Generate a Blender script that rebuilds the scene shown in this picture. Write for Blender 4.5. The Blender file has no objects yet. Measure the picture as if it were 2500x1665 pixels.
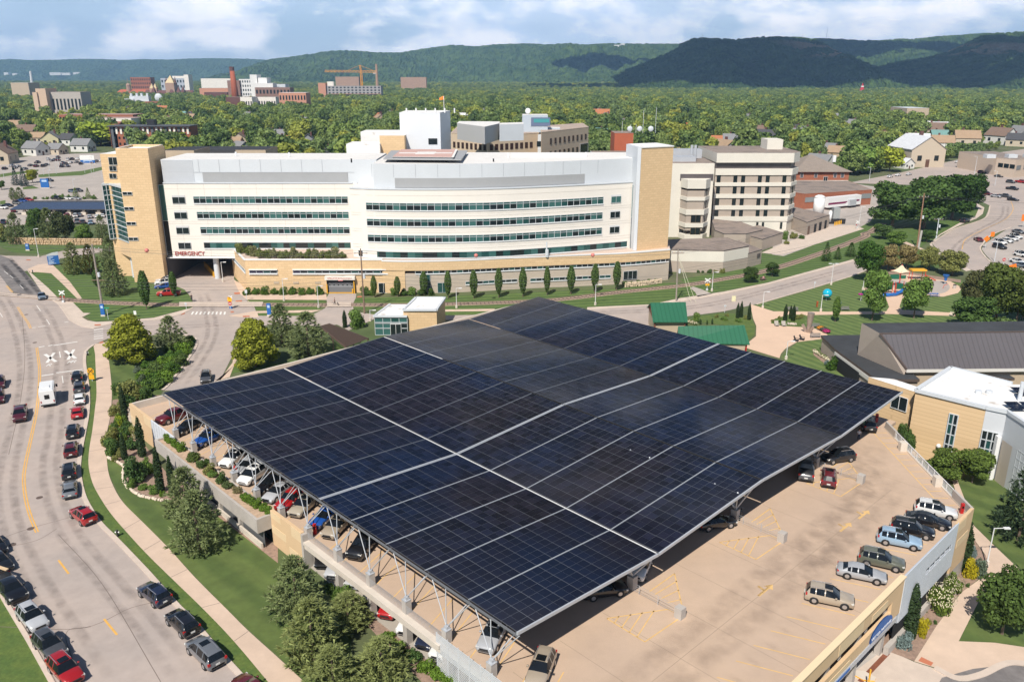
import bpy,bmesh,math,random
from mathutils import Vector,Matrix
SC = bpy.context.scene
# ------------------------------------------------------------------ camera, sky, sun, exposure
HH = 53.0;FPX = 1988.0;PIT = math.atan(647.6/1988)
cam = bpy.data.objects.new('camera',bpy.data.cameras.new('camera'))
SC.collection.objects.link(cam);SC.camera = cam
cam.location = (0,0,HH);cam.rotation_euler = (math.pi/2-PIT,0,0)
cam.data.sensor_width = 36;cam.data.lens = FPX/2500*36
cam.data.clip_start = 1;cam.data.clip_end = 40000
SUN_AZ,SUN_EL = 20.5,49.5
def build_world():
 w = bpy.data.worlds.new("World");SC.world = w;w.use_nodes = True
 nt = w.node_tree;nt.nodes.clear();N = nt.nodes.new;L = nt.links.new
 out = N('ShaderNodeOutputWorld');bg = N('ShaderNodeBackground');bg.inputs[1].default_value = 0.075
 sky = N('ShaderNodeTexSky');sky.sky_type = 'NISHITA';sky.sun_disc = False
 sky.sun_elevation = math.radians(SUN_EL);sky.sun_rotation = math.radians(180+SUN_AZ)
 sky.air_density = 1.1;sky.dust_density = 0.4;sky.ozone_density = 2.5
 tc = N('ShaderNodeTexCoord');sep = N('ShaderNodeSeparateXYZ');L(tc.outputs['Generated'],sep.inputs[0])
 def mth(op,a,b):
  m = N('ShaderNodeMath');m.operation = op
  for i,q in enumerate((a,b)):
   if isinstance(q,(int,float)): m.inputs[i].default_value = q
   else: L(q,m.inputs[i])
  return m.outputs[0]
 cb = N('ShaderNodeCombineXYZ');L(sep.outputs[0],cb.inputs[0]);L(sep.outputs[1],cb.inputs[1]);L(mth('MULTIPLY',sep.outputs[2],2.1),cb.inputs[2])
 def noise(sc,det,r):
  n = N('ShaderNodeTexNoise');n.inputs['Scale'].default_value = sc;n.inputs['Detail'].default_value = det;n.inputs['Roughness'].default_value = r
  L(cb.outputs[0],n.inputs['Vector']);return n.outputs[0]
 def ramp(f,a,b):
  r = N('ShaderNodeMapRange');r.inputs[1].default_value = a;r.inputs[2].default_value = b;L(f,r.inputs[0]);return r.outputs[0]
 def mix(f,a,b):
  m = N('ShaderNodeMix');m.data_type = 'RGBA'
  if isinstance(f,float): m.inputs[0].default_value = f
  else: L(f,m.inputs[0])
  for i,q in ((6,a),(7,b)):
   if isinstance(q,tuple): m.inputs[i].default_value = q
   else: L(q,m.inputs[i])
  return m.outputs[2]
 low = mix(0.6,sky.outputs[0],(9.5,12.6,17.0,1));high = mix(0.5,sky.outputs[0],(.35,.8,1.9,1))
 base = mix(ramp(sep.outputs[2],.06,.24),low,high);vm = mth('SUBTRACT',1.0,ramp(sep.outputs[2],.07,.25))
 veil = mix(mth('MULTIPLY',ramp(noise(5,5,.5),.38,.66),vm),base,(11.8,13.8,17.0,1))
 puff = mix(mth('MULTIPLY',ramp(noise(10,10,.60),.46,.62),mth('MULTIPLY',vm,ramp(sep.outputs[2],.0,.035))),veil,(19.5,19.0,19.2,1))
 grey = mix(mth('MULTIPLY',ramp(noise(8,5,.55),.52,.75),mth('MULTIPLY',vm,0.3)),puff,(9.0,10.6,13.0,1))
 L(grey,bg.inputs[0]);L(bg.outputs[0],out.inputs[0])
build_world()
sl = bpy.data.lights.new('sun','SUN');sl.energy = 5.0;sl.angle = math.radians(0.5);sl.color = (1.0,0.94,0.85)
so = bpy.data.objects.new('sun',sl);SC.collection.objects.link(so)
sa,se = math.radians(SUN_AZ),math.radians(SUN_EL)
SUNV = Vector((-math.sin(sa)*math.cos(se),-math.cos(sa)*math.cos(se),math.sin(se)))
so.rotation_euler = SUNV.to_track_quat('Z','Y').to_euler();so.location = (-60,-160,300)
vs = SC.view_settings;vs.view_transform = 'Standard';vs.look = 'None';vs.exposure = 0.2;vs.gamma = 1
SC.cycles.max_bounces = 5;SC.cycles.diffuse_bounces = 2;SC.cycles.glossy_bounces = 3;SC.cycles.transmission_bounces = 2
SC.cycles.volume_bounces = 0;SC.cycles.transparent_max_bounces = 16
# ------------------------------------------------------------------ layout helpers (survey of the photograph)
_c,_s = math.cos(PIT),math.sin(PIT)
def ray(u,v):
 a = (u-1250.)/FPX;b = (832.5-v)/FPX
 return (a,_c+b*_s,-_s+b*_c)
def sm(x): x = max(0,min(1,x));return x*x*(3-2*x)
OX,OY = 0.4,56.8;AX,AY = -.691,.7229;BX,BY = .7229,.691
def P2(s,t): return (OX+s*AX+t*BX,OY+s*AY+t*BY)
def ST(x,y): return ((x-OX)*AX+(y-OY)*AY,(x-OX)*BX+(y-OY)*BY)
def hz(x,y):
 if y > 134 or x < -2: return 0.0
 s,t = ST(x,y)
 return -3.9*max(sm((-s-2)/10),sm((x-46)/8))*sm((133-y)/14)
def g(u,v,z=None):
 d = ray(u,v);zz = 0.0 if z is None else z
 for _ in range(12 if z is None else 1):
  t = (zz-HH)/d[2];x,y = d[0]*t,d[1]*t
  if z is None: zz = hz(x,y)
 return Vector((x,y,zz))
def at(u,v,Y):
 d = ray(u,v);t = Y/d[1];return Vector((d[0]*t,Y,HH+d[2]*t))
def _map(ox,oy,k): return lambda x,y: (ox+x/k,oy+y/k)
R1 = _map(0,0,2.8);R2 = _map(830,0,2.8);R3 = _map(1660,0,2.8)
M1 = _map(0,550,2.8);M2 = _map(830,550,2.8);M3 = _map(1660,550,2.8)
B1 = _map(0,1105,2.8);B2 = _map(830,1105,2.8);B3 = _map(1660,1105,2.8)
E1 = _map(230,340,4.126);E2 = _map(560,560,5.352);E3 = _map(1380,340,3.925);E4 = _map(1900,380,3.925)
Z1 = _map(0,370,4.48);Z2 = _map(1850,640,4.618);Z3 = _map(2100,940,5.2275);Z4 = _map(0,170,5.607);Z5 = _map(240,150,4.529)
WZ = _map(1900,1200,3.92);CZ = _map(640,1200,3.92);DZ = _map(380,960,5.6)
def GP(f,pts,z=None): return [g(*f(*p),z) for p in pts]
def zat(base,v):
 d = ray(base[0],base[1]);p = g(*base);lo,hi = p.z,p.z+150
 for _ in range(40):
  m = (lo+hi)/2;fw = p.y*_c-(m-HH)*_s;up = p.y*_s+(m-HH)*_c
  if 832.5-FPX*up/fw > v: lo = m
  else: hi = m
 return lo-p.z
# ------------------------------------------------------------------ object helpers
def link(o): SC.collection.objects.link(o);return o
def tag(o,label=None,cat=None,group=None,kind=None):
 if label: o['label'] = label
 if cat: o['category'] = cat
 if group: o['group'] = group
 if kind: o['kind'] = kind
 return o
def thing(name,label,cat,loc=(0,0,0),group=None,rz=0):
 o = link(bpy.data.objects.new(name,None));o.location = loc;o.rotation_euler = (0,0,rz);o.empty_display_size = .5
 return tag(o,label,cat,group)
def wl(o):
 v = Vector((0,0,0))
 while o: v += o.location;o = o.parent
 return v
class MB:
 def __init__(s): s.v = [];s.f = [];s.m = []
 def face(s,pts,m=0):
  i = len(s.v);s.v += [tuple(p) for p in pts];s.f.append(tuple(range(i,i+len(pts))));s.m.append(m);return s
 def prism(s,poly,z0,z1,m=0,mt=None,bottom=False):
  n = len(poly);i = len(s.v);mt = m if mt is None else mt
  ar = sum(poly[k][0]*poly[(k+1) % n][1]-poly[(k+1) % n][0]*poly[k][1] for k in range(n))
  if ar < 0: poly = poly[::-1]
  Z0 = z0 if callable(z0) else (lambda p: z0);Z1_ = z1 if callable(z1) else (lambda p: z1)
  s.v += [(p[0],p[1],Z0(p)) for p in poly]+[(p[0],p[1],Z1_(p)) for p in poly]
  for k in range(n):
   j = (k+1) % n;s.f.append((i+k,i+j,i+n+j,i+n+k));s.m.append(m)
  s.f.append(tuple(range(i+n,i+2*n)));s.m.append(mt)
  if bottom: s.f.append(tuple(range(i+n-1,i-1,-1)));s.m.append(m)
  return s
 def box(s,c,d,r=0,m=0):
  x,y,z = c;a,b,h = d[0]/2,d[1]/2,d[2];co,si = math.cos(r),math.sin(r)
  return s.prism([(x+p*co-q*si,y+p*si+q*co) for p,q in ((-a,-b),(a,-b),(a,b),(-a,b))],z,z+h,m,m,True)
 def tube(s,p,q,r,n=6,m=0,r2=None,caps=True):
  p,q = Vector(p),Vector(q);d = q-p;r2 = r if r2 is None else r2
  if d.length < 1e-6: return s
  k = d.to_track_quat('Z','Y');i = len(s.v)
  for c,rr in ((p,r),(q,r2)):
   for a in range(n):
    t = 2*math.pi*(a+.5)/n;s.v.append(tuple(c+k @ Vector((rr*math.cos(t),rr*math.sin(t),0))))
  for a in range(n):
   b = (a+1) % n;s.f.append((i+a,i+b,i+n+b,i+n+a));s.m.append(m)
  if caps:
   s.f.append(tuple(range(i+n,i+2*n)));s.m.append(m);s.f.append(tuple(range(i+n-1,i-1,-1)));s.m.append(m)
  return s
 def bar(s,p,q,w,h,m=0):
  p,q = Vector(p),Vector(q);d = (q-p).normalized();x = d.cross(Vector((0,0,1)))
  x = Vector((1,0,0)) if x.length < 1e-4 else x.normalized();y = x.cross(d)
  i = len(s.v)
  for c in (p,q):
   for a,b in ((-1,-1),(1,-1),(1,1),(-1,1)): s.v.append(tuple(c+x*(a*w/2)+y*(b*h/2)))
  for f in ((0,1,5,4),(1,2,6,5),(2,3,7,6),(3,0,4,7),(4,5,6,7),(3,2,1,0)): s.f.append(tuple(i+k for k in f));s.m.append(m)
  return s
 def ell(s,c,r,n=10,k=6,m=0,zmin=-1):
  i = len(s.v);rx,ry,rz = (r,r,r) if isinstance(r,(int,float)) else r
  for a in range(k+1):
   t = -math.pi/2+math.pi*a/k;z = max(zmin,math.sin(t));w = math.cos(t)
   for b in range(n): p = 2*math.pi*b/n;s.v.append((c[0]+rx*w*math.cos(p),c[1]+ry*w*math.sin(p),c[2]+rz*z))
  for a in range(k):
   for b in range(n): d = (b+1) % n;s.f.append((i+a*n+b,i+a*n+d,i+(a+1)*n+d,i+(a+1)*n+b));s.m.append(m)
  return s
 def build(s,name,mats,parent=None,smooth=False,org=None,raw=False):
  if not isinstance(mats,(list,tuple)): mats = [mats]
  o = Vector((0,0,0)) if raw else (wl(parent) if parent else Vector(org or (0,0,0)))
  me = bpy.data.meshes.new(name);me.from_pydata([(a-o.x,b-o.y,c-o.z) for a,b,c in s.v],[],s.f)
  for m in mats: me.materials.append(m)
  me.polygons.foreach_set('material_index',s.m)
  if smooth: me.polygons.foreach_set('use_smooth',[True]*len(s.f))
  me.update();ob = link(bpy.data.objects.new(name,me))
  if parent: ob.parent = parent
  elif not raw: ob.location = o
  return ob
def dup(root,loc,rz=0,label=None,group=None,col=None,sc=None,paint=('body',)):
 r = root.copy();link(r);r.location = loc;r.rotation_euler = (0,0,rz)
 if label: r['label'] = label
 if group: r['group'] = group
 if sc: r.scale = sc if isinstance(sc,(tuple,list)) else (sc,sc,sc)
 if col and r.type == 'MESH': r.color = (*col,1)
 def rec(src,par):
  for ch in src.children:
   c = ch.copy();link(c);c.parent = par
   if col: c.color = (*col,1)
   rec(ch,c)
 rec(root,r);return r
# ------------------------------------------------------------------ materials
def lin(c): return tuple(((v/255+.055)/1.055)**2.4 if v > 10 else v/255/12.92 for v in c)
MT = {}
def mat(name,col,rough=.8,var=.0,vs=.3,col2=None,metal=0,spec=.5,stripes=None,bricks=None,objcol=False,island=0,coat=0,bump=0,spots=None,emit=None,alpha=None,trans=0,sss=0):
 if name in MT: return MT[name]
 m = bpy.data.materials.new(name);m.use_nodes = True;nt = m.node_tree;N = nt.nodes.new;L = nt.links.new
 b = nt.nodes['Principled BSDF'];b.inputs['Roughness'].default_value = rough;b.inputs['Metallic'].default_value = metal
 b.inputs['Specular IOR Level'].default_value = spec
 if coat: b.inputs['Coat Weight'].default_value = coat;b.inputs['Coat Roughness'].default_value = .04
 geo = N('ShaderNodeNewGeometry');pos = geo.outputs['Position']
 def mixc(f,a,c,mode='MIX'):
  k = N('ShaderNodeMix');k.data_type = 'RGBA';k.blend_type = mode
  if isinstance(f,(int,float)): k.inputs[0].default_value = f
  else: L(f,k.inputs[0])
  for i,q in ((6,a),(7,c)):
   if isinstance(q,tuple): k.inputs[i].default_value = (*q[:3],1)
   else: L(q,k.inputs[i])
  return k.outputs[2]
 def noi(sc,det=4,ro=.55,vec=None):
  n = N('ShaderNodeTexNoise');n.inputs['Scale'].default_value = sc;n.inputs['Detail'].default_value = det;n.inputs['Roughness'].default_value = ro
  L(vec or pos,n.inputs['Vector']);return n.outputs[0]
 def rng(f,a,c,d=0,e=1):
  r = N('ShaderNodeMapRange');L(f,r.inputs[0])
  for i,q in enumerate((a,c,d,e)): r.inputs[i+1].default_value = q
  return r.outputs[0]
 c = tuple(col)
 if objcol: oi = N('ShaderNodeObjectInfo');c = oi.outputs['Color']
 if col2: c = mixc(rng(noi(vs),.38,.62),c,tuple(col2))
 if stripes:
  ang,per,c3 = stripes[:3];vr = N('ShaderNodeVectorRotate');vr.rotation_type = 'Z_AXIS';vr.inputs['Angle'].default_value = -ang;L(pos,vr.inputs['Vector'])
  w = N('ShaderNodeTexWave');w.inputs['Scale'].default_value = 2*math.pi/per/20;w.inputs['Distortion'].default_value = stripes[3] if len(stripes) > 3 else 1.2;w.inputs['Detail Scale'].default_value = .3
  L(vr.outputs[0],w.inputs['Vector']);e = stripes[4] if len(stripes) > 4 else (.35,.65)
  c = mixc(rng(w.outputs['Fac'],e[0],e[1]),c,tuple(c3))
 if bricks:
  sp = N('ShaderNodeSeparateXYZ');L(pos,sp.inputs[0]);ad = N('ShaderNodeMath');ad.operation = 'ADD';L(sp.outputs[0],ad.inputs[0])
  ml = N('ShaderNodeMath');ml.operation = 'MULTIPLY';ml.inputs[1].default_value = 1.0;L(sp.outputs[1],ml.inputs[0]);L(ml.outputs[0],ad.inputs[1])
  cb = N('ShaderNodeCombineXYZ');L(ad.outputs[0],cb.inputs[0]);L(sp.outputs[2],cb.inputs[1])
  br = N('ShaderNodeTexBrick');br.inputs['Scale'].default_value = 1;br.inputs['Brick Width'].default_value = bricks[0];br.inputs['Row Height'].default_value = bricks[1]
  br.inputs['Mortar Size'].default_value = .03*bricks[1]/.4;br.inputs['Color1'].default_value = (*col,1);br.inputs['Color2'].default_value = (*bricks[3],1);br.inputs['Mortar'].default_value = (*bricks[2],1)
  L(cb.outputs[0],br.inputs['Vector']);c = br.outputs['Color']
 if var:
  k = rng(noi(vs if not col2 else vs*4.7,6,.65),.25,.75,1-var,1+var);mm = N('ShaderNodeMix');mm.data_type = 'RGBA';mm.blend_type = 'MULTIPLY';mm.inputs[0].default_value = 1
  cc = N('ShaderNodeCombineColor');[L(k,cc.inputs[i]) for i in range(3)]
  c = mixc(1.0,c,cc.outputs[0],'MULTIPLY')
 if island:
  k = rng(geo.outputs['Random Per Island'],0,1,1-island,1+island);cc = N('ShaderNodeCombineColor');[L(k,cc.inputs[i]) for i in range(3)]
  c = mixc(1.0,c,cc.outputs[0],'MULTIPLY')
 if spots: c = mixc(rng(noi(spots[0],2,.5),spots[2],spots[3]),c,tuple(spots[1]))
 if isinstance(c,tuple): b.inputs['Base Color'].default_value = (*c[:3],1)
 else: L(c,b.inputs['Base Color'])
 if bump:
  bp = N('ShaderNodeBump');bp.inputs['Strength'].default_value = bump;bp.inputs['Distance'].default_value = .1;L(noi(3,5),bp.inputs['Height']);L(bp.outputs[0],b.inputs['Normal'])
 if sss:
  tr = N('ShaderNodeBsdfTranslucent');mx = N('ShaderNodeMixShader');mx.inputs[0].default_value = sss;L(b.inputs['Base Color'].links[0].from_socket,tr.inputs[0]);L(b.outputs[0],mx.inputs[1]);L(tr.outputs[0],mx.inputs[2]);L(mx.outputs[0],nt.nodes['Material Output'].inputs[0])
 if emit: b.inputs['Emission Color'].default_value = (*emit[:3],1);b.inputs['Emission Strength'].default_value = emit[3]
 if trans: b.inputs['Transmission Weight'].default_value = trans
 MT[name] = m;return m
ROAD = mat('road_concrete',(.44,.365,.32),.9,.09,.12,col2=(.395,.335,.30))
ASPH = mat('asphalt',(.17,.155,.15),.95,.25,.2,col2=(.22,.20,.19))
WALK = mat('walk_concrete',(.60,.455,.35),.9,.12,.35)
PLAZA = mat('plaza_concrete',(.66,.47,.34),.9,.07,.2)
CURB = mat('curb_concrete',(.58,.48,.40),.9,.12,.5)
LOT = mat('lot_paving',(.42,.37,.33),.95,.15,.1)
DECK = mat('deck_concrete',(.54,.395,.285),.85,.07,.09,col2=(.50,.37,.275))
CONC = mat('concrete',(.45,.41,.37),.9,.13,.6)
CONCL = mat('pale_concrete',(.62,.55,.47),.9,.10,.5)
YEL = mat('yellow_paint',(.72,.40,.09),.8,.15,1.5)
DYEL = mat('deck_yellow_paint',(.68,.44,.18),.8,.15,1.2)
WHT = mat('white_road_paint',(.74,.72,.68),.8,.15,1.5)
GRASS = mat('lawn_grass',(.095,.150,.030),.95,.22,.35,col2=(.072,.125,.025))
GRASSW = mat('meadow_grass',(.105,.150,.030),.95,.3,.6,col2=(.075,.125,.026))
STRIPE = mat('mown_lawn',(.100,.155,.036),.95,.2,.5,stripes=(math.radians(100),2.6,(.062,.112,.024),1.5))
STRIPE2 = mat('mown_park_lawn',(.125,.175,.048),.95,.2,.5,stripes=(math.radians(28),2.2,(.085,.135,.034),1.2))
DARKLAWN = mat('dark_lawn',(.100,.140,.034),.95,.25,.5,stripes=(math.radians(46),4.0,(.074,.112,.026),3.5,(.2,.8)))  # deeper green turf with broad mowing stripes
MULCH = mat('bark_mulch',(.30,.205,.155),.98,.35,2.5)
TOWN = mat('town_ground',(.075,.115,.035),.98,.3,.02,col2=(.12,.125,.06))
BALLAST = mat('track_ballast',(.40,.29,.22),.95,.3,2.0)
RAIL = mat('rail_steel',(.16,.12,.10),.6,.2,1,metal=.3)
STEEL = mat('galvanised_steel',(.50,.52,.55),.45,.06,.7,metal=.25)
WHITEM = mat('white_metal',(.78,.78,.78),.5)
BLACKM = mat('black_metal',(.02,.02,.022),.5)
DARK = mat('dark_void',(.012,.012,.014),.9)  # near-black in place of the shade inside openings; also colours the helipad posts
GLASS = mat('dark_glass',(.015,.022,.024),.08,spec=.5)
TEAL = mat('teal_glass',(.05,.135,.125),.12,spec=.5)
TEALD = mat('deep_teal_glass',(.022,.075,.070),.10,spec=.5)
CREAM = mat('cream_panel',(.80,.75,.68),.85,.04,.15)
TANB = mat('tan_block',(.66,.465,.265),.9,bricks=(1.5,.62,(.59,.415,.235),(.72,.515,.30)))
TANP = mat('tan_precast',(.66,.465,.275),.9,.05,.4)
TANPL = mat('light_tan_precast',(.72,.545,.335),.9,.05,.4)
BUFF = mat('buff_wall',(.50,.40,.29),.9,.06,.3)
GREYM = mat('grey_panel',(.60,.63,.66),.55,.04,.2)
LOUV = mat('grey_louvre',(.36,.365,.37),.6,stripes=None,var=.05)
WROOF = mat('white_roof',(.80,.79,.77),.85,.08,.15,spots=(.45,(.52,.47,.42),.60,.72))
ROOFG = mat('gravel_roof',(.27,.215,.18),.95,.2,.8,spots=(.2,(.19,.155,.135),.52,.64))
BRICK = mat('red_brick',(.35,.125,.070),.9,.12,.9)
BRICKD = mat('dark_brick',(.14,.065,.055),.9,.10,.5)
BLKROOF = mat('dark_flat_roof',(.035,.037,.042),.85,.3,.25)
BLUE = mat('blue_sign',(.02,.13,.42),.5)
RED = mat('red_paint',(.50,.02,.02),.45)
ORNG = mat('orange_paint',(.85,.22,.02),.6)
BROWN = mat('rust_grate',(.22,.075,.040),.9,.25,3)
# ------------------------------------------------------------------ ground
GX = sorted(set([-9400,-8000,-6000,-4000,-2500,-1500,-1000,-700,-500,-400,-300,-200,-150,-100,-50,-2,200,300,400,500,700,1000,1500,2500,4000,6000,9400]+list(range(0,151,2))))
GY = sorted(set([-480,-200,0,160,180,200,250,300,400,500,600,800,1000,1300,1600,2000,3000,4000,6000,9000,11300]+list(range(20,141,2))))
def ground():
 me = bpy.data.meshes.new('ground');n = len(GX)
 me.from_pydata([(x,y,hz(x,y)) for y in GY for x in GX],[],[(j*n+i,j*n+i+1,j*n+n+i+1,j*n+n+i) for j in range(len(GY)-1) for i in range(n-1)])
 me.materials.append(TOWN);tag(link(bpy.data.objects.new('ground',me)),kind='structure')
ground()
def drape(bm,dz):
 xs = [v.co.x for v in bm.verts];ys = [v.co.y for v in bm.verts]
 if max(xs) > 0 and min(ys) < 134:
  for ax,lo,hi in ((0,min(xs),max(xs)),(1,min(ys),max(ys))):
   k = math.ceil(lo/2)*2
   while k < hi:
    if (ax == 0 and k >= 0) or (ax == 1 and k <= 136):
     co = [0,0,0];no = [0,0,0];co[ax] = k;no[ax] = 1
     bmesh.ops.bisect_plane(bm,geom=bm.verts[:]+bm.edges[:]+bm.faces[:],plane_co=co,plane_no=no)
    k += 2
 for v in bm.verts: v.co.z = hz(v.co.x,v.co.y)+dz+(.02 if hz(v.co.x,v.co.y) < -.01 else 0)
def patch(name,pts,m,dz=.02,kind='structure'):
 bm = bmesh.new();f = bm.faces.new([bm.verts.new((p[0],p[1],0)) for p in pts])
 f.normal_update()
 if f.normal.z < 0: f.normal_flip()
 bmesh.ops.triangulate(bm,faces=[f]);drape(bm,dz)
 me = bpy.data.meshes.new(name);bm.to_mesh(me);bm.free();me.materials.append(m)
 return tag(link(bpy.data.objects.new(name,me)),kind=kind)
def cuts(pts,step):
 out = []
 for a,b in zip(pts,pts[1:]):
  a,b = Vector(a),Vector(b);n = max(1,int((b-a).length/step))
  out += [a.lerp(b,i/n) for i in range(n)]
 return out+[Vector(pts[-1])]
def smooth_line(pts,n=6):
 P = [Vector(p) for p in pts];P = [P[0]*2-P[1]]+P+[P[-1]*2-P[-2]];out = []
 for i in range(1,len(P)-2):
  for k in range(n):
   t = k/n;a,b,c,d = P[i-1:i+3]
   out.append(.5*((2*b)+(c-a)*t+(2*a-5*b+4*c-d)*t*t+(3*b-a-3*c+d)*t**3))
 return out+[P[-2]]
def ribbon(mb,pts,w,z0,h=0,m=0,dash=None,off=0):
 P = [Vector((p[0],p[1],0)) for p in pts];D = 0;on = True
 N = []
 for i in range(len(P)):
  d = (P[min(i+1,len(P)-1)]-P[max(i-1,0)]).normalized();N.append(Vector((d.y,-d.x,0)))
 for i in range(len(P)-1):
  if dash and (D % (dash[0]+dash[1])) > dash[0]: D += (P[i+1]-P[i]).length;continue
  D += (P[i+1]-P[i]).length
  a,b = P[i]+N[i]*(off-w/2),P[i+1]+N[i+1]*(off-w/2);c,d = P[i+1]+N[i+1]*(off+w/2),P[i]+N[i]*(off+w/2)
  q = [Vector((p.x,p.y,hz(p.x,p.y)+z0+h)) for p in (a,b,c,d)]
  mb.face([q[3],q[2],q[1],q[0]],m)
  if h:
   for e,f in ((0,1),(2,3)): mb.face([q[e],q[f],q[f]-Vector((0,0,h+.1)),q[e]-Vector((0,0,h+.1))],m)
# --- lawns
patch('lawn',GP(M1,[(190,320),(260,276),(420,280),(660,200),(860,330),(1000,400),(1260,430),(1315,520),(1315,565),(1200,590),(1050,632),(800,650),(640,660),(580,620),(500,535),(400,545)]),STRIPE)
patch('lawn',GP(M2,[(108,498),(700,485),(1100,468),(1500,450),(1900,435),(2200,395),(2352,395)])+GP(M3,[(0,370),(300,320),(560,262),(560,195),(800,130),(1000,80),(1250,25),(1330,45),(1300,130),(1185,232),(900,310),(600,392),(300,452),(0,497)])+GP(M2,[(2130,542),(1690,562),(1060,570),(700,578),(100,578),(88,545)]),STRIPE)
patch('lawn',GP(M2,[(700,592),(1050,588),(980,612),(700,615)]),GRASS)
patch('lawn',GP(M2,[(160,602),(240,600),(240,618),(170,612)]),GRASS)
patch('lawn',GP(M1,[(1682,512),(2210,512),(2235,525),(2200,545),(2190,575),(1745,585),(1738,550)]),GRASS)
patch('lawn',GP(M1,[(1760,600),(2130,598),(2060,620),(1770,630)]),GRASS)
patch('park_lawn',GP(M3,[(515,547),(900,440),(1160,355),(1300,320),(1930,380),(1960,450),(1900,620),(1860,690),(1330,800),(960,800),(1090,960),(1190,1060),(760,960),(690,900),(800,800),(650,700),(600,640)]),STRIPE2)
patch('verge',GP(B1,[(1690,1568),(1500,1365),(1300,1130),(1215,1050),(1000,810),(800,600),(690,490),(620,390),(575,300),(550,200),(540,100),(545,0)])+GP(M1,[(580,1400),(598,1300),(605,1200),(600,1100),(585,1000),(578,920),(590,860),(640,822),(660,860),(700,1000),(700,1200),(680,1450)])+GP(B1,[(660,50),(700,250),(900,500),(1300,900),(1700,1300),(1960,1568),(1900,1640),(1740,1620)]),GRASSW)
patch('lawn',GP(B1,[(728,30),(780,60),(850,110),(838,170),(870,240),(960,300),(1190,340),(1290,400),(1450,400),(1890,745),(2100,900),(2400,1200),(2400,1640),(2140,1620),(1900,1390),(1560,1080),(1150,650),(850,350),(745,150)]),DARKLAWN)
patch('lawn',GP(B1,[(0,960),(20,990),(200,1290),(355,1580),(380,1640),(-40,1640),(-40,900)]),GRASSW)
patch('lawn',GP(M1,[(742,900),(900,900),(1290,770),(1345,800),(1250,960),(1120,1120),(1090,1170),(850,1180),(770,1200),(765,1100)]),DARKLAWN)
patch('lawn',GP(M1,[(1600,960),(1640,900),(1900,940),(2150,900),(2300,800),(2352,830),(2352,900),(1600,1010),(1570,1035)]),GRASS)
patch('garden_bed',GP(M1,[(770,1195),(850,1180),(1100,1160),(1090,1200),(930,1225),(915,1400),(1040,1568)])+GP(B1,[(1190,200),(1310,175),(1900,640),(1900,755),(1450,405),(1290,405),(1190,340),(960,300),(870,240),(838,170),(850,110),(780,60),(728,30)])+GP(M1,[(730,1480),(757,1300)]),MULCH,.03)
patch('garden_bed',GP(B2,[(0,650),(240,880),(440,1130),(700,1420),(800,1568),(560,1568),(300,1300),(0,980)]),MULCH,.03)
# --- roads
rd = GP(B1,[(395,1640),(355,1580),(200,1290),(20,990),(-60,860)])+GP(M1,[(-200,1500),(-400,900),(-300,465),(-200,330),(0,340),(90,465),(250,480),(330,490),(400,540),(440,590),(475,645),(560,690),(640,704),(800,664),(1100,642),(1230,612),(1318,570),(1315,500),(1260,440),(1160,400),(1130,370),(1140,230),(1600,230),(1600,370),(1650,420),(1640,460),(1690,520),(1740,560),(1760,620),(2120,622),(2220,570),(2240,545),(2230,500),(2250,468),(2352,468)])+GP(M2,[(0,468),(112,468),(108,498),(85,545),(100,590),(240,612),(240,640),(60,720),(-20,680)])+GP(M1,[(2200,690),(1900,680),(1650,700),(1600,760),(1585,900),(1540,990),(1500,1070),(1500,1130),(1110,1130),(1150,1095),(1250,965),(1330,840),(1345,800),(1325,770),(1285,750),(1200,740),(740,775),(700,792),(640,818),(590,860),(578,920),(585,1000),(600,1100),(605,1200),(598,1300),(580,1400)])+GP(B1,[(545,0),(540,100),(550,200),(575,300),(620,390),(690,490),(800,600),(1000,810),(1215,1050),(1300,1130),(1500,1365),(1690,1568),(1780,1680)])
patch('road',rd,ROAD,.035)
patch('road',GP(M2,[(1690,578),(2130,546)])+GP(M3,[(0,522),(600,405),(1190,247),(1400,190),(1400,260),(1160,352),(900,430),(520,540),(300,590),(60,622),(0,640)])+GP(M2,[(2300,700),(1200,640),(700,650),(700,618),(1000,612)]),ROAD,.035)
patch('asphalt_road',GP(M1,[(0,205),(60,228),(150,300),(330,492),(250,483),(95,462),(0,345),(-300,300),(-300,190)]),ASPH,.045)
patch('driveway',GP(Z1,[(-100,1120),(60,1142),(440,1148),(700,1085),(900,1062),(1120,1062),(1120,1100),(660,1172),(560,1252),(400,1282),(270,1312),(170,1240),(-100,1150)]),ROAD,.033)
patch('yard',GP(E4,[(-60,950),(50,965),(790,692),(880,640),(960,480),(930,300),(660,262),(100,320),(100,520),(-40,760)]),LOT,.03)
patch('ramp_drive',GP(M3,[(555,190),(700,205),(1260,25),(1180,0),(1010,10),(700,130)]),CURB,.045)
patch('east_road',GP(E4,[(660,265),(1150,170),(1900,0),(2355,-60),(2800,-60),(2800,640),(2230,690),(2040,765),(1960,850),(1930,900),(1990,980),(2100,1075),(2240,1180),(2355,1260),(2800,1500),(2600,1500),(2240,1270),(2060,1150),(1830,1090),(1700,1000),(1530,905),(1475,845),(1560,782),(1700,702),(1980,602),(2030,482),(1900,420),(1880,300)]),ROAD,.03)
patch('parking_lot',GP(E4,[(1965,856),(2200,700),(2355,650),(2800,600),(2800,1300),(2360,1240),(2200,1140),(2060,1030),(1985,950),(1950,900)]),LOT,.045)
patch('parking_lot',GP(Z1,[(-300,830),(-300,150),(420,40),(1300,10),(1600,150),(1600,740),(1150,800),(600,760),(60,830)]),LOT,.03)
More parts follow.
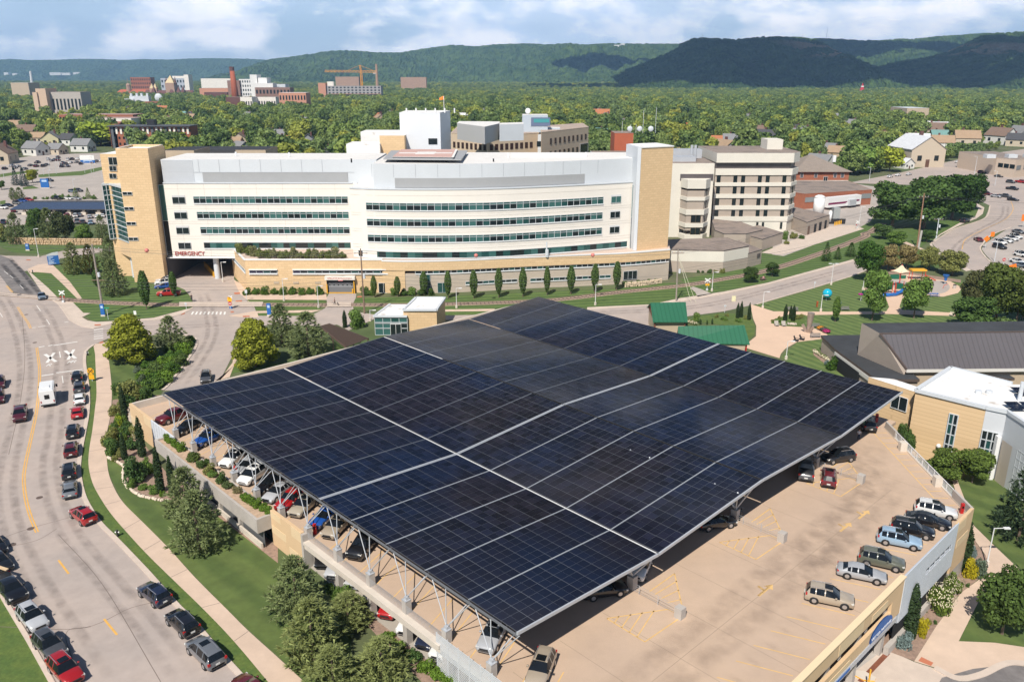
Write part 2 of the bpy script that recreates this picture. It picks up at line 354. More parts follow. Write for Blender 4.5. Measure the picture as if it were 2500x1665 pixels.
for pts in ([(420,255),(900,215),(1210,150),(1210,180),(900,262),(420,285)],[(0,250),(140,230),(420,200),(420,215),(0,285)],[(250,395),(350,375),(430,405),(250,418)],[(0,545),(60,535),(60,575),(0,590)]):
 patch('grass_strip',GP(Z1,pts),GRASSW,.045)
patch('lawn',GP(Z1,[(-100,940),(110,1000),(1200,1000),(1200,1060),(900,1060),(700,1080),(430,1120),(330,1118),(140,1105),(-100,1000)]),STRIPE)
patch('lawn',GP(E4,[(780,690),(870,640),(1000,560),(1870,440),(1925,500),(1890,585),(1760,645),(1500,782),(1350,890),(1450,930),(1700,1060),(1500,1080),(1300,1080),(900,880),(870,740)]),GRASS,.036)
# --- lower site, east of the garage
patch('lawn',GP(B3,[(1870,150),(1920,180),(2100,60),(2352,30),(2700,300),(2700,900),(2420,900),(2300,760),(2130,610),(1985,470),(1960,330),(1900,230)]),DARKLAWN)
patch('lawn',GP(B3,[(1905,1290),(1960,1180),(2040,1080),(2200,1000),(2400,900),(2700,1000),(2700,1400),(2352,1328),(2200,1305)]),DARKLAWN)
patch('garden_bed',GP(B3,[(1600,1425),(1400,1350),(1300,1300),(1900,500),(1985,560),(2110,740),(2110,770),(2060,850),(1900,980),(1750,1190)]),MULCH,.04)
patch('footpath',GP(B3,[(1870,40),(1880,150),(1985,420),(1988,480),(2130,620),(2320,800),(2345,820),(2170,870),(2050,1000),(1905,1290),(2150,1300),(2352,1330),(2700,1400),(2700,1480),(2352,1440),(2150,1480),(2060,1540),(1900,1560),(1740,1470),(1600,1428),(1750,1190),(1920,960),(2070,850),(2115,760),(2080,690),(1985,560),(1940,470),(1850,150)]),WALK,.05)
patch('entry_drive',GP(B3,[(1100,1568),(1400,1340),(1600,1430),(1740,1475),(1900,1562),(1780,1700),(1000,1800)]),CURB,.03)
patch('asphalt_road',GP(B3,[(1790,1540),(2000,1480),(2250,1450),(2500,1480),(2500,1700),(1700,1700)]),ASPH,.06)
# --- footpaths, plaza, playground
def path(pts,m=WALK,dz=.05,name='sidewalk'): return patch(name,pts,m,dz)
wl_ = smooth_line(GP(B1,[(1910,1660),(1600,1290),(1380,1060),(1215,900),(1020,710),(880,560),(760,420),(680,300),(630,200),(605,80)])+GP(M1,[(612,1520),(632,1400),(650,1250),(660,1150),(655,1000),(650,880)]),4)
wr_ = smooth_line(GP(M1,[(738,880),(755,1010),(765,1150),(755,1300),(735,1400),(726,1500)])+GP(B1,[(730,40),(745,150),(790,260),(850,350),(960,460),(1150,650),(1330,850),(1560,1080),(1700,1220),(1900,1400),(2180,1660)]),4)
path(wl_+GP(M1,[(640,830),(640,815),(735,795)])+wr_)
path(GP(M1,[(190,300),(260,270),(350,262),(390,300),(480,390),(560,500),(530,505),(430,405),(350,330),(250,322),(200,325)]))
path(GP(M1,[(300,480),(200,330),(180,300),(210,325),(330,430),(420,520),(560,500),(500,530),(570,600),(620,602),(560,630),(600,652),(660,662),(800,655),(1050,634),(1240,585),(1320,560),(1318,575),(1230,614),(1100,644),(800,668),(640,706),(560,694),(475,650),(440,592),(395,540)]),CURB)
path(GP(M1,[(1600,380),(1660,400),(1700,470),(2230,472),(2235,512),(1690,510),(1740,560),(1640,470)]))
path(GP(M1,[(1560,620),(1745,588),(2200,580),(2130,598),(1760,602),(1770,632),(1640,630)]))
path(GP(M2,[(700,578),(1060,572),(1050,588),(700,592)]))
path(GP(M1,[(1620,780),(1600,840),(1590,940),(1545,1000),(1495,1070),(1470,1068),(1570,1040),(1600,960),(1630,900)])[::-1])
path(GP(M2,[(1690,562),(2130,542)])+GP(M3,[(0,500),(300,455),(600,394),(900,312),(1185,234),(1190,247),(900,325),(600,406),(300,470),(0,523)])+GP(M2,[(2130,548),(1690,579)]),CURB)
path(GP(M3,[(90,420),(150,440),(220,470),(120,490),(105,460),(70,430)]),LOT)
path(GP(M3,[(480,540),(530,555),(640,590),(1000,592),(1410,590),(1430,560),(1400,480),(1330,462),(1240,440),(1280,425),(1390,400),(1400,345),(1550,335),(1700,345),(1850,385),(1930,430),(1900,465),(1800,490),(1560,480),(1520,500),(1500,560),(1520,580),(1880,600),(1885,622),(1420,608),(900,615),(700,640),(620,670),(700,690),(880,700),(960,715),(1010,750),(960,780),(800,800),(720,845),(690,880),(680,910),(450,840),(470,800),(520,760),(522,690),(500,640)]),PLAZA,.05,'plaza')
def oval(f,cx,cy,rx,ry,n=28): return GP(f,[(cx+rx*math.cos(6.2832*k/n),cy+ry*math.sin(6.2832*k/n)) for k in range(n)])
patch('play_surface',oval(M3,1480,400,75,28),LOT,.06);patch('play_surface',oval(M3,1760,425,85,45),LOT,.06)
patch('planting_bed',GP(M3,[(1380,320),(1550,320),(1750,350),(1920,375),(1920,395),(1750,370),(1550,332),(1400,340)]),MULCH,.06)
patch('planting_bed',GP(M3,[(620,668),(650,640),(750,610),(860,615),(850,690),(700,692)]),GRASSW,.058)
patch('planting_bed',GP(M3,[(50,655),(150,620),(300,600),(420,610),(490,640),(515,690),(510,750),(470,790),(400,700),(200,670)]),GRASSW,.058)
patch('planting_bed',GP(M3,[(905,850),(925,845),(1040,920),(1150,1010),(1080,1000),(980,940),(915,890)]),MULCH,.058)
patch('sidewalk',GP(E4,[(1870,440),(1975,500),(1960,560),(1900,605),(1760,660),(1560,760),(1470,840),(1500,905),(1700,1010),(1850,1100),(1800,1110),(1500,930),(1450,850),(1540,760),(1740,645),(1890,580),(1920,510),(1850,460)]),CURB,.05)
patch('sidewalk',GP(E4,[(1140,820),(1200,815),(1400,900),(1500,930),(1470,940),(1300,880)]),WALK,.05)
# --- kerbs
kb = MB()
ribbon(kb,smooth_line(GP(B1,[(1760,1650),(1500,1365),(1300,1130),(1215,1050),(1000,810),(800,600),(690,490),(620,390),(575,300),(550,200),(540,100)])+GP(M1,[(555,1530),(580,1400),(598,1300),(605,1200),(600,1100),(585,1000),(578,920),(590,860),(640,818)])),.55,.02,.11)
ribbon(kb,GP(B1,[(390,1640),(355,1570),(200,1290),(20,990),(-60,860)]),.45,.02,.12)
ribbon(kb,smooth_line(GP(M1,[(1260,750),(1325,770),(1345,800),(1330,850),(1250,965),(1150,1095),(1110,1130)])),.5,.02,.14)
ribbon(kb,GP(M1,[(330,490),(400,540),(440,592),(475,648),(560,694),(640,706),(800,666),(1100,643),(1230,613),(1315,572)]),.35,.02,.12)
ribbon(kb,GP(M3,[(520,543),(900,433),(1160,354),(1400,262)]),.4,.02,.12);ribbon(kb,GP(M3,[(0,524),(300,471),(600,407),(900,326),(1190,248)]),.4,.02,.12)
ribbon(kb,smooth_line(GP(E4,[(1470,845),(1560,782),(1700,702),(1980,602),(2030,482)])),.5,.02,.13);ribbon(kb,smooth_line(GP(E4,[(2230,690),(2040,765),(1960,850),(1935,900),(1990,980),(2100,1075),(2240,1180)])),.5,.02,.13)
ribbon(kb,smooth_line(GP(B3,[(1740,1472),(1900,1545),(2060,1520),(2250,1440),(2500,1465)])),.7,.02,.14)
tag(kb.build('kerb',CURB),kind='structure')
# --- road cracks and joints, painted markings
ck = MB()
for pts in ([(0,590),(200,520),(490,440)],[(30,650),(250,600),(390,520)],[(0,1190),(560,1200),(900,1060),(1180,1000)],[(620,1190),(450,1240),(560,1568)],[(400,560),(700,900),(1100,1568)]): ribbon(ck,smooth_line(GP(B1,pts)),.07,.042)
for pts in ([(0,745),(200,710),(420,705),(640,715)],[(0,1070),(250,1045),(600,1000)],[(60,1568),(140,1200),(170,900),(150,600)]): ribbon(ck,smooth_line(GP(M1,pts)),.08,.042)
for k in range(14): a = wl_[int(k*len(wl_)/14)];b = min(wr_,key=lambda p: (p-a).length);ribbon(ck,[a.lerp(b,.02),a.lerp(b,.98)],.06,.056)
tag(ck.build('road_joints',mat('crack',(.19,.15,.13),.95)),kind='structure')
mk = MB()
ctr = smooth_line(GP(M1,[(252,838),(265,930),(272,1000),(268,1100),(255,1250),(225,1400),(195,1540)])+GP(B1,[(185,30),(165,150),(168,250),(185,350),(215,450),(255,545)]),8)
for o in (-.13,.16): ribbon(mk,ctr,.15,.045,0,0,None,o)
ribbon(mk,GP(B1,[(400,735),(470,828)]),.22,.045);ribbon(mk,GP(B1,[(712,1137),(800,1245)]),.22,.045)
for o in (-.15,.15): ribbon(mk,smooth_line(GP(M1,[(122,560),(150,610),(190,665),(210,706)])),.13,.045,0,0,None,o);ribbon(mk,GP(M1,[(45,415),(85,460)]),.15,.055,0,0,None,o)
ribbon(mk,smooth_line(GP(E4,[(2230,440),(2250,520),(2180,610),(1990,700),(1800,800),(1760,900)])),.2,.05)
for a,b in (((265,835),(305,828)),((330,826),(360,820)),((365,823),(530,797)),((285,1030),(365,1018)),((385,1010),(565,987))): ribbon(mk,GP(M1,[a,b]),.42,.045,0,1)
def pmark(u,v): return g(90+u/19.6,830+v/19.6)
for a,b,w in (((390,690),(910,1050),.62),((830,620),(480,1100),.55),((1350,520),(1860,890),.62),((1780,460),(1490,950),.55),((1085,560),(1130,850),.18)): ribbon(mk,[pmark(*a),pmark(*b)],w,.046+.004*(a[0] % 2),0,1)
for a,b in (((250,548),(278,588)),((318,645),(340,680)),((425,1030),(432,1080)),((0,600),(18,630)),((28,315),(55,335)),((68,345),(90,362)),((135,410),(160,435))): ribbon(mk,GP(M1,[a,b]),.14,.055,0,1)
for k in range(5): ribbon(mk,GP(M1,[(642,718+k*15),(706,710+k*15)]),.45,.045,0,1)
for k in range(9): ribbon(mk,GP(M1,[(1310+k*28,612),(1322+k*27,592)]),.4,.045,0,1)
for a,b in (((220,702),(245,700)),((260,696),(310,690)),((440,665),(468,660))): ribbon(mk,GP(M1,[a,b]),.3,.045,0,1)
tag(mk.build('road_markings',[YEL,WHT]),kind='structure')
def text(body,size,m,parent,loc,rot,ext=.02,name='lettering',sx=1,align='CENTER',wid=None):
 cu = bpy.data.curves.new(name,'FONT');cu.body = body;cu.size = size;cu.extrude = ext;cu.align_x = align;cu.align_y = 'CENTER'
 to = bpy.data.objects.new('tmp',cu);link(to);dg = bpy.context.evaluated_depsgraph_get();dg.update()
 me = bpy.data.meshes.new_from_object(to.evaluated_get(dg));bpy.data.objects.remove(to);bpy.data.curves.remove(cu);me.name = name
 me.materials.clear();me.materials.append(m)
 if wid: xs = [v.co.x for v in me.vertices];sx = wid/(max(xs)-min(xs))
 o = link(bpy.data.objects.new(name,me))
 o.parent = parent;o.location = Vector(loc)-(wl(parent) if parent else Vector((0,0,0)));o.rotation_euler = rot;o.scale = (sx,1,1);return o
for (u,v) in ((1600,1065),(1775,1045),(600,1210)):
 p = pmark(u,v);tag(text('R',2.3,WHT,None,(p.x,p.y,.05),(0,0,.12),.002,'road_markings',.75),kind='structure')
mh = MB()
for f,x,y in ((B1,210,520),(B1,85,630),(B1,270,308),(M1,238,803),(M1,180,612)): p = g(*f(x,y));mh.tube((p.x,p.y,p.z+.03),(p.x,p.y,p.z+.05),.42,12)
tag(mh.build('manholes',mat('cast_iron',(.12,.085,.07),.8)),kind='structure')
rp = MB()
for f,pts in ((M1,[(645,680),(688,678),(690,687),(648,689)]),(M1,[(678,803),(705,795),(708,804),(682,811)]),(M1,[(1235,607),(1265,599),(1262,608),(1238,615)]),(M1,[(1575,591),(1595,589),(1600,598),(1580,600)]),(M1,[(1660,622),(1705,620),(1708,628),(1662,630)]),(M1,[(1600,462),(1640,460),(1640,472),(1603,474)]),(M1,[(1610,517),(1655,515),(1655,524),(1612,526)]),(B3,[(1650,1398),(1732,1438),(1715,1460),(1628,1425)]),(M2,[(118,488),(150,486),(150,494),(118,496)]),(Z1,[(290,1182),(335,1184),(332,1194),(288,1192)])):
 rp.face([(p.x,p.y,p.z+.085) for p in GP(f,pts)][::-1])
tag(rp.build('ramp_pads',mat('tactile_red',(.50,.17,.09),.9)),kind='structure')
# --- worn wheel tracks and stains in the paving (soft edged, fixed to the surface)
def stainmat(name,col,k):
 m = bpy.data.materials.new(name);m.use_nodes = True;nt = m.node_tree;N = nt.nodes.new;L = nt.links.new;b = nt.nodes['Principled BSDF'];b.inputs['Base Color'].default_value = (*col,1);b.inputs['Roughness'].default_value = .85
 at_ = N('ShaderNodeAttribute');at_.attribute_name = 'soft';geo = N('ShaderNodeNewGeometry');no = N('ShaderNodeTexNoise');no.inputs['Scale'].default_value = .55;no.inputs['Detail'].default_value = 6;L(geo.outputs['Position'],no.inputs['Vector'])
 r = N('ShaderNodeMapRange');r.inputs[1].default_value = .3;r.inputs[2].default_value = .7;r.inputs[4].default_value = k;L(no.outputs[0],r.inputs[0]);mm = N('ShaderNodeMath');mm.operation = 'MULTIPLY';L(r.outputs[0],mm.inputs[0]);L(at_.outputs['Fac'],mm.inputs[1])
 t = N('ShaderNodeBsdfTransparent');mx = N('ShaderNodeMixShader');L(mm.outputs[0],mx.inputs[0]);L(t.outputs[0],mx.inputs[1]);L(b.outputs[0],mx.inputs[2]);L(mx.outputs[0],nt.nodes['Material Output'].inputs[0]);return m
TYRES = stainmat('tyre_wear',(.20,.17,.155),.33);OILY = stainmat('deck_wear',(.27,.21,.165),.24)
def stain(name,lines,w,z,m,parent=None,offs=(0,)):
 V,F,A = [],[],[]
 for li,(pts,of) in enumerate([(p,o) for p in lines for o in offs]):
  P = cuts(smooth_line(pts,4),1.5);n = len(P);i0 = len(V)
  for i in range(n):
   d = (P[min(i+1,n-1)]-P[max(i-1,0)]).normalized();nn = Vector((d.y,-d.x,0));e = min(1,i/4,(n-1-i)/4)
   for k,a in ((-.5,0),(-.25,.8),(0,1),(.25,.8),(.5,0)): q = P[i]+nn*(k*w+of);V.append((q.x,q.y,z+li*.004));A.append(a*e)
  for i in range(n-1):
   for k in range(4): F.append((i0+i*5+k,i0+i*5+k+1,i0+i*5+k+6,i0+i*5+k+5))
 me = bpy.data.meshes.new(name);me.from_pydata(V,[],F);me.materials.append(m);a = me.attributes.new('soft','FLOAT','POINT');a.data.foreach_set('value',A);o = link(bpy.data.objects.new(name,me))
 if parent: o.parent = parent;o.location = -wl(parent)
 else: tag(o,None,None,None,'structure')
lanes = []
for dx in (0,):
 for L_ in ([(B1,1330,1600),(B1,1000,1180),(B1,700,830),(B1,480,560),(B1,370,300),(B1,340,80),(M1,370,1450),(M1,400,1150),(M1,420,900),(M1,330,650),(M1,250,540)],[(B1,700,1600),(B1,480,1250),(B1,260,900),(B1,110,600),(B1,40,300),(B1,60,60),(M1,110,1400),(M1,170,1100),(M1,160,850),(M1,90,620),(M1,10,480)],[(M1,440,760),(M1,700,730),(M1,1000,700),(M1,1350,690),(M1,1600,670)],[(M1,1380,460),(M1,1420,560),(M1,1450,700),(M1,1430,800),(M1,1340,950),(M1,1220,1110)],[(M2,1200,615),(M2,1800,600),(M3,100,560),(M3,600,450),(M3,1150,300)],[(E4,1800,1060),(E4,1700,900),(E4,1900,740),(E4,2150,600),(E4,2180,480)]):
  lanes.append([g(*f(x,y))+Vector((dx,0,0)) for f,x,y in L_])
stain('wheel_tracks',lanes,1.3,.040,TYRES,None,(-.9,.9))
stain('wheel_tracks',[GP(M1,[(1040,1000),(1100,1010)])] if 0 else [GP(M1,[(60,220),(160,330),(280,480)]),GP(M1,[(10,260),(110,370),(220,480)])],1.6,.050,stainmat('tar_patch',(.045,.042,.045),.9))
# --- railway
trk = smooth_line(GP(M1,[(-300,455),(0,470),(330,500),(600,522),(900,537),(1250,546),(1550,545),(1900,544),(2230,546)])+GP(M2,[(110,545),(450,546),(700,541),(1100,530),(1500,508),(1900,460),(2352,412)])+GP(M3,[(250,376),(600,310),(960,195),(1250,85)])+GP(E4,[(830,752),(905,725),(1000,650)]),5)
tb = MB();ribbon(tb,trk,3.0,.02,.06);tag(tb.build('railway_bed',BALLAST),kind='structure')
tr = MB()
for o in (-.75,.75): ribbon(tr,trk,.16,.08,.14,0,None,o)
ties = cuts(trk,.9)
for i in range(20,len(ties)-1):
 d = (ties[i+1]-ties[i]);
 if d.length > 1e-3: tr.bar(ties[i]+Vector((d.y,-d.x,0)).normalized()*1.25+Vector((0,0,.06)),ties[i]-Vector((d.y,-d.x,0)).normalized()*1.25+Vector((0,0,.06)),.24,.1,1)
tag(tr.build('railway_track',[RAIL,mat('timber_tie',(.17,.12,.095),.95,.3,2)]),kind='structure')
for pts in ([(1225,530),(1800,528),(1790,560),(1225,560)],[(-200,455),(0,460),(345,492),(420,508),(400,520),(330,512),(0,484),(-200,474)],[(2235,530),(2400,530),(2400,562),(2235,562)]):
 patch('crossing_panel',GP(M1,pts),CURB,.19)
# ------------------------------------------------------------------ parking garage and its solar canopy (garage grid s,t)
ZD = 3.6
def p3(s,t,z): x,y = P2(s,t);return Vector((x,y,z))
def pst(mb,poly,z0,z1,m=0,mt=None): return mb.prism([P2(*q) for q in poly],z0,z1,m,mt,True)
def sbox(mb,s0,s1,t0,t1,z0,z1,m=0): return pst(mb,[(s0,t0),(s1,t0),(s1,t1),(s0,t1)],z0,z1,m)
x0,y0 = P2(30,30)
gar = thing('parking_garage','two level tan and concrete parking garage under the big solar canopy','parking garage',(x0,y0,0))
far_c = ST(55.0,110.0)
deckp = [(84.7,-1.2),(-16.5,-1.2),(-16.5,58.2),far_c,(far_c[0],80),(84.7,80)]
dk = MB();pst(dk,deckp,3.1,ZD,0)
def dline(a,b,w=.12): ribbon(dk,[p3(*a,0),p3(*b,0)],w,ZD+.006-hz(0,0),0,1)
_hz = hz
def hz(x,y): return 0.0
for k in range(-5,24): dline((11.4+2.97*k,-.5),(13.3+2.97*k,4.2))
for k in range(0,15): dline((-11.15,13.3+3*k),(-15.6,15.2+3*k))
for tc in (17.8,37.2,57.1):
 A_,B_,C_,D_,E_ = (.6,tc-5.2),(-4.0,tc-5.3),(-4.2,tc+.3),(-2.6,tc+.2),(-.2,tc+.2)
 for a,b in ((A_,B_),(B_,C_),(A_,D_),(D_,C_)): dline(a,b,.14)
 for f in (.2,.4,.6,.8):
  dline((A_[0]+(B_[0]-A_[0])*f,A_[1]+(B_[1]-A_[1])*f),(A_[0]+(D_[0]-A_[0])*f+.25*f,A_[1]+(D_[1]-A_[1])*f))
 A2,B2_ = (.5,tc+5.6),(-3.8,tc+1.0)
 dline((.4,tc+1.2),A2,.14);dline(A2,B2_,.14)
 for f in (.2,.45,.7): dline((.4-4.2*f*.8,tc+1.2-.2*f),(.4+(B2_[0]-.4)*f,tc+5.6+(B2_[1]-tc-5.6)*f))
for k in range(0,13):
 y = 87.5+k*1.75;dk.face([(51.9+(y-85)*.035,y,ZD+.006),(53.5+(y-85)*.045,y,ZD+.006),(53.5+(y-85)*.045,y+.13,ZD+.006),(51.9+(y-85)*.035,y+.13,ZD+.006)],1)
dk.face([(51.75,87,ZD+.007),(51.9,87,ZD+.007),(52.7,109,ZD+.007),(52.55,109,ZD+.007)],1)
hz = _hz
def arrow(f,x,y):
 p = g(*f(x,y),ZD);d = Vector((BX,BY,0));n = Vector((-d.y,d.x,0));z = Vector((0,0,.008))
 for q in ([(-1.5,-.14),(.4,-.14),(.4,.14),(-1.5,.14)],[(.4,-.5),(1.3,0),(.4,.5)],[(-.4,.14),(-.1,.14),(.1,.9),(-.2,.9)]): dk.face([p+d*a+n*b+z for a,b in q],1)
arrow(B3,590,935);arrow(B3,1135,505);arrow(B3,1260,420)
sk = MB();rnd = random.Random(5)
hz = lambda x,y: 0.0
for t_ in range(1,62,6): ribbon(dk,[p3(1.5,t_,0),p3(-16.3,t_,0)],.05,ZD+.003,0,2)
for s_ in (-7.6,6.2): ribbon(dk,[p3(s_,-1,0),p3(s_,58 if s_ < 0 else 6,0)],.05,ZD+.003,0,2)
hz = _hz
dk.build('deck',[DECK,DYEL,mat('deck_joint',(.34,.26,.19),.9)],gar)
stain('deck_wear',[[p3(-7.3+k,2,0),p3(-7.6+k,20,0),p3(-7.2+k,40,0),p3(-7+k,56,0),p3(-3+k,64,0)] for k in (-1.5,1.5)],3.2,ZD+.004,OILY,gar);stain('deck_wear',[[p3(-6,44,0),p3(-5,54,0),p3(-1,66,0),p3(2,72,0)],[p3(-9,30,0),p3(-8,48,0)]],6.5,ZD+.005,OILY,gar)
stain('deck_spot',[[p3(-13.4+.3*k,14.4+3*j+.2*k,0),p3(-11.8+.3*k,14.0+3*j,0)] for j in range(13) for k in (0,2)]+[[p3(3,3+6*j,0),p3(1,4+6*j,0)] for j in range(4)],.9,ZD+.0055,OILY,gar)
lf = MB();pst(lf,[(84,-.9),(2,-.9),(2,79),(84,79)],-.2,.12,0);lf.build('lower_floor',mat('lower_deck',(.40,.36,.31),.9,.12,.2),gar)
lf = MB();pst(lf,[(1.8,-.9),(-16.2,-.9),(-16.2,58),(1.8,75)],-.5,.1,0);lf.build('middle_floor',CONC,gar)
w = MB();sbox(w,33,40,-1.55,-1.15,-.2,4.6,0)
for a,b,z0,z1 in ((33.0,35.2,3.3,4.58),(36.6,39.98,1.7,2.7),(33.0,36.0,.2,1.5),(37.6,39.98,3.7,4.58)): sbox(w,a,b,-1.575,-1.54,z0,z1,1)
w.build('precast_wall',[TANP,TANPL],gar)
w = MB();sbox(w,75.9,84.9,-1.6,-1.2,-.2,4.65,0)
for a,b,z0,z1 in ((76,79,3.2,4.6),(80,84.8,1.4,2.8)): sbox(w,a,b,-1.625,-1.59,z0,z1,1)
w.build('precast_wall',[TANP,TANPL],gar)
w = MB();sbox(w,84.5,84.9,-1.2,80,-.2,4.65,0);w.build('end_wall',CONCL,gar)
w = MB();sbox(w,32.6,33.0,-1.6,-.6,-.1,4.5,0);w.build('pilaster',CONC,gar)
w = MB();sbox(w,67.7,75.9,-1.7,-1.5,.6,4.75,0)
for k in range(9): sbox(w,67.8+k,67.86+k,-1.73,-1.69,.6,4.75,1)
w.build('metal_screen',[mat('pale_screen',(.66,.69,.74),.5,.05,1),STEEL],gar)
w = MB();sbox(w,8.6,32.6,-1.45,-.95,2.75,3.55,0);sbox(w,8.6,32.6,-1.6,-.9,3.3,3.62,0);w.build('edge_beam',CONCL,gar)
w = MB();sbox(w,-16.4,8.5,-1.25,-.95,3.05,3.55,0);w.build('edge_beam',CONCL,gar)
sl_ = MB()
for k in range(24): z = .4+k*.182;sbox(sl_,-12,9.2,-1.42,-1.38,z,z+(.105 if k > 11 else .06),0)
for k in range(15): sbox(sl_,9.1-1.5*k,9.16-1.5*k,-1.36,-1.28,.4,4.75,0)
sl_.build('louvre_screen',mat('screen_metal',(.68,.70,.73),.45,.04,1,metal=.2),gar)
pl = MB();sbox(pl,40,70.4,-3.35,-3.05,2.2,4.0);sbox(pl,40,40.35,-3.05,-1.15,2.2,4.0);sbox(pl,70.1,70.4,-3.05,-1.15,2.2,4.0);sbox(pl,40.3,70.1,-3.05,-1.15,2.2,3.75);sbox(pl,40,70.4,-1.15,-.95,3.4,3.95)
plo = pl.build('planter',CONC,gar);ml_ = MB();sbox(ml_,40.4,70.05,-3.04,-1.16,3.74,3.8);ml_.build('planter_soil',mat('dry_mulch',(.48,.34,.235),.98,.3,2.5),plo)
w = MB();sbox(w,40,67.7,-3.1,-2.85,-.1,.75);w.build('sill_wall',CONCL,gar)
w = MB();sbox(w,40,67.7,-2.6,-2.55,.12,2.2);w.build('mesh_screen',mat('dark_mesh',(.10,.105,.11),.7),gar)
for k in range(5):
 w = MB();sbox(w,45.5+k*5.5,46.1+k*5.5,-2.95,-2.55,.0,2.2);w.build('mesh_post',CONC,gar)
for k in range(12):
 s_ = 2.45+6.1*k;w = MB();sbox(w,s_-.33,s_+.33,-1.0 if s_ < 33 else -.95,-.3,.0 if s_ < 33 else 3.5,5.0);cob = w.build('column',CONC,gar)
 w = MB();sbox(w,s_-.36,s_+.36,-1.0,-.28,5.0,5.06);sbox(w,s_-.2,s_+.2,-.8,-.4,5.06,5.35);w.build('bracket',STEEL,cob)
gr = MB()
for k in range(5):
 for j in range(10): gr.tube(p3(9+6.1*(k-.1) if k else 9,-.93,ZD+.1+j*.1),p3(min(32.5,9+6.1*(k+1)),-.93,ZD+.1+j*.1),.012,4)
gr.build('cable_rail',STEEL,gar)
for tr_ in (18.2,37.4,57.0):
 for k in range(7):
  s_ = 2.0+12.2*k
  if k > 1: continue
  w = MB();sbox(w,s_-.38,s_+.38,tr_-.38,tr_+.38,ZD,5.05);w.build('column',CONC,gar)
for tc in (17.8,37.2,57.1):
 w = MB();sbox(w,-4.5,-3.7,tc-.4,tc+.4,ZD,4.75);b = w.build('bollard_block',CONC,gar)
 w = MB()
 for z in (.25,.5,.75,1.0): w.tube(p3(-3.7,tc,ZD+z),p3(1.7,tc,ZD+z),.015,4)
 for s_ in (-1.5,.8): w.tube(p3(s_,tc,ZD),p3(s_,tc,ZD+1.05),.03,5)
 w.build('cable_rail',STEEL,gar)
w = MB();T0 = -1.2
sbox(w,-16.95,-16.6,T0,38.4,3.0,4.75,0);sbox(w,-16.95,-16.6,T0,38.4,.45,1.75,0);sbox(w,-16.95,-16.6,35.9,38.4,1.75,3.0,0);sbox(w,-17.1,-16.5,T0,38.4,4.75,4.85,2)
for k,(a,b,z0,z1) in enumerate(((24,29,3.1,4.7),(31,34.5,3.05,3.9),(12,17,3.1,3.9),(22,27,.5,1.1),(33,36,.5,1.7))): sbox(w,-16.985,-16.94,a,b,z0,z1,1)
w.build('precast_wall',[TANP,TANPL,mat('tan_coping',(.78,.60,.38),.85)],gar)
w = MB();sbox(w,-16.95,-16.6,53.3,58.4,-1.9,4.7,0);sbox(w,-16.985,-16.94,54,57.5,1.2,2.2,1);sbox(w,-16.985,-16.94,53.4,56,3.4,4.6,1);sbox(w,-16.95,-16.6,53.3,58.4,-4,-1.9,2);w.build('precast_wall',[TANP,TANPL,CONC],gar)
w = MB()
for k in range(40):
 z = -.8-(.9*0)+k*.142
 for a,b in (((38.4,53.3),) if not (1.95 < z < 2.75) else ((38.4,44.6),(52.0,53.3))): sbox(w,-17.0,-16.94,a,b,z,z+.125,0)
for k in range(11): sbox(w,-16.94,-16.88,38.45+k*1.48,38.53+k*1.48,-.8,4.8,0)
w.build('louvre_screen',mat('blue_screen_metal',(.66,.70,.76),.5,.05,.6,metal=.15),gar)
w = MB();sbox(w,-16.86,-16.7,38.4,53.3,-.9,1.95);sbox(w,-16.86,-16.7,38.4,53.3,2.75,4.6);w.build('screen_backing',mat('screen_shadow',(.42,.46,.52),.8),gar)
for a,b in ((-4.1,-.9),(1.9,2.8)): w = MB();sbox(w,-16.7,-16.6,38.4,53.3,a,b);w.build('opening_shade',DARK,gar)  # near-black sheets put the shade of the slot and lower opening into colour
w = MB();sbox(w,-17.1,-16.6,36.6,53.3,-4.2,-2.9);w.build('stone_plinth',CONC,gar)
w = MB();sbox(w,-17.05,-16.5,T0,37.6,-.15,.45,0);w.build('entrance_fascia',mat('fascia_metal',(.55,.60,.68),.35,.04,.5,metal=.4),gar)
w = MB();sbox(w,-12,-11.8,T0,37,-4,2.9);w.build('entrance_shade_wall',DARK,gar)  # coloured near-black so the entrance opening reads as deep shade
w = MB();sbox(w,-16.5,-11,T0,37,-4.05,-3.86);w.build('entrance_floor',CONC,gar)
for tq in (29.5,23,36):
 w = MB();sbox(w,-16.5,-15.9,tq,tq+.7,-4,3.0);w.build('column',CONC,gar)
for tq in (25.2,30.8,35):
 w = MB();sbox(w,-16.55,-15.9,tq,tq+.55,1.75,3.0);w.build('column',CONC,gar)
sg = MB();n = 14;sgp = [(31.2,.5),(36.3,.5),(36.3,1.1)]+[(36.3-(k+1)/n*5.1,1.25+.85*math.sin(math.pi*(k+1)/n)**.8 if k < n-1 else .9) for k in range(n)]
sg.face([p3(-17.06,t_,z) for t_,z in sgp]);sg.face([p3(-16.96,t_,z) for t_,z in sgp][::-1]);so_ = sg.build('entrance_sign',BLUE,gar)
rot_w = math.atan2(BY,BX)
text('VISITOR PARKING',.5,WHITEM,so_,p3(-17.08,33.75,.82),(math.pi/2,0,rot_w),.01,wid=4.6)
sg = MB();sbox(sg,-17.08,-17.04,14,27,.0,.3);sg.build('name_sign',BLUE,gar)
for tq in (30,24.5): w = MB();w.tube(p3(-17.9,tq,-3.9),p3(-17.9,tq,-1.2),.08,8);w.build('clearance_post',mat('safety_yellow',(.80,.42,.03),.55),gar)
isl = MB();pi_ = GP(B3,[(1150,1490),(1260,1500),(1340,1545),(1330,1568),(1250,1560),(1160,1510)]);isl.prism(pi_,-3.9,-3.7,1,0);tag(isl.build('kerb_island',[CONCL,mat('safety_yellow',(.80,.42,.03),.55)]),kind='structure')
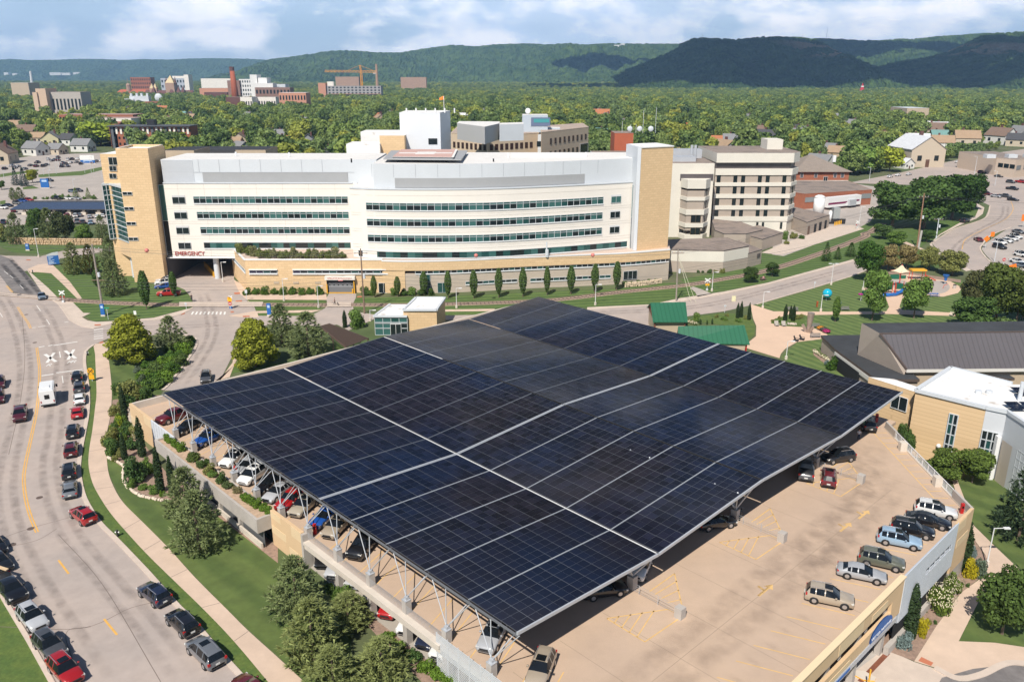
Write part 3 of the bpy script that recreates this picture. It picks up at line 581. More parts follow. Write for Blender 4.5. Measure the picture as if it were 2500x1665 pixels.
gt = MB();ribbon(gt,GP(B3,[(1420,1370),(1230,1568)]),.5,.09);tag(gt.build('drain_grate',BROWN),kind='structure')
rl = MB();ry0,ry1 = 84.9,110.0;rx = lambda y: 54.05+(y-84.9)*.037
rl.prism([(rx(ry0)-.15,ry0),(rx(ry0)+.2,ry0),(rx(ry1)+.2,ry1),(rx(ry1)-.15,ry1)],2.6,ZD+.15,0)
for y in (84.9,88.3): pass
rl.build('rail_kerb',CONCL,gar)
w = MB();w.prism([(rx(84.9)-.12,84.9),(rx(84.9)+.18,84.9),(rx(89.3)+.18,89.3),(rx(89.3)-.12,89.3)],ZD,ZD+1.15);w.build('parapet',CONC,gar)
w = MB();w.prism([(rx(106.5)-.12,106.5),(rx(106.5)+.18,106.5),(rx(110)+.18,110),(rx(110)-.12,110)],ZD,ZD+1.15);w.build('parapet',CONC,gar)
for k in range(10):
 a = 89.4+k*1.7;b = a+1.64;w = MB();w.bar((rx(a),a,ZD+1.12),(rx(b),b,ZD+1.12),.09,.08);w.bar((rx(a),a,ZD+.2),(rx(b),b,ZD+.2),.07,.07)
 for y in (a+.04,b-.04): w.bar((rx(y),y,ZD+.1),(rx(y),y,ZD+1.12),.07,.07)
 for j in range(7): w.tube((rx(a),a,ZD+.3+j*.11),(rx(b),b,ZD+.3+j*.11),.022,4)
 w.build('guard_panel',WHITEM,gar)
for f,x,y in ((Z3,515,840),(Z3,955,1290)):
 p = g(*f(x,y),ZD);w = MB();w.box((p.x+.3,p.y+.2,ZD),(.9,.9,1.25));w.build('bollard_block',CONCL,gar)
# --- canopy
can = thing('solar_canopy','vast dark solar panel canopy of four folded rows on white struts','solar canopy',(x0,y0,0))
HI,LO,RW = 8.95,7.85,19.66;TS = [0,19.64,39.25,59.25,78.64];ZS = [9.0,7.88,8.92,8.08,9.0]
def zc(t):
 k = min(3,sum(t >= q for q in TS[1:]));return ZS[k]+(ZS[k+1]-ZS[k])*(t-TS[k])/(TS[k+1]-TS[k])
PV = mat('solar_cell',(.0080,.0130,.0320),.10,spec=.17,island=.4,col2=(.0150,.0130,.0190),vs=.06)
PV.node_tree.nodes['Principled BSDF'].inputs['IOR'].default_value = 1.3
PF = mat('module_frame',(.15,.165,.19),.5)
BAY = 74.55/12;pm = MB();cand = []
def module(mb,k,i,m,n2):
 rw = TS[k+1]-TS[k]-.36;t0 = TS[k]+.18+n2*rw/9;t1 = TS[k]+.18+(n2+1)*rw/9;s0 = i*BAY+.09+m*(BAY-.18)/6;s1 = i*BAY+.09+(m+1)*(BAY-.18)/6;tm = (t0+t1)/2
 zz = lambda t: ZS[k]+(ZS[k+1]-ZS[k])*(t-TS[k])/(TS[k+1]-TS[k])
 for a,b,ga,gb in ((t0,tm,.022,.006),(tm,t1,.006,.022)):
  a += ga;b -= gb;q = [p3(s0+.011,a,zz(a)),p3(s0+.011,b,zz(b)),p3(s1-.011,b,zz(b)),p3(s1-.011,a,zz(a))];mb.face(q,0)
for k in range(4):
 for i in range(12):
  for m in range(6):
   for n2 in range(9):
    if k == 0 and (i*6+m) < 11 and len(cand) < 98: cand.append((k,i,m,n2));mb = MB();module(mb,k,i,m,n2);mb.build('solar_panel',PV,can)
    else: module(pm,k,i,m,n2)
tag(pm.build('solar_panels',PV,can),kind='stuff')
for k in range(4):
 w = MB();t0,t1 = TS[k]+.18,TS[k+1]-.18;za,zb = ZS[k],ZS[k+1]
 for z in (-.012,-.07):
  w.face([p3(.05,t0,za+z),p3(.05,t1,zb+z),p3(74.5,t1,zb+z),p3(74.5,t0,za+z)],0 if z > -.05 else 1)
 w.build('panel_frame',[PF,mat('back_sheet',(.10,.10,.11),.6)],can)
 for i in range(0,13):
  s_ = i*BAY
  for d in ((-.14,.14) if i == 5 else (0,)):
   w = MB();wid = .15 if i == 5 else (.055 if i < 5 else .025)
   w.bar(p3(s_+d,t0-.15,za+(.02 if i else -.06)),p3(s_+d,t1+.05,zb+(.02 if i else -.06)),wid if i else .16,(.06 if i < 6 else .045) if i else .30);w.build('purlin',STEEL if i < 6 else PF,can)
for k,(t_,zz) in enumerate(((.0,ZS[0]),(TS[1],ZS[1]),(TS[2],ZS[2]),(TS[3],ZS[3]),(TS[4],ZS[4]))):
 w = MB();w.bar(p3(0,t_+(.05 if k == 0 else 0),zz-.28),p3(74.5,t_+(.05 if k == 0 else 0),zz-.28),.14,.18);w.build('edge_beam',STEEL if k == 4 else mat('dark_steel',(.16,.165,.18),.5),can)
w = MB();w.bar(p3(.2,TS[1]-.14,ZS[1]+.03),p3(74.4,TS[1]-.14,ZS[1]+.03),.10,.06);w.build('gutter',WHITEM,can)
w = MB();w.bar(p3(58,TS[2]-.12,ZS[2]+.02),p3(74.4,TS[2]-.12,ZS[2]+.02),.09,.05);w.build('gutter',WHITEM,can)
for s_ in [2.45+6.1*k for k in range(12)]:
 for ds,dt in ((3.05,.75),(-2.6,.75),(.9,.7),(-1.2,3.4)):
  w = MB();w.tube(p3(s_+.1*(1 if ds > 0 else -1),-.6,5.35),p3(s_+ds,-.6+dt,zc(max(0,dt-.6))-.25),.052,7);w.build('strut',STEEL,can)
for tr_,zt in ((18.2,LO),(37.4,HI),(57.0,LO)):
 for k in range(2):
  for ds,dt in ((3,.9),(-1.8,.9),(1.5,-2.6),(-1.5,-2.6)):
   s_ = 2.0+12.2*k;w = MB();w.tube(p3(s_,tr_,5.05),p3(s_+ds,tr_+dt,zt-.2),.09,6);w.build('strut',STEEL,can)
# ------------------------------------------------------------------ hospital
_wc = {}
FRM = mat('window_frame',(.55,.58,.60),.5)
def window(parent,c,d,w,h,gl=GLASS,fr=FRM,split=1,depth=.10,name='window'):
 key = (round(w,2),round(h,2),gl.name,fr.name if fr else '',split)
 if key not in _wc:
  mb = MB();mb.box((0,-.03,-h/2),(w,.10,h),0,0)
  if fr:
   t = .07
   mb.box((0,-.07,-h/2-t),(w+2*t,.14,t),0,1);mb.box((0,-.07,h/2),(w+2*t,.14,t),0,1)
   for x in [-w/2-t/2,w/2+t/2]+[-w/2+w*k/split for k in range(1,split)]: mb.box((x,-.07,-h/2),(t,.14,h),0,1)
  ob = mb.build(name,[gl,fr or gl],None,False,None,True);_wc[key] = ob.data;bpy.data.objects.remove(ob)
 o = link(bpy.data.objects.new(name,_wc[key]));o.parent = parent;o.location = Vector(c)-wl(parent);o.rotation_euler = (0,0,math.atan2(d[1],d[0]));return o
def along(pts):
 L_ = [0]
 for a,b in zip(pts,pts[1:]): L_.append(L_[-1]+math.hypot(b[0]-a[0],b[1]-a[1]))
 def f(q):
  q = max(0,min(L_[-1],q));i = max(k for k in range(len(L_)-1) if L_[k] <= q+1e-9);k = (q-L_[i])/max(1e-9,L_[i+1]-L_[i])
  a,b = pts[i],pts[i+1];d = Vector((b[0]-a[0],b[1]-a[1])).normalized();return Vector((a[0]+(b[0]-a[0])*k,a[1]+(b[1]-a[1])*k)),d
 return f,L_[-1]
def band(parent,pts,z0,z1,pane,seed,mats=None,transom=.3,pat=None,sill=True,off=.05,name='window_band',mull=True):
 f,L_ = along(pts);n = max(1,round(L_/pane));r = random.Random(seed);gm = MB();fm = MB()
 mats = mats or [GLASS,TEAL,TEALD]
 def P(q,z,o): p,d = f(q);return (p.x+d.y*o,p.y-d.x*o,z)
 for k in range(n):
  a,b = L_*k/n,L_*(k+1)/n;ph = k % 3
  mi = (2 if ph == 2 else (0 if r.random() < .62 else 1)) if pat is None else pat[k % len(pat)]
  zt = z1-transom*(z1-z0)
  gm.face([P(a,z0,off),P(b,z0,off),P(b,zt,off),P(a,zt,off)],mi);gm.face([P(a,zt,off),P(b,zt,off),P(b,z1,off),P(a,z1,off)],2 if ph == 2 else 1)
 g_ = gm.build(name,mats,parent)
 for k in range(n+1 if mull else 0): fm.bar(P(L_*k/n,z0,off+.03),P(L_*k/n,z1,off+.03),.10,.10)
 nn = max(2,int(L_/3))
 for k in range(nn):
  for z in (z0,z1)+((z1-transom*(z1-z0),) if mull else ()): fm.bar(P(L_*k/nn,z,off+.03),P(L_*(k+1)/nn,z,off+.03),.10,.09)
  if sill: fm.bar(P(L_*k/nn,z0-.12,off+.08),P(L_*(k+1)/nn,z0-.12,off+.08),.16,.2,1)
 fm.build('frame',[FRM,WHITEM],g_);return g_
def sub(pts,a,b,n=24):
 f,L_ = along(pts);return [tuple(f(a+(b-a)*k/n)[0]) for k in range(n+1)]
def q_of(pts,u,z):
 f,L_ = along(pts);best = (1e9,0)
 for k in range(600):
  q = L_*k/599;p = f(q)[0];dz = z-HH;fw = p.y*_c-dz*_s;uu = 1250+FPX*p.x/fw
  if abs(uu-u) < best[0]: best = (abs(uu-u),q)
 return best[1]
hos = thing('hospital','long cream hospital with tan end towers, curved front and an emergency entrance','hospital',(-30,216,0))
ROOFW = mat('pale_roof_membrane',(.72,.70,.67),.9,.06,.2)
def part(name,mats,fn,parent=hos): mb = MB();fn(mb);return mb.build(name,mats,parent)
tl = part('tower',[TANB,WROOF],lambda m: (m.prism([(-101.6,213.5),(-93.3,213.5),(-94.0,225),(-103,226)],0,34.7,0,1),[m.prism(q,34.7,35.3,0,1) for q in ([(-101.6,213.5),(-93.3,213.5),(-93.3,213.9),(-101.6,213.9)],[(-93.75,213.9),(-93.3,213.9),(-94,225),(-94.4,225)],[(-101.6,213.9),(-101.2,213.9),(-102.6,225.6),(-103,225.6)],[(-103,225.6),(-94,224.6),(-94,225),(-103,226)])]))
part('rear_wing',[TANB,WROOF],lambda m: m.prism([(-109.5,221),(-102,221),(-102,245),(-109.5,245)],0,33.2,0,1))
for y in (222,297,372):
 p = at(*E1(190,y),220.9);window(hos,p,(1,0),2.2 if y < 250 else 1.8,1.9 if y < 250 else 1.2,GLASS,FRM,2)
for x0_,y in ((335,548),(352,700),(375,850),(396,1005)):
 p = at(*E1(x0_,y),213.45);window(hos,p,(1,0),2.4,.75,GLASS,WHITEM,2)
gs = [(-101.9,214.6),tuple(g(*E1(160,455),25.2))[:2],tuple(g(*E1(82,462),25.2))[:2],(-112.5,233),(-104,233)]
st_ = part('stair_glazing',[TEALD,FRM,TANP],lambda m: (m.prism(gs,10.6,25.0,0,1),m.prism([gs[0],gs[1],(-104,233)],6.4,10.6,2,2,True)))
def stairbars(m):
 gp = [(p[0]-.05,p[1]-.12) for p in gs[:3]]
 for k in range(12):
  z = 10.6+k*1.31
  for a,b in zip(gp,gp[1:]): m.bar((*a,z),(*b,z),.12,.10 if k % 3 else .28)
 for q in gp+[((gp[1][0]+gp[2][0])/2,(gp[1][1]+gp[2][1])/2)]: m.bar((*q,10.5),(*q,25.2),.14,.14)
 m.prism([(gs[0][0],gs[0][1]-.3),(gs[1][0]-.2,gs[1][1]-.3),(gs[2][0]-.3,gs[2][1]),gs[3],gs[4]],25.0,25.5)
part('stair_frame',FRM,stairbars,st_)
part('stair_column',GREYM,lambda m: m.tube((-104.3,219.5,0),(-104.3,219.5,6.5),.5,10))
band(hos,[(-93.3,216.9),(-91.7,216.9)],6.6,25.6,1.6,3,transom=.5,sill=False)
gb = part('glazed_link',[TEALD,FRM],lambda m: [m.prism([(-93.4,217.0),(-91.6,217.0),(-91.6,222),(-93.4,222)],6.4+k*2.4,8.6+k*2.4,0) for k in range(8)])
FL = [(-91.6,216.2),(-42.0,216.2)]
part('facade',[CREAM,ROOFW],lambda m: m.prism([(-91.6,216.2),(-40.5,216.2),(-40.5,250),(-91.6,250)],6.3,26.0,0,1,True))
part('facade_joint',mat('panel_joint',(.50,.455,.40),.9),lambda m: [m.box((-66.8,216.19,z),(49.6,.02,.05)) for z in (24.6,20.0,19.4,16.0,15.4,12.0,11.3,7.9)]+[m.box((-88+k*6.9,216.188,6.4),(.04,.02,19.5)) for k in range(7)])
part('coping',GREYM,lambda m: m.box((-66.8,216.4,26.0),(49.8,.7,.28)))
for i,(a,b) in enumerate(((20.85,22.65),(16.85,18.6),(12.8,14.55),(8.8,10.4))):
 q0 = at(*E1(1000+i*17,600),216.2).x+91.6;band(hos,sub(FL,q0,48.2),a,b,1.62,10+i,transom=.28 if i < 3 else .05,mull=i < 3)
 p = at(*E1(853+i*20,614+i*154),216.15);window(hos,(p.x,216.15,(a+b)/2-.1),(1,0),3.3,1.6,GLASS,FRM,2)
 if i < 3: part('blind_band',mat('band_grey',(.60,.60,.60),.8),lambda m: m.box((p.x,216.1,b-.1),(3.4,.06,.45)))
part('penthouse',[GREYM,ROOFW],lambda m: m.prism([(-92.0,217.3),(-35.5,217.3),(-35.5,235.5),(-92,235.5)],26.0,32.1,0,1))
part('ribbed_panel',mat('ribbed_metal',(.62,.64,.67),.5,.04,.3),lambda m: [m.box((-87.8,217.26,26.3+k*.29),(8.2,.08,.2)) for k in range(20)])
part('louvre',LOUV,lambda m: m.box((-62.3,217.24,26.2),(38.2,.1,2.55)))
part('panel_joint',mat('thin_joint',(.40,.42,.45),.7),lambda m: [m.box((x,217.27,28.8),(.09,.06,3.3)) for x in (-82.2,-76.8,-71.4,-66,-60.6,-55.2,-49.8)]+[m.box((-66,217.26,28.78),(49,.06,.08))])
FC = [tuple(p)[:2] for p in smooth_line([(-40.9,206.9,0),(-34.5,204.9,0),(-20.9,204.1,0),(-6.4,205.3,0),(8.4,209.5,0),(19.9,213.8,0),(32.6,219.2,0)],6)]
part('curved_facade',[CREAM,ROOFW],lambda m: m.prism(FC+[(33,250),(-41,250)],7.0,26.0,0,1,True))
LC = along(FC)[1]
def offc(pts,o):
 f,L_ = along(pts);return [(f(L_*k/30)[0].x+f(L_*k/30)[1].y*o,f(L_*k/30)[0].y-f(L_*k/30)[1].x*o) for k in range(31)]
part('coping',GREYM,lambda m: [m.bar((*a,26.1),(*b,26.1),.7,.3) for a,b in zip(offc(FC,-.2),offc(FC,-.2)[1:])])
part('facade_joint',MT['panel_joint'],lambda m: [m.bar((*a,z),(*b,z),.04,.05) for z in (24.5,20.0,19.4,15.9,15.3,11.9,11.2) for a,b in zip(offc(FC,.01),offc(FC,.01)[1:])])
for i,(a,b) in enumerate(((20.85,22.65),(16.85,18.6),(12.8,14.55))):
 x = 894+i*2.5;band(hos,sub(FC,q_of(FC,x,a),q_of(FC,1472-i*1.5,a)),a,b,1.72,30+i,transom=.28)
 f,_L = along(FC);q = q_of(FC,1503-i*2,a);p,d = f(q);window(hos,(p.x+d.y*.05,p.y-d.x*.05,(a+b)/2),d,2.9,1.6,GLASS if i else TEAL,FRM,2)
 part('blind_band',MT['band_grey'],lambda m: m.box((p.x+d.y*.02,p.y-d.x*.02,b-.1),(3.0,.1,.45),math.atan2(d.y,d.x)))
band(hos,sub(FC,1.5,LC-1.5),8.75,10.3,1.9,41,transom=.04,mull=False)
PC = offc(FC,-.9)
f_,L_ = along(PC);PCs = sub(PC,q_of(PC,912,28),L_)
part('penthouse',[GREYM,ROOFW],lambda m: m.prism(PCs+[(33,237),(PCs[0][0],237)],26.0,32.2,0,1))
lv = sub(PC,q_of(PC,964,27),q_of(PC,1427,27))
part('louvre',LOUV,lambda m: [m.bar((a[0],a[1]-.03,27.55),(b[0],b[1]-.03,27.55),.12,2.4) for a,b in zip(lv,lv[1:])])
part('panel_joint',MT['thin_joint'],lambda m: [m.bar((f_(q)[0].x,f_(q)[0].y-.02,28.9),(f_(q)[0].x,f_(q)[0].y-.02,32.1),.09,.06) for q in (6,11.5,17,22.5,28,33.5,39,44.5,50,55,60,65)])
tR = [(33.5,215.4),(42.6,220.0),(39.6,229.5),(31.6,226.0)]
part('tower',[TANB,WROOF],lambda m: m.prism(tR,5.9,35.2,0,1,True))
part('tower_cladding',GREYM,lambda m: m.prism([(33.44,215.3),(33.5,215.6),(31.7,226),(30.9,225.6),(32.6,216)],7.8,35.4))
part('tower_coping',WHITEM,lambda m: [m.bar((*a,35.3),(*b,35.3),.4,.25) for a,b in zip(tR,tR[1:]+tR[:1])])
lk = [(FC[-1][0]-.4,FC[-1][1]-.6),(33.2,218.2)]
band(hos,[(32.3,218.7),(33.4,217.4)],8.2,25.4,1.4,51,transom=.5,sill=False,off=.35)
PD = [tuple(p)[:2] for p in smooth_line([(-33,202.6,0),(-26.8,202.0,0),(-14.2,203.0,0),(4.7,207.0,0),(28.3,211.6,0),(42.6,216.6,0)],6)]
PINK = mat('terrace_paving',(.60,.47,.39),.9,.08,.4)
part('podium',[TANB,PINK],lambda m: m.prism([(-77.6,221.5),(-67.8,202.6),(-33,202.6),(-33,240),(-77.6,240)],0,8.5,0,1))
part('podium_coping',WHITEM,lambda m: (m.box((-50.4,202.75,8.5),(35,.5,.3)),m.bar((-67.9,202.8,8.65),(-77.5,221.3,8.65),.5,.3)))
part('curved_podium',[mat('grey_beige_block',(.50,.425,.35),.9,.05,.5),PINK],lambda m: m.prism(PD+[(42.6,226),(-33,226)],0,5.15,0))
part('spandrel_band',[TANB,PINK],lambda m: m.prism(offc(PD,.25)+[(44,226),(-33,226)],5.95,8.3,0,1,True))
part('terrace_coping',WHITEM,lambda m: [m.bar((*a,8.4),(*b,8.4),.45,.28) for a,b in zip(offc(PD,.1),offc(PD,.1)[1:])])
f,L2 = along(PD)
band(hos,sub(PD,8.5,L2-1.2),5.15,5.95,1.5,61,transom=.05,off=.06,mats=[GLASS,TEALD,GLASS])
part('band_trim',WHITEM,lambda m: [m.bar((*a,5.02),(*b,5.02),.2,.22) for a,b in zip(sub(PD,9,L2-.1),sub(PD,9,L2-.1)[1:])])
part('podium_pier',TANB,lambda m: m.prism([(-33,202.5),(-27.2,201.8),(-27.2,206),(-33,206)],0,5.95,0))
for a,b,u0,u1,z0,z1 in ((0,0,1137,1262,2.0,2.75),(0,0,1294,1491,1.9,2.7)):
 band(hos,sub(PD,q_of(PD,u0,z0),q_of(PD,u1,z0)),z0,z1,1.55,70+u0,transom=.05,mats=[GLASS,TEALD,GLASS])
f,_L = along(PD)
for u,w_,h_,z,gl,sp in ((1538,3.9,2.2,2.3,GLASS,3),(1038,2.6,3.6,3.3,TEALD,2),(1080,2.4,2.5,1.4,TEALD,2)):
 p,d = f(q_of(PD,u,z));window(hos,(p.x+d.y*.06,p.y-d.x*.06,z),d,w_,h_,gl,FRM,sp)
for a,b,n_ in ((262,625,4),(832,2068,13)):
 pa,pb = at(*E2(a,545),202.6),at(*E2(b,545),202.6);band(hos,[(pa.x,202.6),(pb.x,202.6)],5.15,5.85,(pb.x-pa.x)/n_,80+n_,transom=.05,mats=[GLASS,mat('violet_glass',(.03,.025,.06),.1),TEALD])
 part('eyebrow',WHITEM,lambda m: (m.box(((pa.x+pb.x)/2,202.45,6.0),(pb.x-pa.x+.2,.5,.2)),m.box(((pa.x+pb.x)/2,202.45,4.85),(pb.x-pa.x+.2,.4,.28))))
band(hos,[(-77.0,220.2),(-67.9,202.8)],5.15,5.9,1.6,91,transom=.05,mats=[GLASS,GLASS,TEALD]);
for x in (615,870,1155): p = at(*E2(x,692),202.55);part('vent_grille',BUFF,lambda m: m.box((p.x,202.55,2.4),(1.4,.1,.55)))
part('undercroft_wall',mat('undercroft',(.10,.10,.11),.9),lambda m: (m.box((-80,238,0),(30,.4,6.3)),m.box((-93.2,227,0),(.5,22,6.3))))  # wall colour darkened to give the shade of the open drive
p = g(529,682);part('column',GREYM,lambda m: m.tube((p.x,p.y+1.0,0),(p.x,p.y+1.0,6.3),.75,14))
yl = part('guard_wall',mat('safety_yellow',(.80,.42,.03),.55),lambda m: m.bar((*tuple(g(*E1(1215,1395)))[:2],.8),(*tuple(g(*E1(1115,1290)))[:2],.8),.35,1.5))
part('overhang_lip',WHITEM,lambda m: m.box((-80.5,216.15,6.1),(25,.5,.25)))
REDL = mat('red_lettering',(.42,.03,.02),.5)
p = at(*E1(962,1150),216.1);text('EMERGENCY',1.6,REDL,hos,(p.x,216.08,7.3),(math.pi/2,0,0),.06,'lettering',wid=7.9)
pa = at(*E2(1275,830),202.5);pb = at(*E2(1655,830),202.5);xm = (pa.x+pb.x)/2;wd = pb.x-pa.x
part('ambulance_shade_panel',DARK,lambda m: m.box((xm,202.55,0),(wd-.2,.12,3.7)))  # flat near-black panel, the recess shade is painted on the facade
ad = part('ambulance_door',[mat('door_grey',(.16,.165,.175),.6),GLASS,STEEL],lambda m: (m.box((xm,202.44,.1),(wd-1.2,.1,2.7),0,0),[m.box((xm-wd*.38+k*wd*.15,202.38,1.95),(.35,.06,.3),0,1) for k in range(6)],m.box((xm,202.38,2.4),(wd-1.3,.06,.12),0,2),m.box((xm,202.38,1.7),(wd-1.3,.06,.12),0,2)))
asg = part('ambulance_canopy',CREAM,lambda m: m.box((xm,202.0,3.65),(wd+.2,1.3,.85)))
text('AMBULANCE ENTRANCE ONLY',.5,REDL,asg,(xm,201.33,4.08),(math.pi/2,0,0),.02,wid=wd*.84)
YP = MT['safety_yellow']
for x,h_ in ((pa.x+.25,2.4),(pb.x-.25,3.3),(pb.x-.7,1.2)): part('bollard',YP,lambda m: m.tube((x,201.9,0),(x,201.9,h_),.16,8))
part('door_sill',YP,lambda m: m.box((xm,202.3,0),(wd-1,.3,.18)))
part('warning_light',mat('red_lamp_glow',(.8,.2,.2),.5,emit=(1,.35,.35,1.2)),lambda m: m.box((xm,202.2,3.3),(1.2,.15,.18)))
p = at(*E2(2015,765),202.5);dr = window(hos,(p.x,202.52,1.3),(1,0),2.4,2.5,GLASS,WHITEM,2);dr.name = 'door'
hp = [g(*R2(358,1073),33.6),g(*R2(770,1078),33.6),g(*R2(797,1022),33.6),g(*R2(420,1022),33.6)]
yb = max(p.y for p in hp)
hpt = part('helipad',[mat('helipad_pink',(.56,.36,.31),.9,.06,.4),LOUV,WHT],lambda m: (m.prism([p[:2] for p in hp],33.2,33.6,1,0,True),m.prism([(hp[0].x-2.2,hp[0].y-.8),(hp[1].x+2.2,hp[1].y-.8),(hp[2].x+3,hp[2].y+1),(hp[3].x-3,hp[3].y+1)],32.95,33.2,1,1,True)))
hcx = sum(p.x for p in hp)/4;hcy = sum(p.y for p in hp)/4
part('helipad_marking',WHT,lambda m: (m.box((hcx,hcy,33.6),(14,2.6,.02)),m.box((hcx,hcy,33.605),(5.0,7.0,.02)),m.bar((*hp[0][:2],33.62),(*hp[1][:2],33.62),.5,.03),m.bar((*hp[1][:2],33.62),(*hp[2][:2],33.62),.6,.03)),hpt)
part('helipad_support',DARK,lambda m: [m.tube((hcx+k*6,hp[0].y+1.5,32),(hcx+k*6,hp[0].y+1.5,33),.2,6) for k in (-3,-1,1,3)],hpt)
[part('roof_vent',WHITEM,lambda m: m.tube((x,y,32.2),(x,y,33.3),.25,6)) for x,y in ((-20,214),(-1,222),(20,225),(-60,224),(-75,226))];part('roof_duct',WHITEM,lambda m: m.box((10,224,32.2),(20,2,.9)))
for c,y in ((1415,190),(1640,205)): pass
vp = at(1336,610,206.5);part('vent_pipe',GREYM,lambda m: (m.tube((vp.x,207.5,8.3),(vp.x,207.5,10.2),.45,8),m.tube((vp.x-.1,207.6,10.2),(vp.x-.1,207.6,12.2),.2,6)))
# ------------------------------------------------------------------ generic far buildings
def building(name,label,cat,poly,h,wallm,roofm,z0=0,par=.6,rows=(),group=None,trim=None):
 cx = sum(p[0] for p in poly)/len(poly);cy = sum(p[1] for p in poly)/len(poly)
 t = thing(name,label,cat,(cx,cy,z0),group);poly = [tuple(p)[:2] for p in poly]
 if sum(poly[k][0]*poly[(k+1) % len(poly)][1]-poly[(k+1) % len(poly)][0]*poly[k][1] for k in range(len(poly))) < 0: poly = poly[::-1]
 mb = MB();mb.prism(poly,z0,z0+h,0);mb.build('wall',wallm,t)
 ins = [(cx+(p[0]-cx)*.985,cy+(p[1]-cy)*.985) for p in poly]
 mb = MB();mb.prism([(cx+(p[0]-cx)*1.004,cy+(p[1]-cy)*1.004) for p in poly],z0+h,z0+h+.15,1,1)
 mb.prism(ins,z0+h+.15,z0+h+.19,0,0);mb.build('roof',[roofm,trim or wallm],t)
 for (i,zc_,wd_,ht_,n,gl,m0,m1) in rows:
  a,b = Vector(poly[i]),Vector(poly[(i+1) % len(poly)]);d = (b-a).normalized()
  for k in range(n):
   q = m0+(1-m0-m1)*(k+.5)/n;c = a.lerp(b,q);window(t,(c.x+d.y*.05,c.y-d.x*.05,z0+zc_),d,wd_,ht_,gl,None)
 return t
def gp_(f,pts,z): return [tuple(g(*f(*p),z))[:2] for p in pts]
Y = 262;a,b = at(*R2(415,1000),Y),at(*R2(690,1000),Y);zt = at(*R2(415,775),Y).z
t = building('service_tower','plain white windowless rooftop tower behind the helipad','building',[(a.x,Y),(b.x,Y),(b.x+2,Y+16),(a.x,Y+16)],zt,mat('white_cladding',(.70,.72,.75),.6,.03,.2),WROOF)
for x in (650,620): p = at(*R2(x,968),Y-.05);window(t,p,(1,0),1.4,1.8,GLASS,None)
mb = MB();[mb.tube((a.x+2+k*3,Y+2,zt),(a.x+2+k*3,Y+2,zt+1.4),.25,5) for k in range(6)];mb.tube((a.x+13.5,Y+5,zt),(a.x+13.5,Y+5,zt+5),.1,4);mb.build('roof_vent',WHITEM,t)
fm = MB();fm.face([(a.x+13.5,Y+5,zt+5),(a.x+12.1,Y+5.3,zt+4.4),(a.x+12.1,Y+5.1,zt+3.7),(a.x+13.5,Y+5,zt+3.9)]);fm.face([(a.x+13.5,Y+5.04,zt+3.9),(a.x+12.1,Y+5.14,zt+3.7),(a.x+12.1,Y+5.34,zt+4.4),(a.x+13.5,Y+5.04,zt+5)]);fm.build('windsock',ORNG,t)
for f,xa,xb,yt,yb_,Y,wm,lab in ((R2,140,415,907,985,275,WROOF,'low white rooftop block left of the white service tower'),(R2,270,440,932,1045,258,TANB,'tan rooftop block in front of the white service tower'),(R2,42,272,990,1045,256,WROOF,'white rooftop block with dark slots beside the tan block')):
 a,b = at(*f(xa,yt),Y),at(*f(xb,yt),Y);t = building('roof_block',lab,'building',[(a.x,Y),(b.x,Y),(b.x,Y+10),(a.x,Y+10)],a.z,wm,WROOF)
 if xa == 42:
  for k in range(4): window(t,(a.x+3+k*6,Y-.05,a.z-4),(1,0),4,1.2,DARK,None)
for xa,xb,yt,Y,lab in ((1110,1325,1033,262,'low tan wing behind the left tan tower'),(1610,1815,1030,270,'low tan roof block between trees and the hospital roof'),(0,0,0,0,'')):
 if xb: a,b = at(*R1(xa,yt),Y),at(*R1(xb,yt),Y);building('rear_wing',lab,'building',[(a.x,Y),(b.x,Y),(b.x,Y+14),(a.x,Y+14)],a.z,BUFF,BLKROOF)
a,b = at(*R1(1210,1005),285),at(*R1(1720,1030),285);building('rear_wing','dark flat roofed block behind the low tan wing','building',[(a.x,285),(b.x,285),(b.x,300),(a.x,300)],b.z,mat('charcoal_wall',(.06,.06,.065),.8),BLKROOF)
zr = at(*R2(1005,930),310).z
c0,c1,c2_ = [g(*R2(x,y),zr) for x,y in ((757,912),(1005,932),(1357,912))]
mt_ = [(c0.x,c0.y),(c1.x,c1.y),(c2_.x,c2_.y),(c2_.x,c2_.y+40),(c0.x,c0.y+40)]
rows = []
for z in (zr-4.2,zr-9.0,zr-13.6): rows += [(0,z,1.4,2.2,8,mat('brown_glass',(.05,.03,.028),.15),.04,.0),(1,z,1.4,2.2,9,MT['brown_glass'],.03,.10)]
t = building('clinic_building','long tan office block with square windows and a bluish rooftop tower','office building',mt_,zr,mat('clinic_buff',(.60,.475,.345),.9,.05,.3),mat('tan_roof',(.42,.33,.27),.9,.1,.3),rows=rows)
d0,d1 = g(*R2(1380,908),zr+.8),g(*R2(1700,872),zr+.8)
t2 = building('clinic_wing','right wing of the tan office block with a dark glass corner','office building',[(d0.x,d0.y),(d1.x,d1.y),(d1.x,d1.y+30),(d0.x,d0.y+40)],zr+.8,MT['clinic_buff'],MT['tan_roof'],rows=[(0,z,1.4,2.2,9,MT['brown_glass'],.13,.02) for z in (zr-2.8,zr-7.6,zr-12)])
window(t2,((d0.x*.1+d1.x*.9),d0.y*.1+d1.y*.9-.3,zr-9),(d1-d0)[:2],7,7,GLASS,FRM,1)
mb = MB();zp = zr+5.5;q0,q1,q2 = g(*R2(800,843),zp),g(*R2(990,868),zp),g(*R2(1090,845),zp);mb.prism([(q0.x,q0.y),(q1.x,q1.y),(q2.x,q2.y),(q2.x,q2.y+12),(q0.x,q0.y+12)],zr,zp,0,1)
q0,q1 = g(*R2(1090,853),zp),g(*R2(1256,848),zp);mb.prism([(q0.x,q0.y),(q1.x,q1.y),(q1.x,q1.y+10),(q0.x,q0.y+10)],zr,zp,2,1)
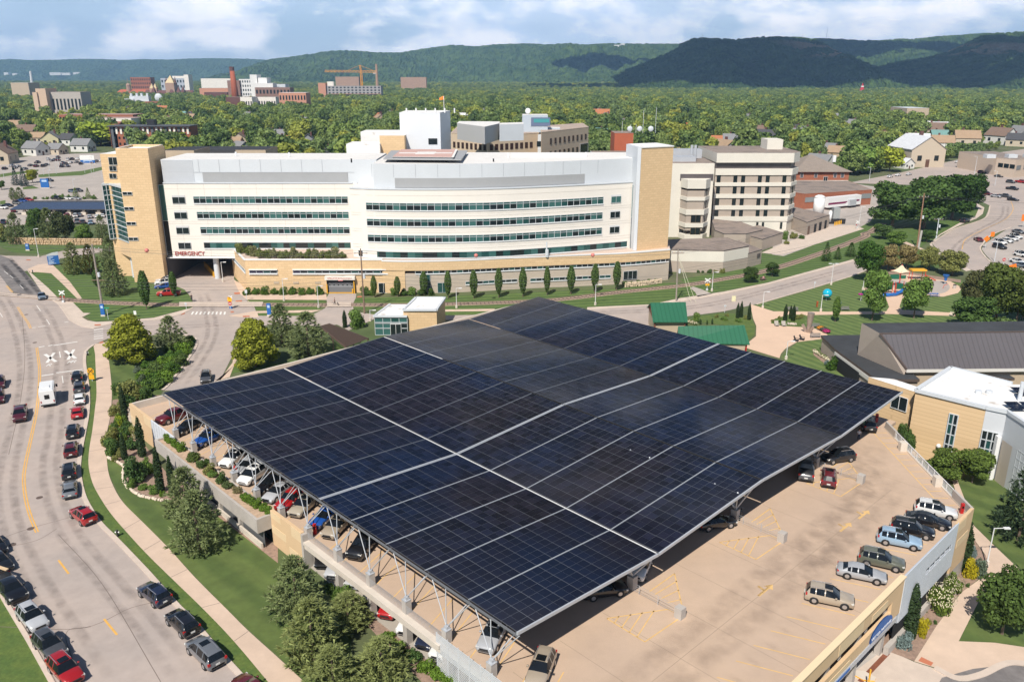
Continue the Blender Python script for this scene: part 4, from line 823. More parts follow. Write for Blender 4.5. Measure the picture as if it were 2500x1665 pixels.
mb.build('rooftop_plant',[mat('plant_grey',(.48,.48,.47),.7),ROOFW,GREYM],t)
Yt2 = c2_.y+4;q0,q1 = at(*R2(1247,900),Yt2),at(*R2(1420,900),Yt2);zb_ = at(*R2(1300,788),Yt2).z
mb = MB();mb.prism([(q0.x,Yt2),(q1.x,Yt2),(q1.x,Yt2+9),(q0.x,Yt2+9)],zr,zb_,0,1);mb.prism([(q1.x,Yt2+2),(q1.x+5,Yt2+2),(q1.x+5,Yt2+9),(q1.x,Yt2+9)],zr,zb_-5,0,1);mb.build('lift_tower',[mat('blue_grey_panel',(.46,.52,.58),.5),ROOFW],t)
p = at(*R2(1372,836),Yt2-.1);mb = MB();mb.box((p.x,Yt2-.12,p.z-1.5),(7.5,.15,3.2),0,0);mb.box((p.x+.3,Yt2-.2,p.z-.2),(6,.1,1.4),0,1);mb.build('roof_sign',[mat('slate_sign',(.13,.17,.27),.5),mat('teal_sign',(.06,.30,.32),.5)],t)
mb = MB();p = at(*R2(1285,775),Yt2+3);mb.ell((p.x,p.y,zb_+1.4),(1.1,.4,1.1),8,5);mb.tube((p.x,p.y+.3,zb_),(p.x,p.y+.3,zb_+1),.15,5);mb.build('dish_antenna',WHITEM,t)
a = at(*R2(1357,930),c2_.y);mb = MB();mb.box(((c2_.x+d0.x)/2,c2_.y+.5,0),(d0.x-c2_.x+.5,2,zr-.5));mb.build('stair_link',GREYM,t)
for z in (zr-4,zr-9): window(t,((c2_.x+d0.x)/2,c2_.y-.55,z),(1,0),2.2,2,GLASS,None)
Y = 300;a,b = at(*R2(1875,1000),Y),at(*R2(2003,1000),Y);zt = at(*R2(1940,915),Y).z
t = building('brick_block','red brick rooftop block carrying antennas and dishes','building',[(a.x,Y),(b.x,Y),(b.x,Y+12),(a.x,Y+12)],zt,mat('orange_brick',(.40,.105,.05),.85,.1,.4),ROOFG)
mb = MB();[mb.tube((a.x+x,Y+3,zt),(a.x+x,Y+3,zt+h_),.07,5) for x,h_ in ((3,4),(10.5,8),(15,9),(6,3),(8,3))];[mb.ell((a.x+x,Y+1,zt+1.6),(1.0,.4,1.0),8,5) for x in (5.5,9,13)];mb.build('antenna',GREYM,t)
a,b = at(*R2(1725,1030),290),at(*R2(1980,1030),290);building('roof_block','brown flat roof block below the red brick block','building',[(a.x,290),(b.x,290),(b.x,298),(a.x,298)],a.z-1,GREYM,ROOFG)
# ------------------------------------------------------------------ beige banded ward blocks on the right
BAND = mat('ward_white',(.70,.66,.58),.9,.05,.3);WARD = mat('ward_grey',(.43,.36,.30),.9,.06,.5);DBAND = mat('ward_dark',(.10,.085,.085),.4,.2,.4)
Yw = g(*E3(2090,888)).y;xa,xb = at(*E3(1425,500),Yw).x,at(*E3(2150,500),Yw).x
zz = lambda y: at(*E3(1800,y),Yw).z
wb = thing('ward_block','banded beige six storey ward block with small dark paired windows','hospital block',((xa+xb)/2,Yw,0))
ring = [(xa,Yw),(xb,Yw),(xb+3.5,Yw+5),(xb+3.5,Yw+30),(xa,Yw+30)]
def rg(m,z0,z1,o,mi=0,mt=None): m.prism([(xa,Yw-o),(xb+o*.4,Yw-o),(xb+3.5+o,Yw+5-o*.5),(xb+3.5+o,Yw+30),(xa,Yw+30)],z0,z1,mi,mt,True)
mb = MB();rg(mb,0,zz(345),0);mb.build('wall',WARD,wb)
mb = MB()
for y0_,y1_ in ((415,450),(525,565),(635,675),(740,785)): rg(mb,zz(y1_),zz(y0_),.35)
rg(mb,0,zz(785)-.01,.12);mb.build('band',BAND,wb)
mb = MB();rg(mb,zz(345),zz(285),.4);rg(mb,zz(225),zz(133),.5,0,1);mb.build('parapet',[BAND,ROOFG],wb)
mb = MB();rg(mb,zz(285),zz(225),-.8);mb.build('dark_storey',DBAND,wb)
for y in (378,486,603,706):
 for x in (1470,1630,1705,1865,1940,2100):
  p = at(*E3(x,y),Yw-.05);window(wb,(p.x-(y-378)*.012*.2,Yw-.04,p.z),(1,0),1.35,2.7,GLASS,None)
 p = at(*E3(2165,y),Yw+2.5);window(wb,(xb+1.8,Yw+2.4,p.z),(.57,.82),1.0,2.7,GLASS,None)
for x in (1600,1660,1840,1895,2070): p = at(*E3(x,812),Yw-.2);window(wb,(p.x,Yw-.16,p.z-.6),(1,0),.8,2.4,GLASS,None)
mb = MB();a = at(*E3(1935,60),Yw+14);b = at(*E3(2085,60),Yw+14);zt = at(*E3(2000,5),Yw+14).z;mb.box(((a.x+b.x)/2,Yw+18,zz(133)),(b.x-a.x,8,zt-zz(133)));mb.build('roof_plant_room',BAND,wb)
Y1 = Yw-10;xa1,xb1 = at(*E3(1020,400),Y1).x,at(*E3(1420,400),Y1).x;z1_ = lambda y: at(*E3(1200,y),Y1).z
w2 = thing('ward_block','shorter beige ward block with a projecting bay beside the right tan tower','hospital block',((xa1+xb1)/2,Y1,0))
xm1 = at(*E3(1095,400),Y1).x
mb = MB();mb.prism([(xa1-4,Y1),(xb1,Y1),(xb1+1,Y1+30),(xa1-4,Y1+30)],0,z1_(232),0,1);mb.build('wall',[BAND,ROOFG],w2)
mb = MB();mb.box(((xm1+xb1)/2,Y1-.02,z1_(400)),(xb1-xm1-.3,.08,z1_(335)-z1_(400)));mb.build('dark_storey',DBAND,w2)
xc = at(*E3(1175,500),Y1-4).x;xd = at(*E3(1400,500),Y1-3).x
bay = [(xc-1.5,Y1),(xc,Y1-4),(xd-2.5,Y1-4),(xd,Y1)]
mb = MB();mb.prism(bay,3,z1_(480),0);mb.build('bay_wall',WARD,w2);mb = MB()
bo = [(bay[0][0]-.2,Y1),(bay[1][0]-.25,Y1-4.35),(bay[2][0]+.25,Y1-4.35),(bay[3][0]+.3,Y1)]
zb2 = lambda y: at(*E3(1270,y),Y1-4).z
for y0_,y1_ in ((390,475),(555,590),(675,725),(805,845),(915,965)): mb.prism(bo,zb2(y1_),zb2(y0_),0,0,True)
mb.build('bay_band',BAND,w2)
for x,y in ((1130,503),(1125,622),(1117,752),(1110,867)): p = at(*E3(x,y),Y1-.05);window(w2,(p.x,Y1-.05,p.z),(1,0),1.4,2.6,GLASS,None);mb = MB();mb.box((p.x+2.2,Y1-.05,p.z-2),(1.4,.06,4));mb.build('grey_panel',WARD,w2)
for x,y,w_ in ((1250,763,3.2),(1245,880,3.2)): p = at(*E3(x,y),Y1-4.05);window(w2,(p.x,Y1-4.05,p.z),(1,0),w_,2.4,GLASS,mat('bronze_frame',(.20,.14,.07),.5),2)
for y in (505,622,757,872): p = at(*E3(1362,y),Y1-2);window(w2,((bay[2][0]+bay[3][0])/2,Y1-2.05,p.z),(.53,.85),1.0,2.5,GLASS,None)
mb = MB();[mb.box((at(*E3(1110,y_),Y1+o).x,Y1+o,z1_(232)),d_) for y_,o,d_ in ((180,8,(9,6,1.6)),)];mb.build('roof_plant',STEEL,w2);mb = MB();mb.box((at(*E3(1110,120),Y1+20).x,Y1+20,z1_(232)),(14,5,3));mb.build('roof_plant',STEEL,w2)
for x in (1210,1245): mb = MB();q = at(*E3(x,150),Y1+12).x;mb.tube((q,Y1+12,z1_(232)),(q,Y1+12,z1_(232)+5),.5,7);mb.build('exhaust_stack',STEEL,w2)
def low(name,label,base,top_extra,h,wm,rm,white=None):
 pts = [tuple(p)[:2] for p in base];t = building(name,label,'building',pts,h,wm,rm,trim=BLKROOF)
 if white:
  mb = MB();cx = sum(p[0] for p in pts)/len(pts);cy = sum(p[1] for p in pts)/len(pts);mb.prism([(cx+(p[0]-cx)*1.006,cy+(p[1]-cy)*1.006) for p in pts],white[0],white[1]);mb.build('wall_band',BAND,t)
 return t
h1 = zat(E3(1505,1282),E3(1505,1072)[1])
f1 = [g(*E3(1085,1275)),g(*E3(1505,1282)),g(*E3(1740,1235))]
low('clinic_pavilion','low angular white and grey pavilion with a brown roof by the railway',f1+[Vector((f1[2].x-3,f1[2].y+13,0)),Vector((f1[0].x-8,f1[0].y+14,0)),Vector((f1[0].x-9,f1[0].y+3,0))],0,h1,WARD,ROOFG,(h1*.5,h1*.97))
f1b = [g(*E3(1740,1236)),g(*E3(1872,1195)),Vector((g(*E3(1872,1195)).x-3,g(*E3(1872,1195)).y+14,0)),Vector((f1[2].x-3,f1[2].y+13,0))]
t = low('clinic_pavilion','grey end of the low pavilion with one small vent window',f1b,0,h1*.66,WARD,ROOFG);d = (f1b[1]-f1b[0]);c = f1b[0].lerp(f1b[1],.78);window(t,(c.x,c.y-.1,h1*.45),d[:2],1.8,1.1,DBAND,None)
b2 = [g(*E3(1420,1010)),g(*E3(1510,1050)),g(*E3(1720,1050)),g(*E3(1880,1010))]
h2 = zat(E3(1720,1050),E3(1720,912)[1])
low('clinic_pavilion','low many sided grey pavilion with a brown roof under the ward block',b2+[b2[3]+Vector((-3,16,0)),b2[0]+Vector((4,22,0))],0,h2,WARD,ROOFG)
b3 = [g(*E3(1880,1070)),g(*E3(2075,1000)),g(*E3(2075,1000))+Vector((-4,14,0)),g(*E3(1880,1070))+Vector((-6,14,0))]
low('clinic_pavilion','small grey pavilion with a dark doorway left of the shrubs',b3,0,zat(E3(1880,1070),E3(1880,965)[1]),WARD,ROOFG)
b4 = [g(*E4(262,768)),g(*E4(480,690)),g(*E4(480,690))+Vector((-7,20,0)),g(*E4(110,700))]
h4 = zat(E4(262,768),E4(262,645)[1]);t = low('service_garage','grey flat roofed service garage with three dark bays',b4,0,h4,WARD,ROOFG)
for q,w_,gl in ((.1,1.6,mat('brown_door',(.16,.10,.07),.7)),(.38,1.9,DARK),(.6,2.1,DARK),(.84,1.9,DARK)): c = b4[0].lerp(b4[1],q);d = (b4[1]-b4[0]);window(t,(c.x,c.y-.1,1.6),d[:2],w_,3.0,gl,None)
s0,s1 = g(*E4(240,515)),g(*E4(880,470));hs = zat(E4(240,515),E4(240,372)[1])
s2 = g(*E4(145,500));t = building('brick_wing','long single storey red brick wing with a flat brown roof','building',[s0,s1,s1+Vector((2,30,0)),s2+Vector((-2,42,0)),s2],hs,BRICK,ROOFG)
for q in (.04,.09,.14,.88,.92,.96): c = s0.lerp(s1,q);window(t,(c.x,c.y-.08,hs*.62),(s1-s0)[:2],2.2,2.0,mat('pale_glass',(.25,.27,.28),.2),None)
e0,e1 = Vector((at(*E4(160,300),s2.y+44).x,s2.y+44,0)),Vector((at(*E4(665,290),s2.y+44).x,s2.y+44,0))
zt = at(*E4(400,162),s2.y+44).z;t = building('brick_house_block','three storey red brick building with a brown hip roof','building',[e0,e1,e1+Vector((0,26,0)),e0+Vector((0,26,0))],zt,BRICK,ROOFG)
mb = MB();o = 1.2;q = [(e0.x-o,e0.y-o),(e1.x+o,e0.y-o),(e1.x+o,e0.y+26+o),(e0.x-o,e0.y+26+o)];zr2 = zt+.3;rz = zt+7
r0,r1 = (e0.x+10,e0.y+13,rz),(e1.x-14,e0.y+13,rz);Q = [(*p,zr2) for p in q]
for fc in ([Q[0],Q[1],r1,r0],[Q[1],Q[2],r1],[Q[2],Q[3],r0,r1],[Q[3],Q[0],r0]): mb.face(fc)
mb.build('hip_roof',mat('brown_shingle',(.255,.21,.175),.95,.1,.6),t);mb = MB();mb.box((e0.x+20,e0.y+8,zt+4),(1.4,1.4,3));mb.build('chimney',WHITEM,t)
mb = MB();mb.box(((e0.x+e1.x)/2,e0.y-.05,zt-4),(e1.x-e0.x,.12,.35));mb.build('string_course',CONCL,t)
for y,xs in ((190,(225,360,545,615)),(265,(218,293,362,538,607))):
 for x in xs: p = at(*E4(x,y),e0.y-.05);window(t,p,(1,0),1.4,2.0,mat('pane_grey',(.10,.10,.11),.15),WHITEM,1)
for y in (223,275): p = at(*E4(453,y),e0.y-.05);window(t,p,(1,0),1.8,1.9,GLASS,WHITEM,2)
p = g(*E4(415,580));tk = thing('storage_tank','tall white domed liquid oxygen tank behind the service garage','tank',p);r = 2.5;hh = zat(E4(415,580),E4(415,395)[1])
mb = MB();mb.tube(p+Vector((0,4,0)),p+Vector((0,4,hh-1)),r*.85,20,0);mb.ell((p.x,p.y+4,hh-1),(r*.85,r*.85,1.2),20,8,0,0);mb.build('vessel',WHITEM,tk,True)
mb = MB();[mb.tube(p+Vector((k,1.0,0)),p+Vector((k,1.0,1)),.15,5) for k in (-2,2)];mb.build('leg',STEEL,tk)
p = g(*E4(550,660));tk = thing('gas_compound','grey vaporiser and small white tank fenced by yellow bollards','gas tank',p)
mb = MB();mb.box((p.x+.3,p.y+2,0),(2.4,2.4,6));mb.build('vaporiser',mat('vaporiser_grey',(.33,.35,.35),.5,.1,2),tk);mb = MB();mb.tube((p.x-2,p.y+1,.8),(p.x-2,p.y+1,4.6),.6,10);mb.ell((p.x-2,p.y+1,4.6),(.6,.6,.4),10,5);mb.build('small_tank',WHITEM,tk,True)
mb = MB();mb.box((p.x+.5,p.y+.6,0),(6.5,.2,2.0));mb.build('fence',BLACKM,tk)
for k in range(6): mb = MB();q_ = g(*E4(540+k*15,674-k*4));mb.tube(q_,q_+Vector((0,0,1.5)),.2,7);mb.build('bollard',YP,tk)
p0,p1 = g(*E4(470,525)),g(*E4(785,490));d = (p1-p0).normalized();n_ = Vector((-d.y,d.x,0));L_ = (p1-p0).length;hh = zat(E4(470,525),E4(470,408)[1])
tr = thing('medical_trailer','white medical trailer with a maroon stripe parked against the red brick wing','trailer',p0.lerp(p1,.5))
mb = MB();mb.prism([tuple(q)[:2] for q in (p0,p1,p1+n_*2.6,p0+n_*2.6)],1.0,hh,0,0,True);bd = mb.build('body',WHITEM,tr)
mb = MB();mb.face([p0+d*.2-n_*.03+Vector((0,0,hh*.42)),p0+d*L_*.52-n_*.03+Vector((0,0,hh*.42)),p0+d*L_*.6-n_*.03+Vector((0,0,hh*.58)),p0+d*.2-n_*.03+Vector((0,0,hh*.58))]);mb.face([p0+d*L_*.82-n_*.03+Vector((0,0,hh*.5)),p0+d*L_*.95-n_*.03+Vector((0,0,hh*.5)),p0+d*L_*.95-n_*.03+Vector((0,0,hh*.64)),p0+d*L_*.82-n_*.03+Vector((0,0,hh*.64))]);mb.build('stripe',mat('maroon',(.20,.015,.075),.5),tr)
mb = MB();mb.box(tuple(p0+d*L_*.7-n_*.5+Vector((0,0,1))),(4,1,hh*.5),math.atan2(d.y,d.x));mb.build('stair_lobby',STEEL,tr)
for q in (.07,.13): mb = MB();c = p0+d*L_*q-n_*.05;mb.tube(c+Vector((0,0,.5)),c+n_*.4+Vector((0,0,.5)),.5,10);mb.build('wheel',BLACKM,tr)
# ------------------------------------------------------------------ buildings around the garage
Yp = g(*M2(300,752)).y;a,b = at(*M2(240,700),Yp).x,at(*M2(462,700),Yp).x;hz0 = zat(M2(300,752),M2(300,622)[1])
pv = thing('lobby_pavilion','small glass and tan brick stair lobby with white flat roofs behind the canopy','pavilion',(b,Yp,0))
mb = MB();mb.prism([(a,Yp),(b,Yp),(b+.5,Yp+9.5),(a+2,Yp+9.5)],0,hz0,0,1);mb.build('glass_hall',[TEALD,WROOF],pv)
band(pv,[(a,Yp),(b,Yp)],.1,hz0-.3,1.6,5,transom=.33,mats=[GLASS,TEAL,TEALD],pat=[1,1,0,0,1],sill=False)
mb = MB();[mb.bar(p_,q_,.5,.35) for p_,q_ in (((a-.1,Yp-.1,hz0),(b,Yp-.1,hz0)),((a-.1,Yp-.1,hz0),(a+2,Yp+9.5,hz0)))];[mb.bar((a,Yp-.12,z),(b,Yp-.12,z),.1,.12) for z in (1.6,2.9)];mb.build('roof_trim',GREYM,pv)
c0_,c1_ = at(*M2(425,650),Yp+.5).x+.3,at(*M2(662,650),Yp+.5).x;h2_ = hz0+zat(M2(300,752),M2(300,585)[1])-hz0
mb = MB();mb.prism([(c0_,Yp+.6),(c1_,Yp+.6),(c1_+1.0,Yp+10.5),(c0_+1.6,Yp+10.5)],0,h2_,0,1);mb.build('brick_hall',[TANB,WROOF],pv)
mb = MB();[mb.bar((*p_,h2_+.05),(*q_,h2_+.05),.5,.4) for p_,q_ in (((c0_,Yp+.5),(c1_,Yp+.5)),((c1_,Yp+.5),(c1_+1,Yp+10.5)),((c0_,Yp+.5),(c0_+1.6,Yp+10.5)),((c0_+1.6,Yp+10.5),(c1_+1,Yp+10.5)))];mb.build('roof_trim',GREYM,pv)
p = at(*M2(382,705),Yp-.2);window(pv,(p.x,Yp-.2,1.3),(1,0),2.2,2.5,GLASS,WHITEM,2).name = 'door'
pg = thing('pergola','long brown slatted pergola between the pines and the glass lobby','pergola',g(*M1(2260,760)))
q0,q1,q2,q3 = g(*M1(2190,690),3.2),g(*M1(2255,672),3.2),g(*M2(195,772),3.2),g(*M2(40,830),3.2)
mb = MB()
for k in range(34): t_ = k/33;mb.bar(q0.lerp(q3,t_),q1.lerp(q2,t_),.16,.12)
mb.build('slat',mat('pergola_brown',(.13,.085,.065),.7),pg)
mb = MB();[mb.bar(q0.lerp(q1,k)-Vector((0,0,.2)),q3.lerp(q2,k)-Vector((0,0,.2)),.14,.25) for k in (0,.33,.66,1)];[mb.tube(q.lerp(r,k)-Vector((0,0,3.2)),q.lerp(r,k)-Vector((0,0,.1)),.12,6) for q,r in ((q0,q3),(q1,q2)) for k in (.02,.5,.98)];mb.build('pergola_frame',MT['pergola_brown'],pg)
GREENR = mat('green_metal_roof',(.030,.140,.075),.45,.04,.2,stripes=(0,.9,(.022,.115,.060),0,(.80,.86)))
def shelter(label,e0,e1,r0,r1,ze,zr):
 a,b,c,d = g(*e0,ze),g(*e1,ze),g(*r1,zr),g(*r0,zr);dep = (d.y-a.y)
 t = thing('park_shelter',label,'shelter',(a.x,a.y,0));k = Vector((0,2*dep,0))
 a2 = Vector((d.x*2-a.x,d.y*2-a.y,ze));b2 = Vector((c.x*2-b.x,c.y*2-b.y,ze));dn = Vector((0,0,-.2))
 mb = MB();mb.face([a,b,c,d]);mb.face([d,c,b2,a2]);mb.face([a+dn,d+dn,c+dn,b+dn]);mb.face([a2+dn,b2+dn,c+dn,d+dn]);mb.face([a,a+dn,b+dn,b]);mb.face([a,d,d+dn,a+dn]);mb.face([d,a2,a2+dn,d+dn]);mb.face([b,b+dn,c+dn,c]);mb.build('roof',GREENR,t)
 mb = MB();ins = lambda p,q,f: p.lerp(q,f)
 w_ = [a.lerp(b2,.06),b.lerp(a2,.06),b2.lerp(a,.06),a2.lerp(b,.06)];mb.prism([tuple(p)[:2] for p in w_],0,ze-.25,0);mb.build('wall',BUFF,t)
 for s_,e_ in ((a.lerp(a2,.5),d),): mb = MB();m_ = .35;mb.face([a+Vector((m_,0,-.15)),d+Vector((m_,0,-.25)),a2+Vector((m_,0,-.15))]);mb.build('gable',mat('rust_timber',(.24,.10,.06),.8),t)
 mb = MB();[mb.tube((q.x,q.y,0),(q.x,q.y,ze),.14,6) for q in (a+Vector((.5,.5,0)),b+Vector((-.5,.5,0)))];mb.build('post',RED if 'larger' in label else BROWN,t)
shelter('smaller green metal roofed shelter beside the road',M2(2140,660),M3(54,660),M2(2122,530),M3(40,525),3.6,6.2)
shelter('larger green metal roofed shelter behind the canopy edge',M2(2310,800),M3(478,812),M2(2312,690),M3(440,682),3.6,6.2)
hd = zat(M3(960,850),M3(965,752)[1]);hd = max(3.6,min(5.5,hd))
FLAT = mat('tar_roof',(.045,.048,.053),.85,.35,.15,spots=(.12,(.16,.13,.10),.66,.74))
dc = thing('community_centre','dark flat and ribbed pitched roofed centre beside the park lawn','building',g(*M3(1400,900)))
fl = gp_(M3,[(965,752),(1330,748),(1345,800),(1560,985),(1640,1053),(1345,1052),(1060,845)],hd)
mb = MB();mb.prism(fl,hd-.5,hd,1,0);mb.build('flat_roof',[FLAT,mat('brown_fascia',(.10,.075,.065),.7)],dc)
cx = sum(p[0] for p in fl)/len(fl);cy = sum(p[1] for p in fl)/len(fl);mb = MB();mb.prism([(cx+(p[0]-cx)*.97,cy+(p[1]-cy)*.97) for p in fl],-.1,hd-.45,0);mb.build('wall',WARD,dc)
e = [Vector(fl[6]),Vector(fl[5])];d = (e[1]-e[0]).normalized()
mb = MB();mb.bar((*(e[0]+Vector((.1,-.15))),hd-.9),(*(e[1]+Vector((.1,-.15))),hd-.9),.35,.8);mb.build('white_soffit',mat('corrugated_white',(.70,.68,.64),.6),dc)
mb = MB();q = e[0].lerp(e[1],.03);q2 = e[0].lerp(e[1],.62);mb.bar((*(q+Vector((-.05,-.2))),1.3),(*(q2+Vector((-.05,-.2))),1.3),.3,2.6);mb.build('painted_recess',DARK,dc)  # solid near-black bar painted as the shade of a recess
RIB = mat('ribbed_grey_roof',(.105,.096,.102),.5,.05,.2,stripes=(0,.9,(.082,.075,.08),0,(.82,.9)))
ez = hd+1.0;ea,eb_ = g(*M3(1550,985),ez),g(*M3(2352,978),ez);eb = ea.lerp(eb_,1.5);rz_ = ez+5.0;ra,rb_ = g(*M3(1368,740),rz_),g(*M3(2290,728),rz_);rb = ra.lerp(rb_,1.35);bk = Vector((0,6,0))
mb = MB();mb.face([ea,eb,rb,ra],0);mb.face([ra,rb,rb+bk+Vector((0,0,.1)),ra+bk+Vector((-.8,0,.1))],1);mb.face([ea,ea-Vector((0,0,.6)),eb-Vector((0,0,.6)),eb],2)
zf = Vector((0,0,-1));mb.face([ea,ra,ra+bk+Vector((-.8,0,.1)),Vector((ra.x-.8,ra.y+bk.y,hd)),Vector((ea.x-.3,ea.y,hd))],3);mb.build('pitched_roof',[RIB,FLAT,MT['corrugated_white'],WARD],dc)
mb = MB();mb.bar(ea,ra,.3,.3);mb.bar(ra,rb,.3,.2);mb.build('roof_edge',MT['brown_fascia'],dc)
mb = MB();mb.prism([(ea.x+.6,ea.y+.7),(eb.x,eb.y+.7),(rb.x,rb.y+6),(ra.x+.3,ra.y+6)],-.1,ez-.4,0);mb.build('wall',BUFF,dc)
mb = MB();q0,q1 = g(*M3(1905,985),hd-.6),g(*M3(2290,1060),hd-.6);mb.prism(gp_(M3,[(1905,983),(2190,985),(2290,1045),(2240,1050),(2000,1000)],hd-.4),hd-.8,hd-.4,0,1);mb.build('low_canopy_roof',[MT['brown_fascia'],FLAT],dc)
wp = [g(*Z3(595,872)),g(*Z3(1518,935))];zw = hz(wp[0].x,wp[0].y);hw = zat(Z3(595,872),Z3(705,78)[1]);zt = zw+hw
ed = gp_(Z3,[(708,78),(1608,298),(1885,355),(2091,490)],zt)
e4 = (ed[3][0]+(ed[3][0]-ed[2][0])*1.4,ed[3][1]+(ed[3][1]-ed[2][1])*1.4)
bk = gp_(M3,[(1850,980),(2270,1088)],zt)
wb_ = thing('health_centre','tan brick building with a white membrane roof and tall window strips','building',(ed[0][0],ed[0][1],zw))
poly = [ed[0],ed[1],ed[2],ed[3],e4,(e4[0]+30,e4[1]+20),(bk[1][0]+20,bk[1][1]),bk[1],bk[0]]
mb = MB();mb.prism(poly,zw-.5,zt,0,1);mb.build('wall',[TANB,WROOF],wb_)
mb = MB();[mb.bar((*p_,zt+.15),(*q_,zt+.15),.55,.5) for p_,q_ in zip([bk[1],bk[0]]+ed+[e4],[bk[0]]+ed+[e4])];mb.build('parapet_coping',GREYM,wb_)
def onw(i,q,o=.0): a_,b_ = Vector(poly[i]),Vector(poly[i+1]);d_ = (b_-a_).normalized();p_ = a_.lerp(b_,q);return Vector((p_.x+d_.y*o,p_.y-d_.x*o)),d_
def tall(i,q0,q1,z0,z1,nx,nz,seed):
 a_,d_ = onw(i,q0,.08);b_,_ = onw(i,q1,.08);r = random.Random(seed);gm,fm = MB(),MB()
 for x in range(nx):
  for z in range(nz):
   A1,B1_ = a_.lerp(b_,x/nx),a_.lerp(b_,(x+1)/nx);za,zb = z0+(z1-z0)*z/nz,z0+(z1-z0)*(z+1)/nz;gm.face([(*A1,za),(*B1_,za),(*B1_,zb),(*A1,zb)],0 if r.random() < .6 else 1)
 o_ = gm.build('window_wall',[GLASS,TEALD],wb_)
 for x in range(nx+1): q = a_.lerp(b_,x/nx);fm.bar((*q,z0),(*q,z1),.14,.14)
 for z in range(nz+1): zz_ = z0+(z1-z0)*z/nz;fm.bar((*a_,zz_),(*b_,zz_),.14,.14)
 fm.build('frame',FRM,o_)
H_ = zt-zw
tall(0,.53,.655,zw+.2,zw+H_*.80,2,5,3)
mb = MB();a_,d_ = onw(1,.0,.05);b_,_ = onw(1,1,.05);mb.face([(*a_,zw),(*b_,zw),(*b_,zt-.1),(*a_,zt-.1)]);mb.build('ribbed_panel',MT['ribbed_metal'],wb_)
tall(1,.02,.78,zw+.2,zw+H_*.68,3,5,4)
mb = MB();a_,d_ = onw(1,.80,.5);mb.bar((*a_,zw),(*a_,zw+H_*.66),.5,.7);mb.build('white_pilaster',WHITEM,wb_)
mb = MB();a_,d_ = onw(2,.0,.12);b_,_ = onw(3,.9,.12);m_,_ = onw(2,1,.12);[mb.face([(*p_,zw),(*q_,zw),(*q_,zt-.1),(*p_,zt-.1)]) for p_,q_ in ((a_,m_),(m_,b_))];mb.build('grey_panel',GREYM,wb_)
mb = MB();a_,d_ = onw(2,.12,.3);b_,_ = onw(2,.75,.3);mb.face([(*a_,zw),(*b_,zw),(*b_,zw+H_*.62),(*a_,zw+H_*.62)]);mb.build('beige_panel',mat('beige_panel',(.50,.44,.37),.9),wb_)
tall(3,.0,.8,zw+.2,zw+H_*.62,5,5,8)
mb = MB();a_,d_ = onw(0,.46,.15);mb.ell((*a_,zw+H_*.27),.35,8,5);mb.build('wall_lamp',WHITEM,wb_)
lo_ = gp_(M3,[(1290,1036),(1460,1050),(1645,1112),(1606,1138)],zt-1.0)
fx,fy = g(*Z3(330,310)).x,g(*Z3(330,310)).y
ext = [lo_[3],lo_[0],lo_[1],lo_[2]]
mb = MB();mb.prism(ext,-4,zt-1.0,0,1);mb.build('side_wing',[TANB,WROOF],wb_)
a_,b_ = Vector(ext[1]),Vector(ext[0]);d_ = b_-a_;c_ = a_.lerp(b_,.72);window(wb_,(c_.x,c_.y-.12,zt-3.6),d_,2.6,2.2,GLASS,WHITEM,2)
for k,(x,y,w_,dd) in enumerate(((1900,70,5,6),(1820,262,6,5))):
 q = g(*Z3(x+130,y+40),zt+.6);mb = MB();[mb.face([(q.x+i*2.2,q.y+j*1.3,zt+.5+j*.1),(q.x+i*2.2+2.05,q.y+j*1.3,zt+.5+j*.1),(q.x+i*2.2+2.05,q.y+j*1.3+1.2,zt+.6+j*.1),(q.x+i*2.2,q.y+j*1.3+1.2,zt+.6+j*.1)]) for i in range(3) for j in range(2)];mb.build('roof_solar_panel',PV,wb_)
q = g(*Z3(2030,200),zt);mb = MB();mb.tube((q.x,q.y,zt),(q.x,q.y,zt+3),.3,8);[mb.tube((q.x-4.5+k*1.6,q.y+3.0,zt),(q.x-4.5+k*1.6,q.y+3.0,zt+.5),.5,9) for k in range(2)];mb.build('roof_vent',GREYM,wb_)
# ------------------------------------------------------------------ vegetation
RNG = random.Random(11)
LEAF = mat('leaf',(.05,.09,.02),.75,objcol=True,island=.42,spec=.25,sss=.32);BARK = mat('bark',(.16,.115,.085),.95,.2,4)
PINEL = mat('pine_needle',(.05,.08,.03),.7,objcol=True,island=.4,spec=.3,sss=.25)
def far_leaf():
 m = mat('canopy_leaf',(.06,.10,.02),.8,objcol=True,island=.38,spec=.2,sss=.3);nt = m.node_tree;b = nt.nodes['Principled BSDF'];src = b.inputs['Base Color'].links[0].from_socket
 oi = nt.nodes.new('ShaderNodeObjectInfo');cr = nt.nodes.new('ShaderNodeValToRGB');mx = nt.nodes.new('ShaderNodeMix');mx.data_type = 'RGBA';mx.blend_type = 'MULTIPLY';mx.inputs[0].default_value = 1
 e = cr.color_ramp.elements;e[0].color = (.105,.165,.055,1);e[1].color = (.380,.390,.075,1)
 for p,c in ((.2,(.165,.240,.066,1)),(.45,(.250,.320,.080,1)),(.7,(.190,.265,.100,1)),(.88,(.310,.360,.070,1))): k = e.new(p);k.color = c
 nt.links.new(oi.outputs['Random'],cr.inputs[0]);nt.links.new(cr.outputs[0],mx.inputs[6]);nt.links.new(src,mx.inputs[7]);nt.links.new(mx.outputs[2],b.inputs['Base Color']);nt.links.new(mx.outputs[2],[n for n in nt.nodes if n.type == 'BSDF_TRANSLUCENT'][0].inputs[0]);return m
FLEAF = far_leaf()
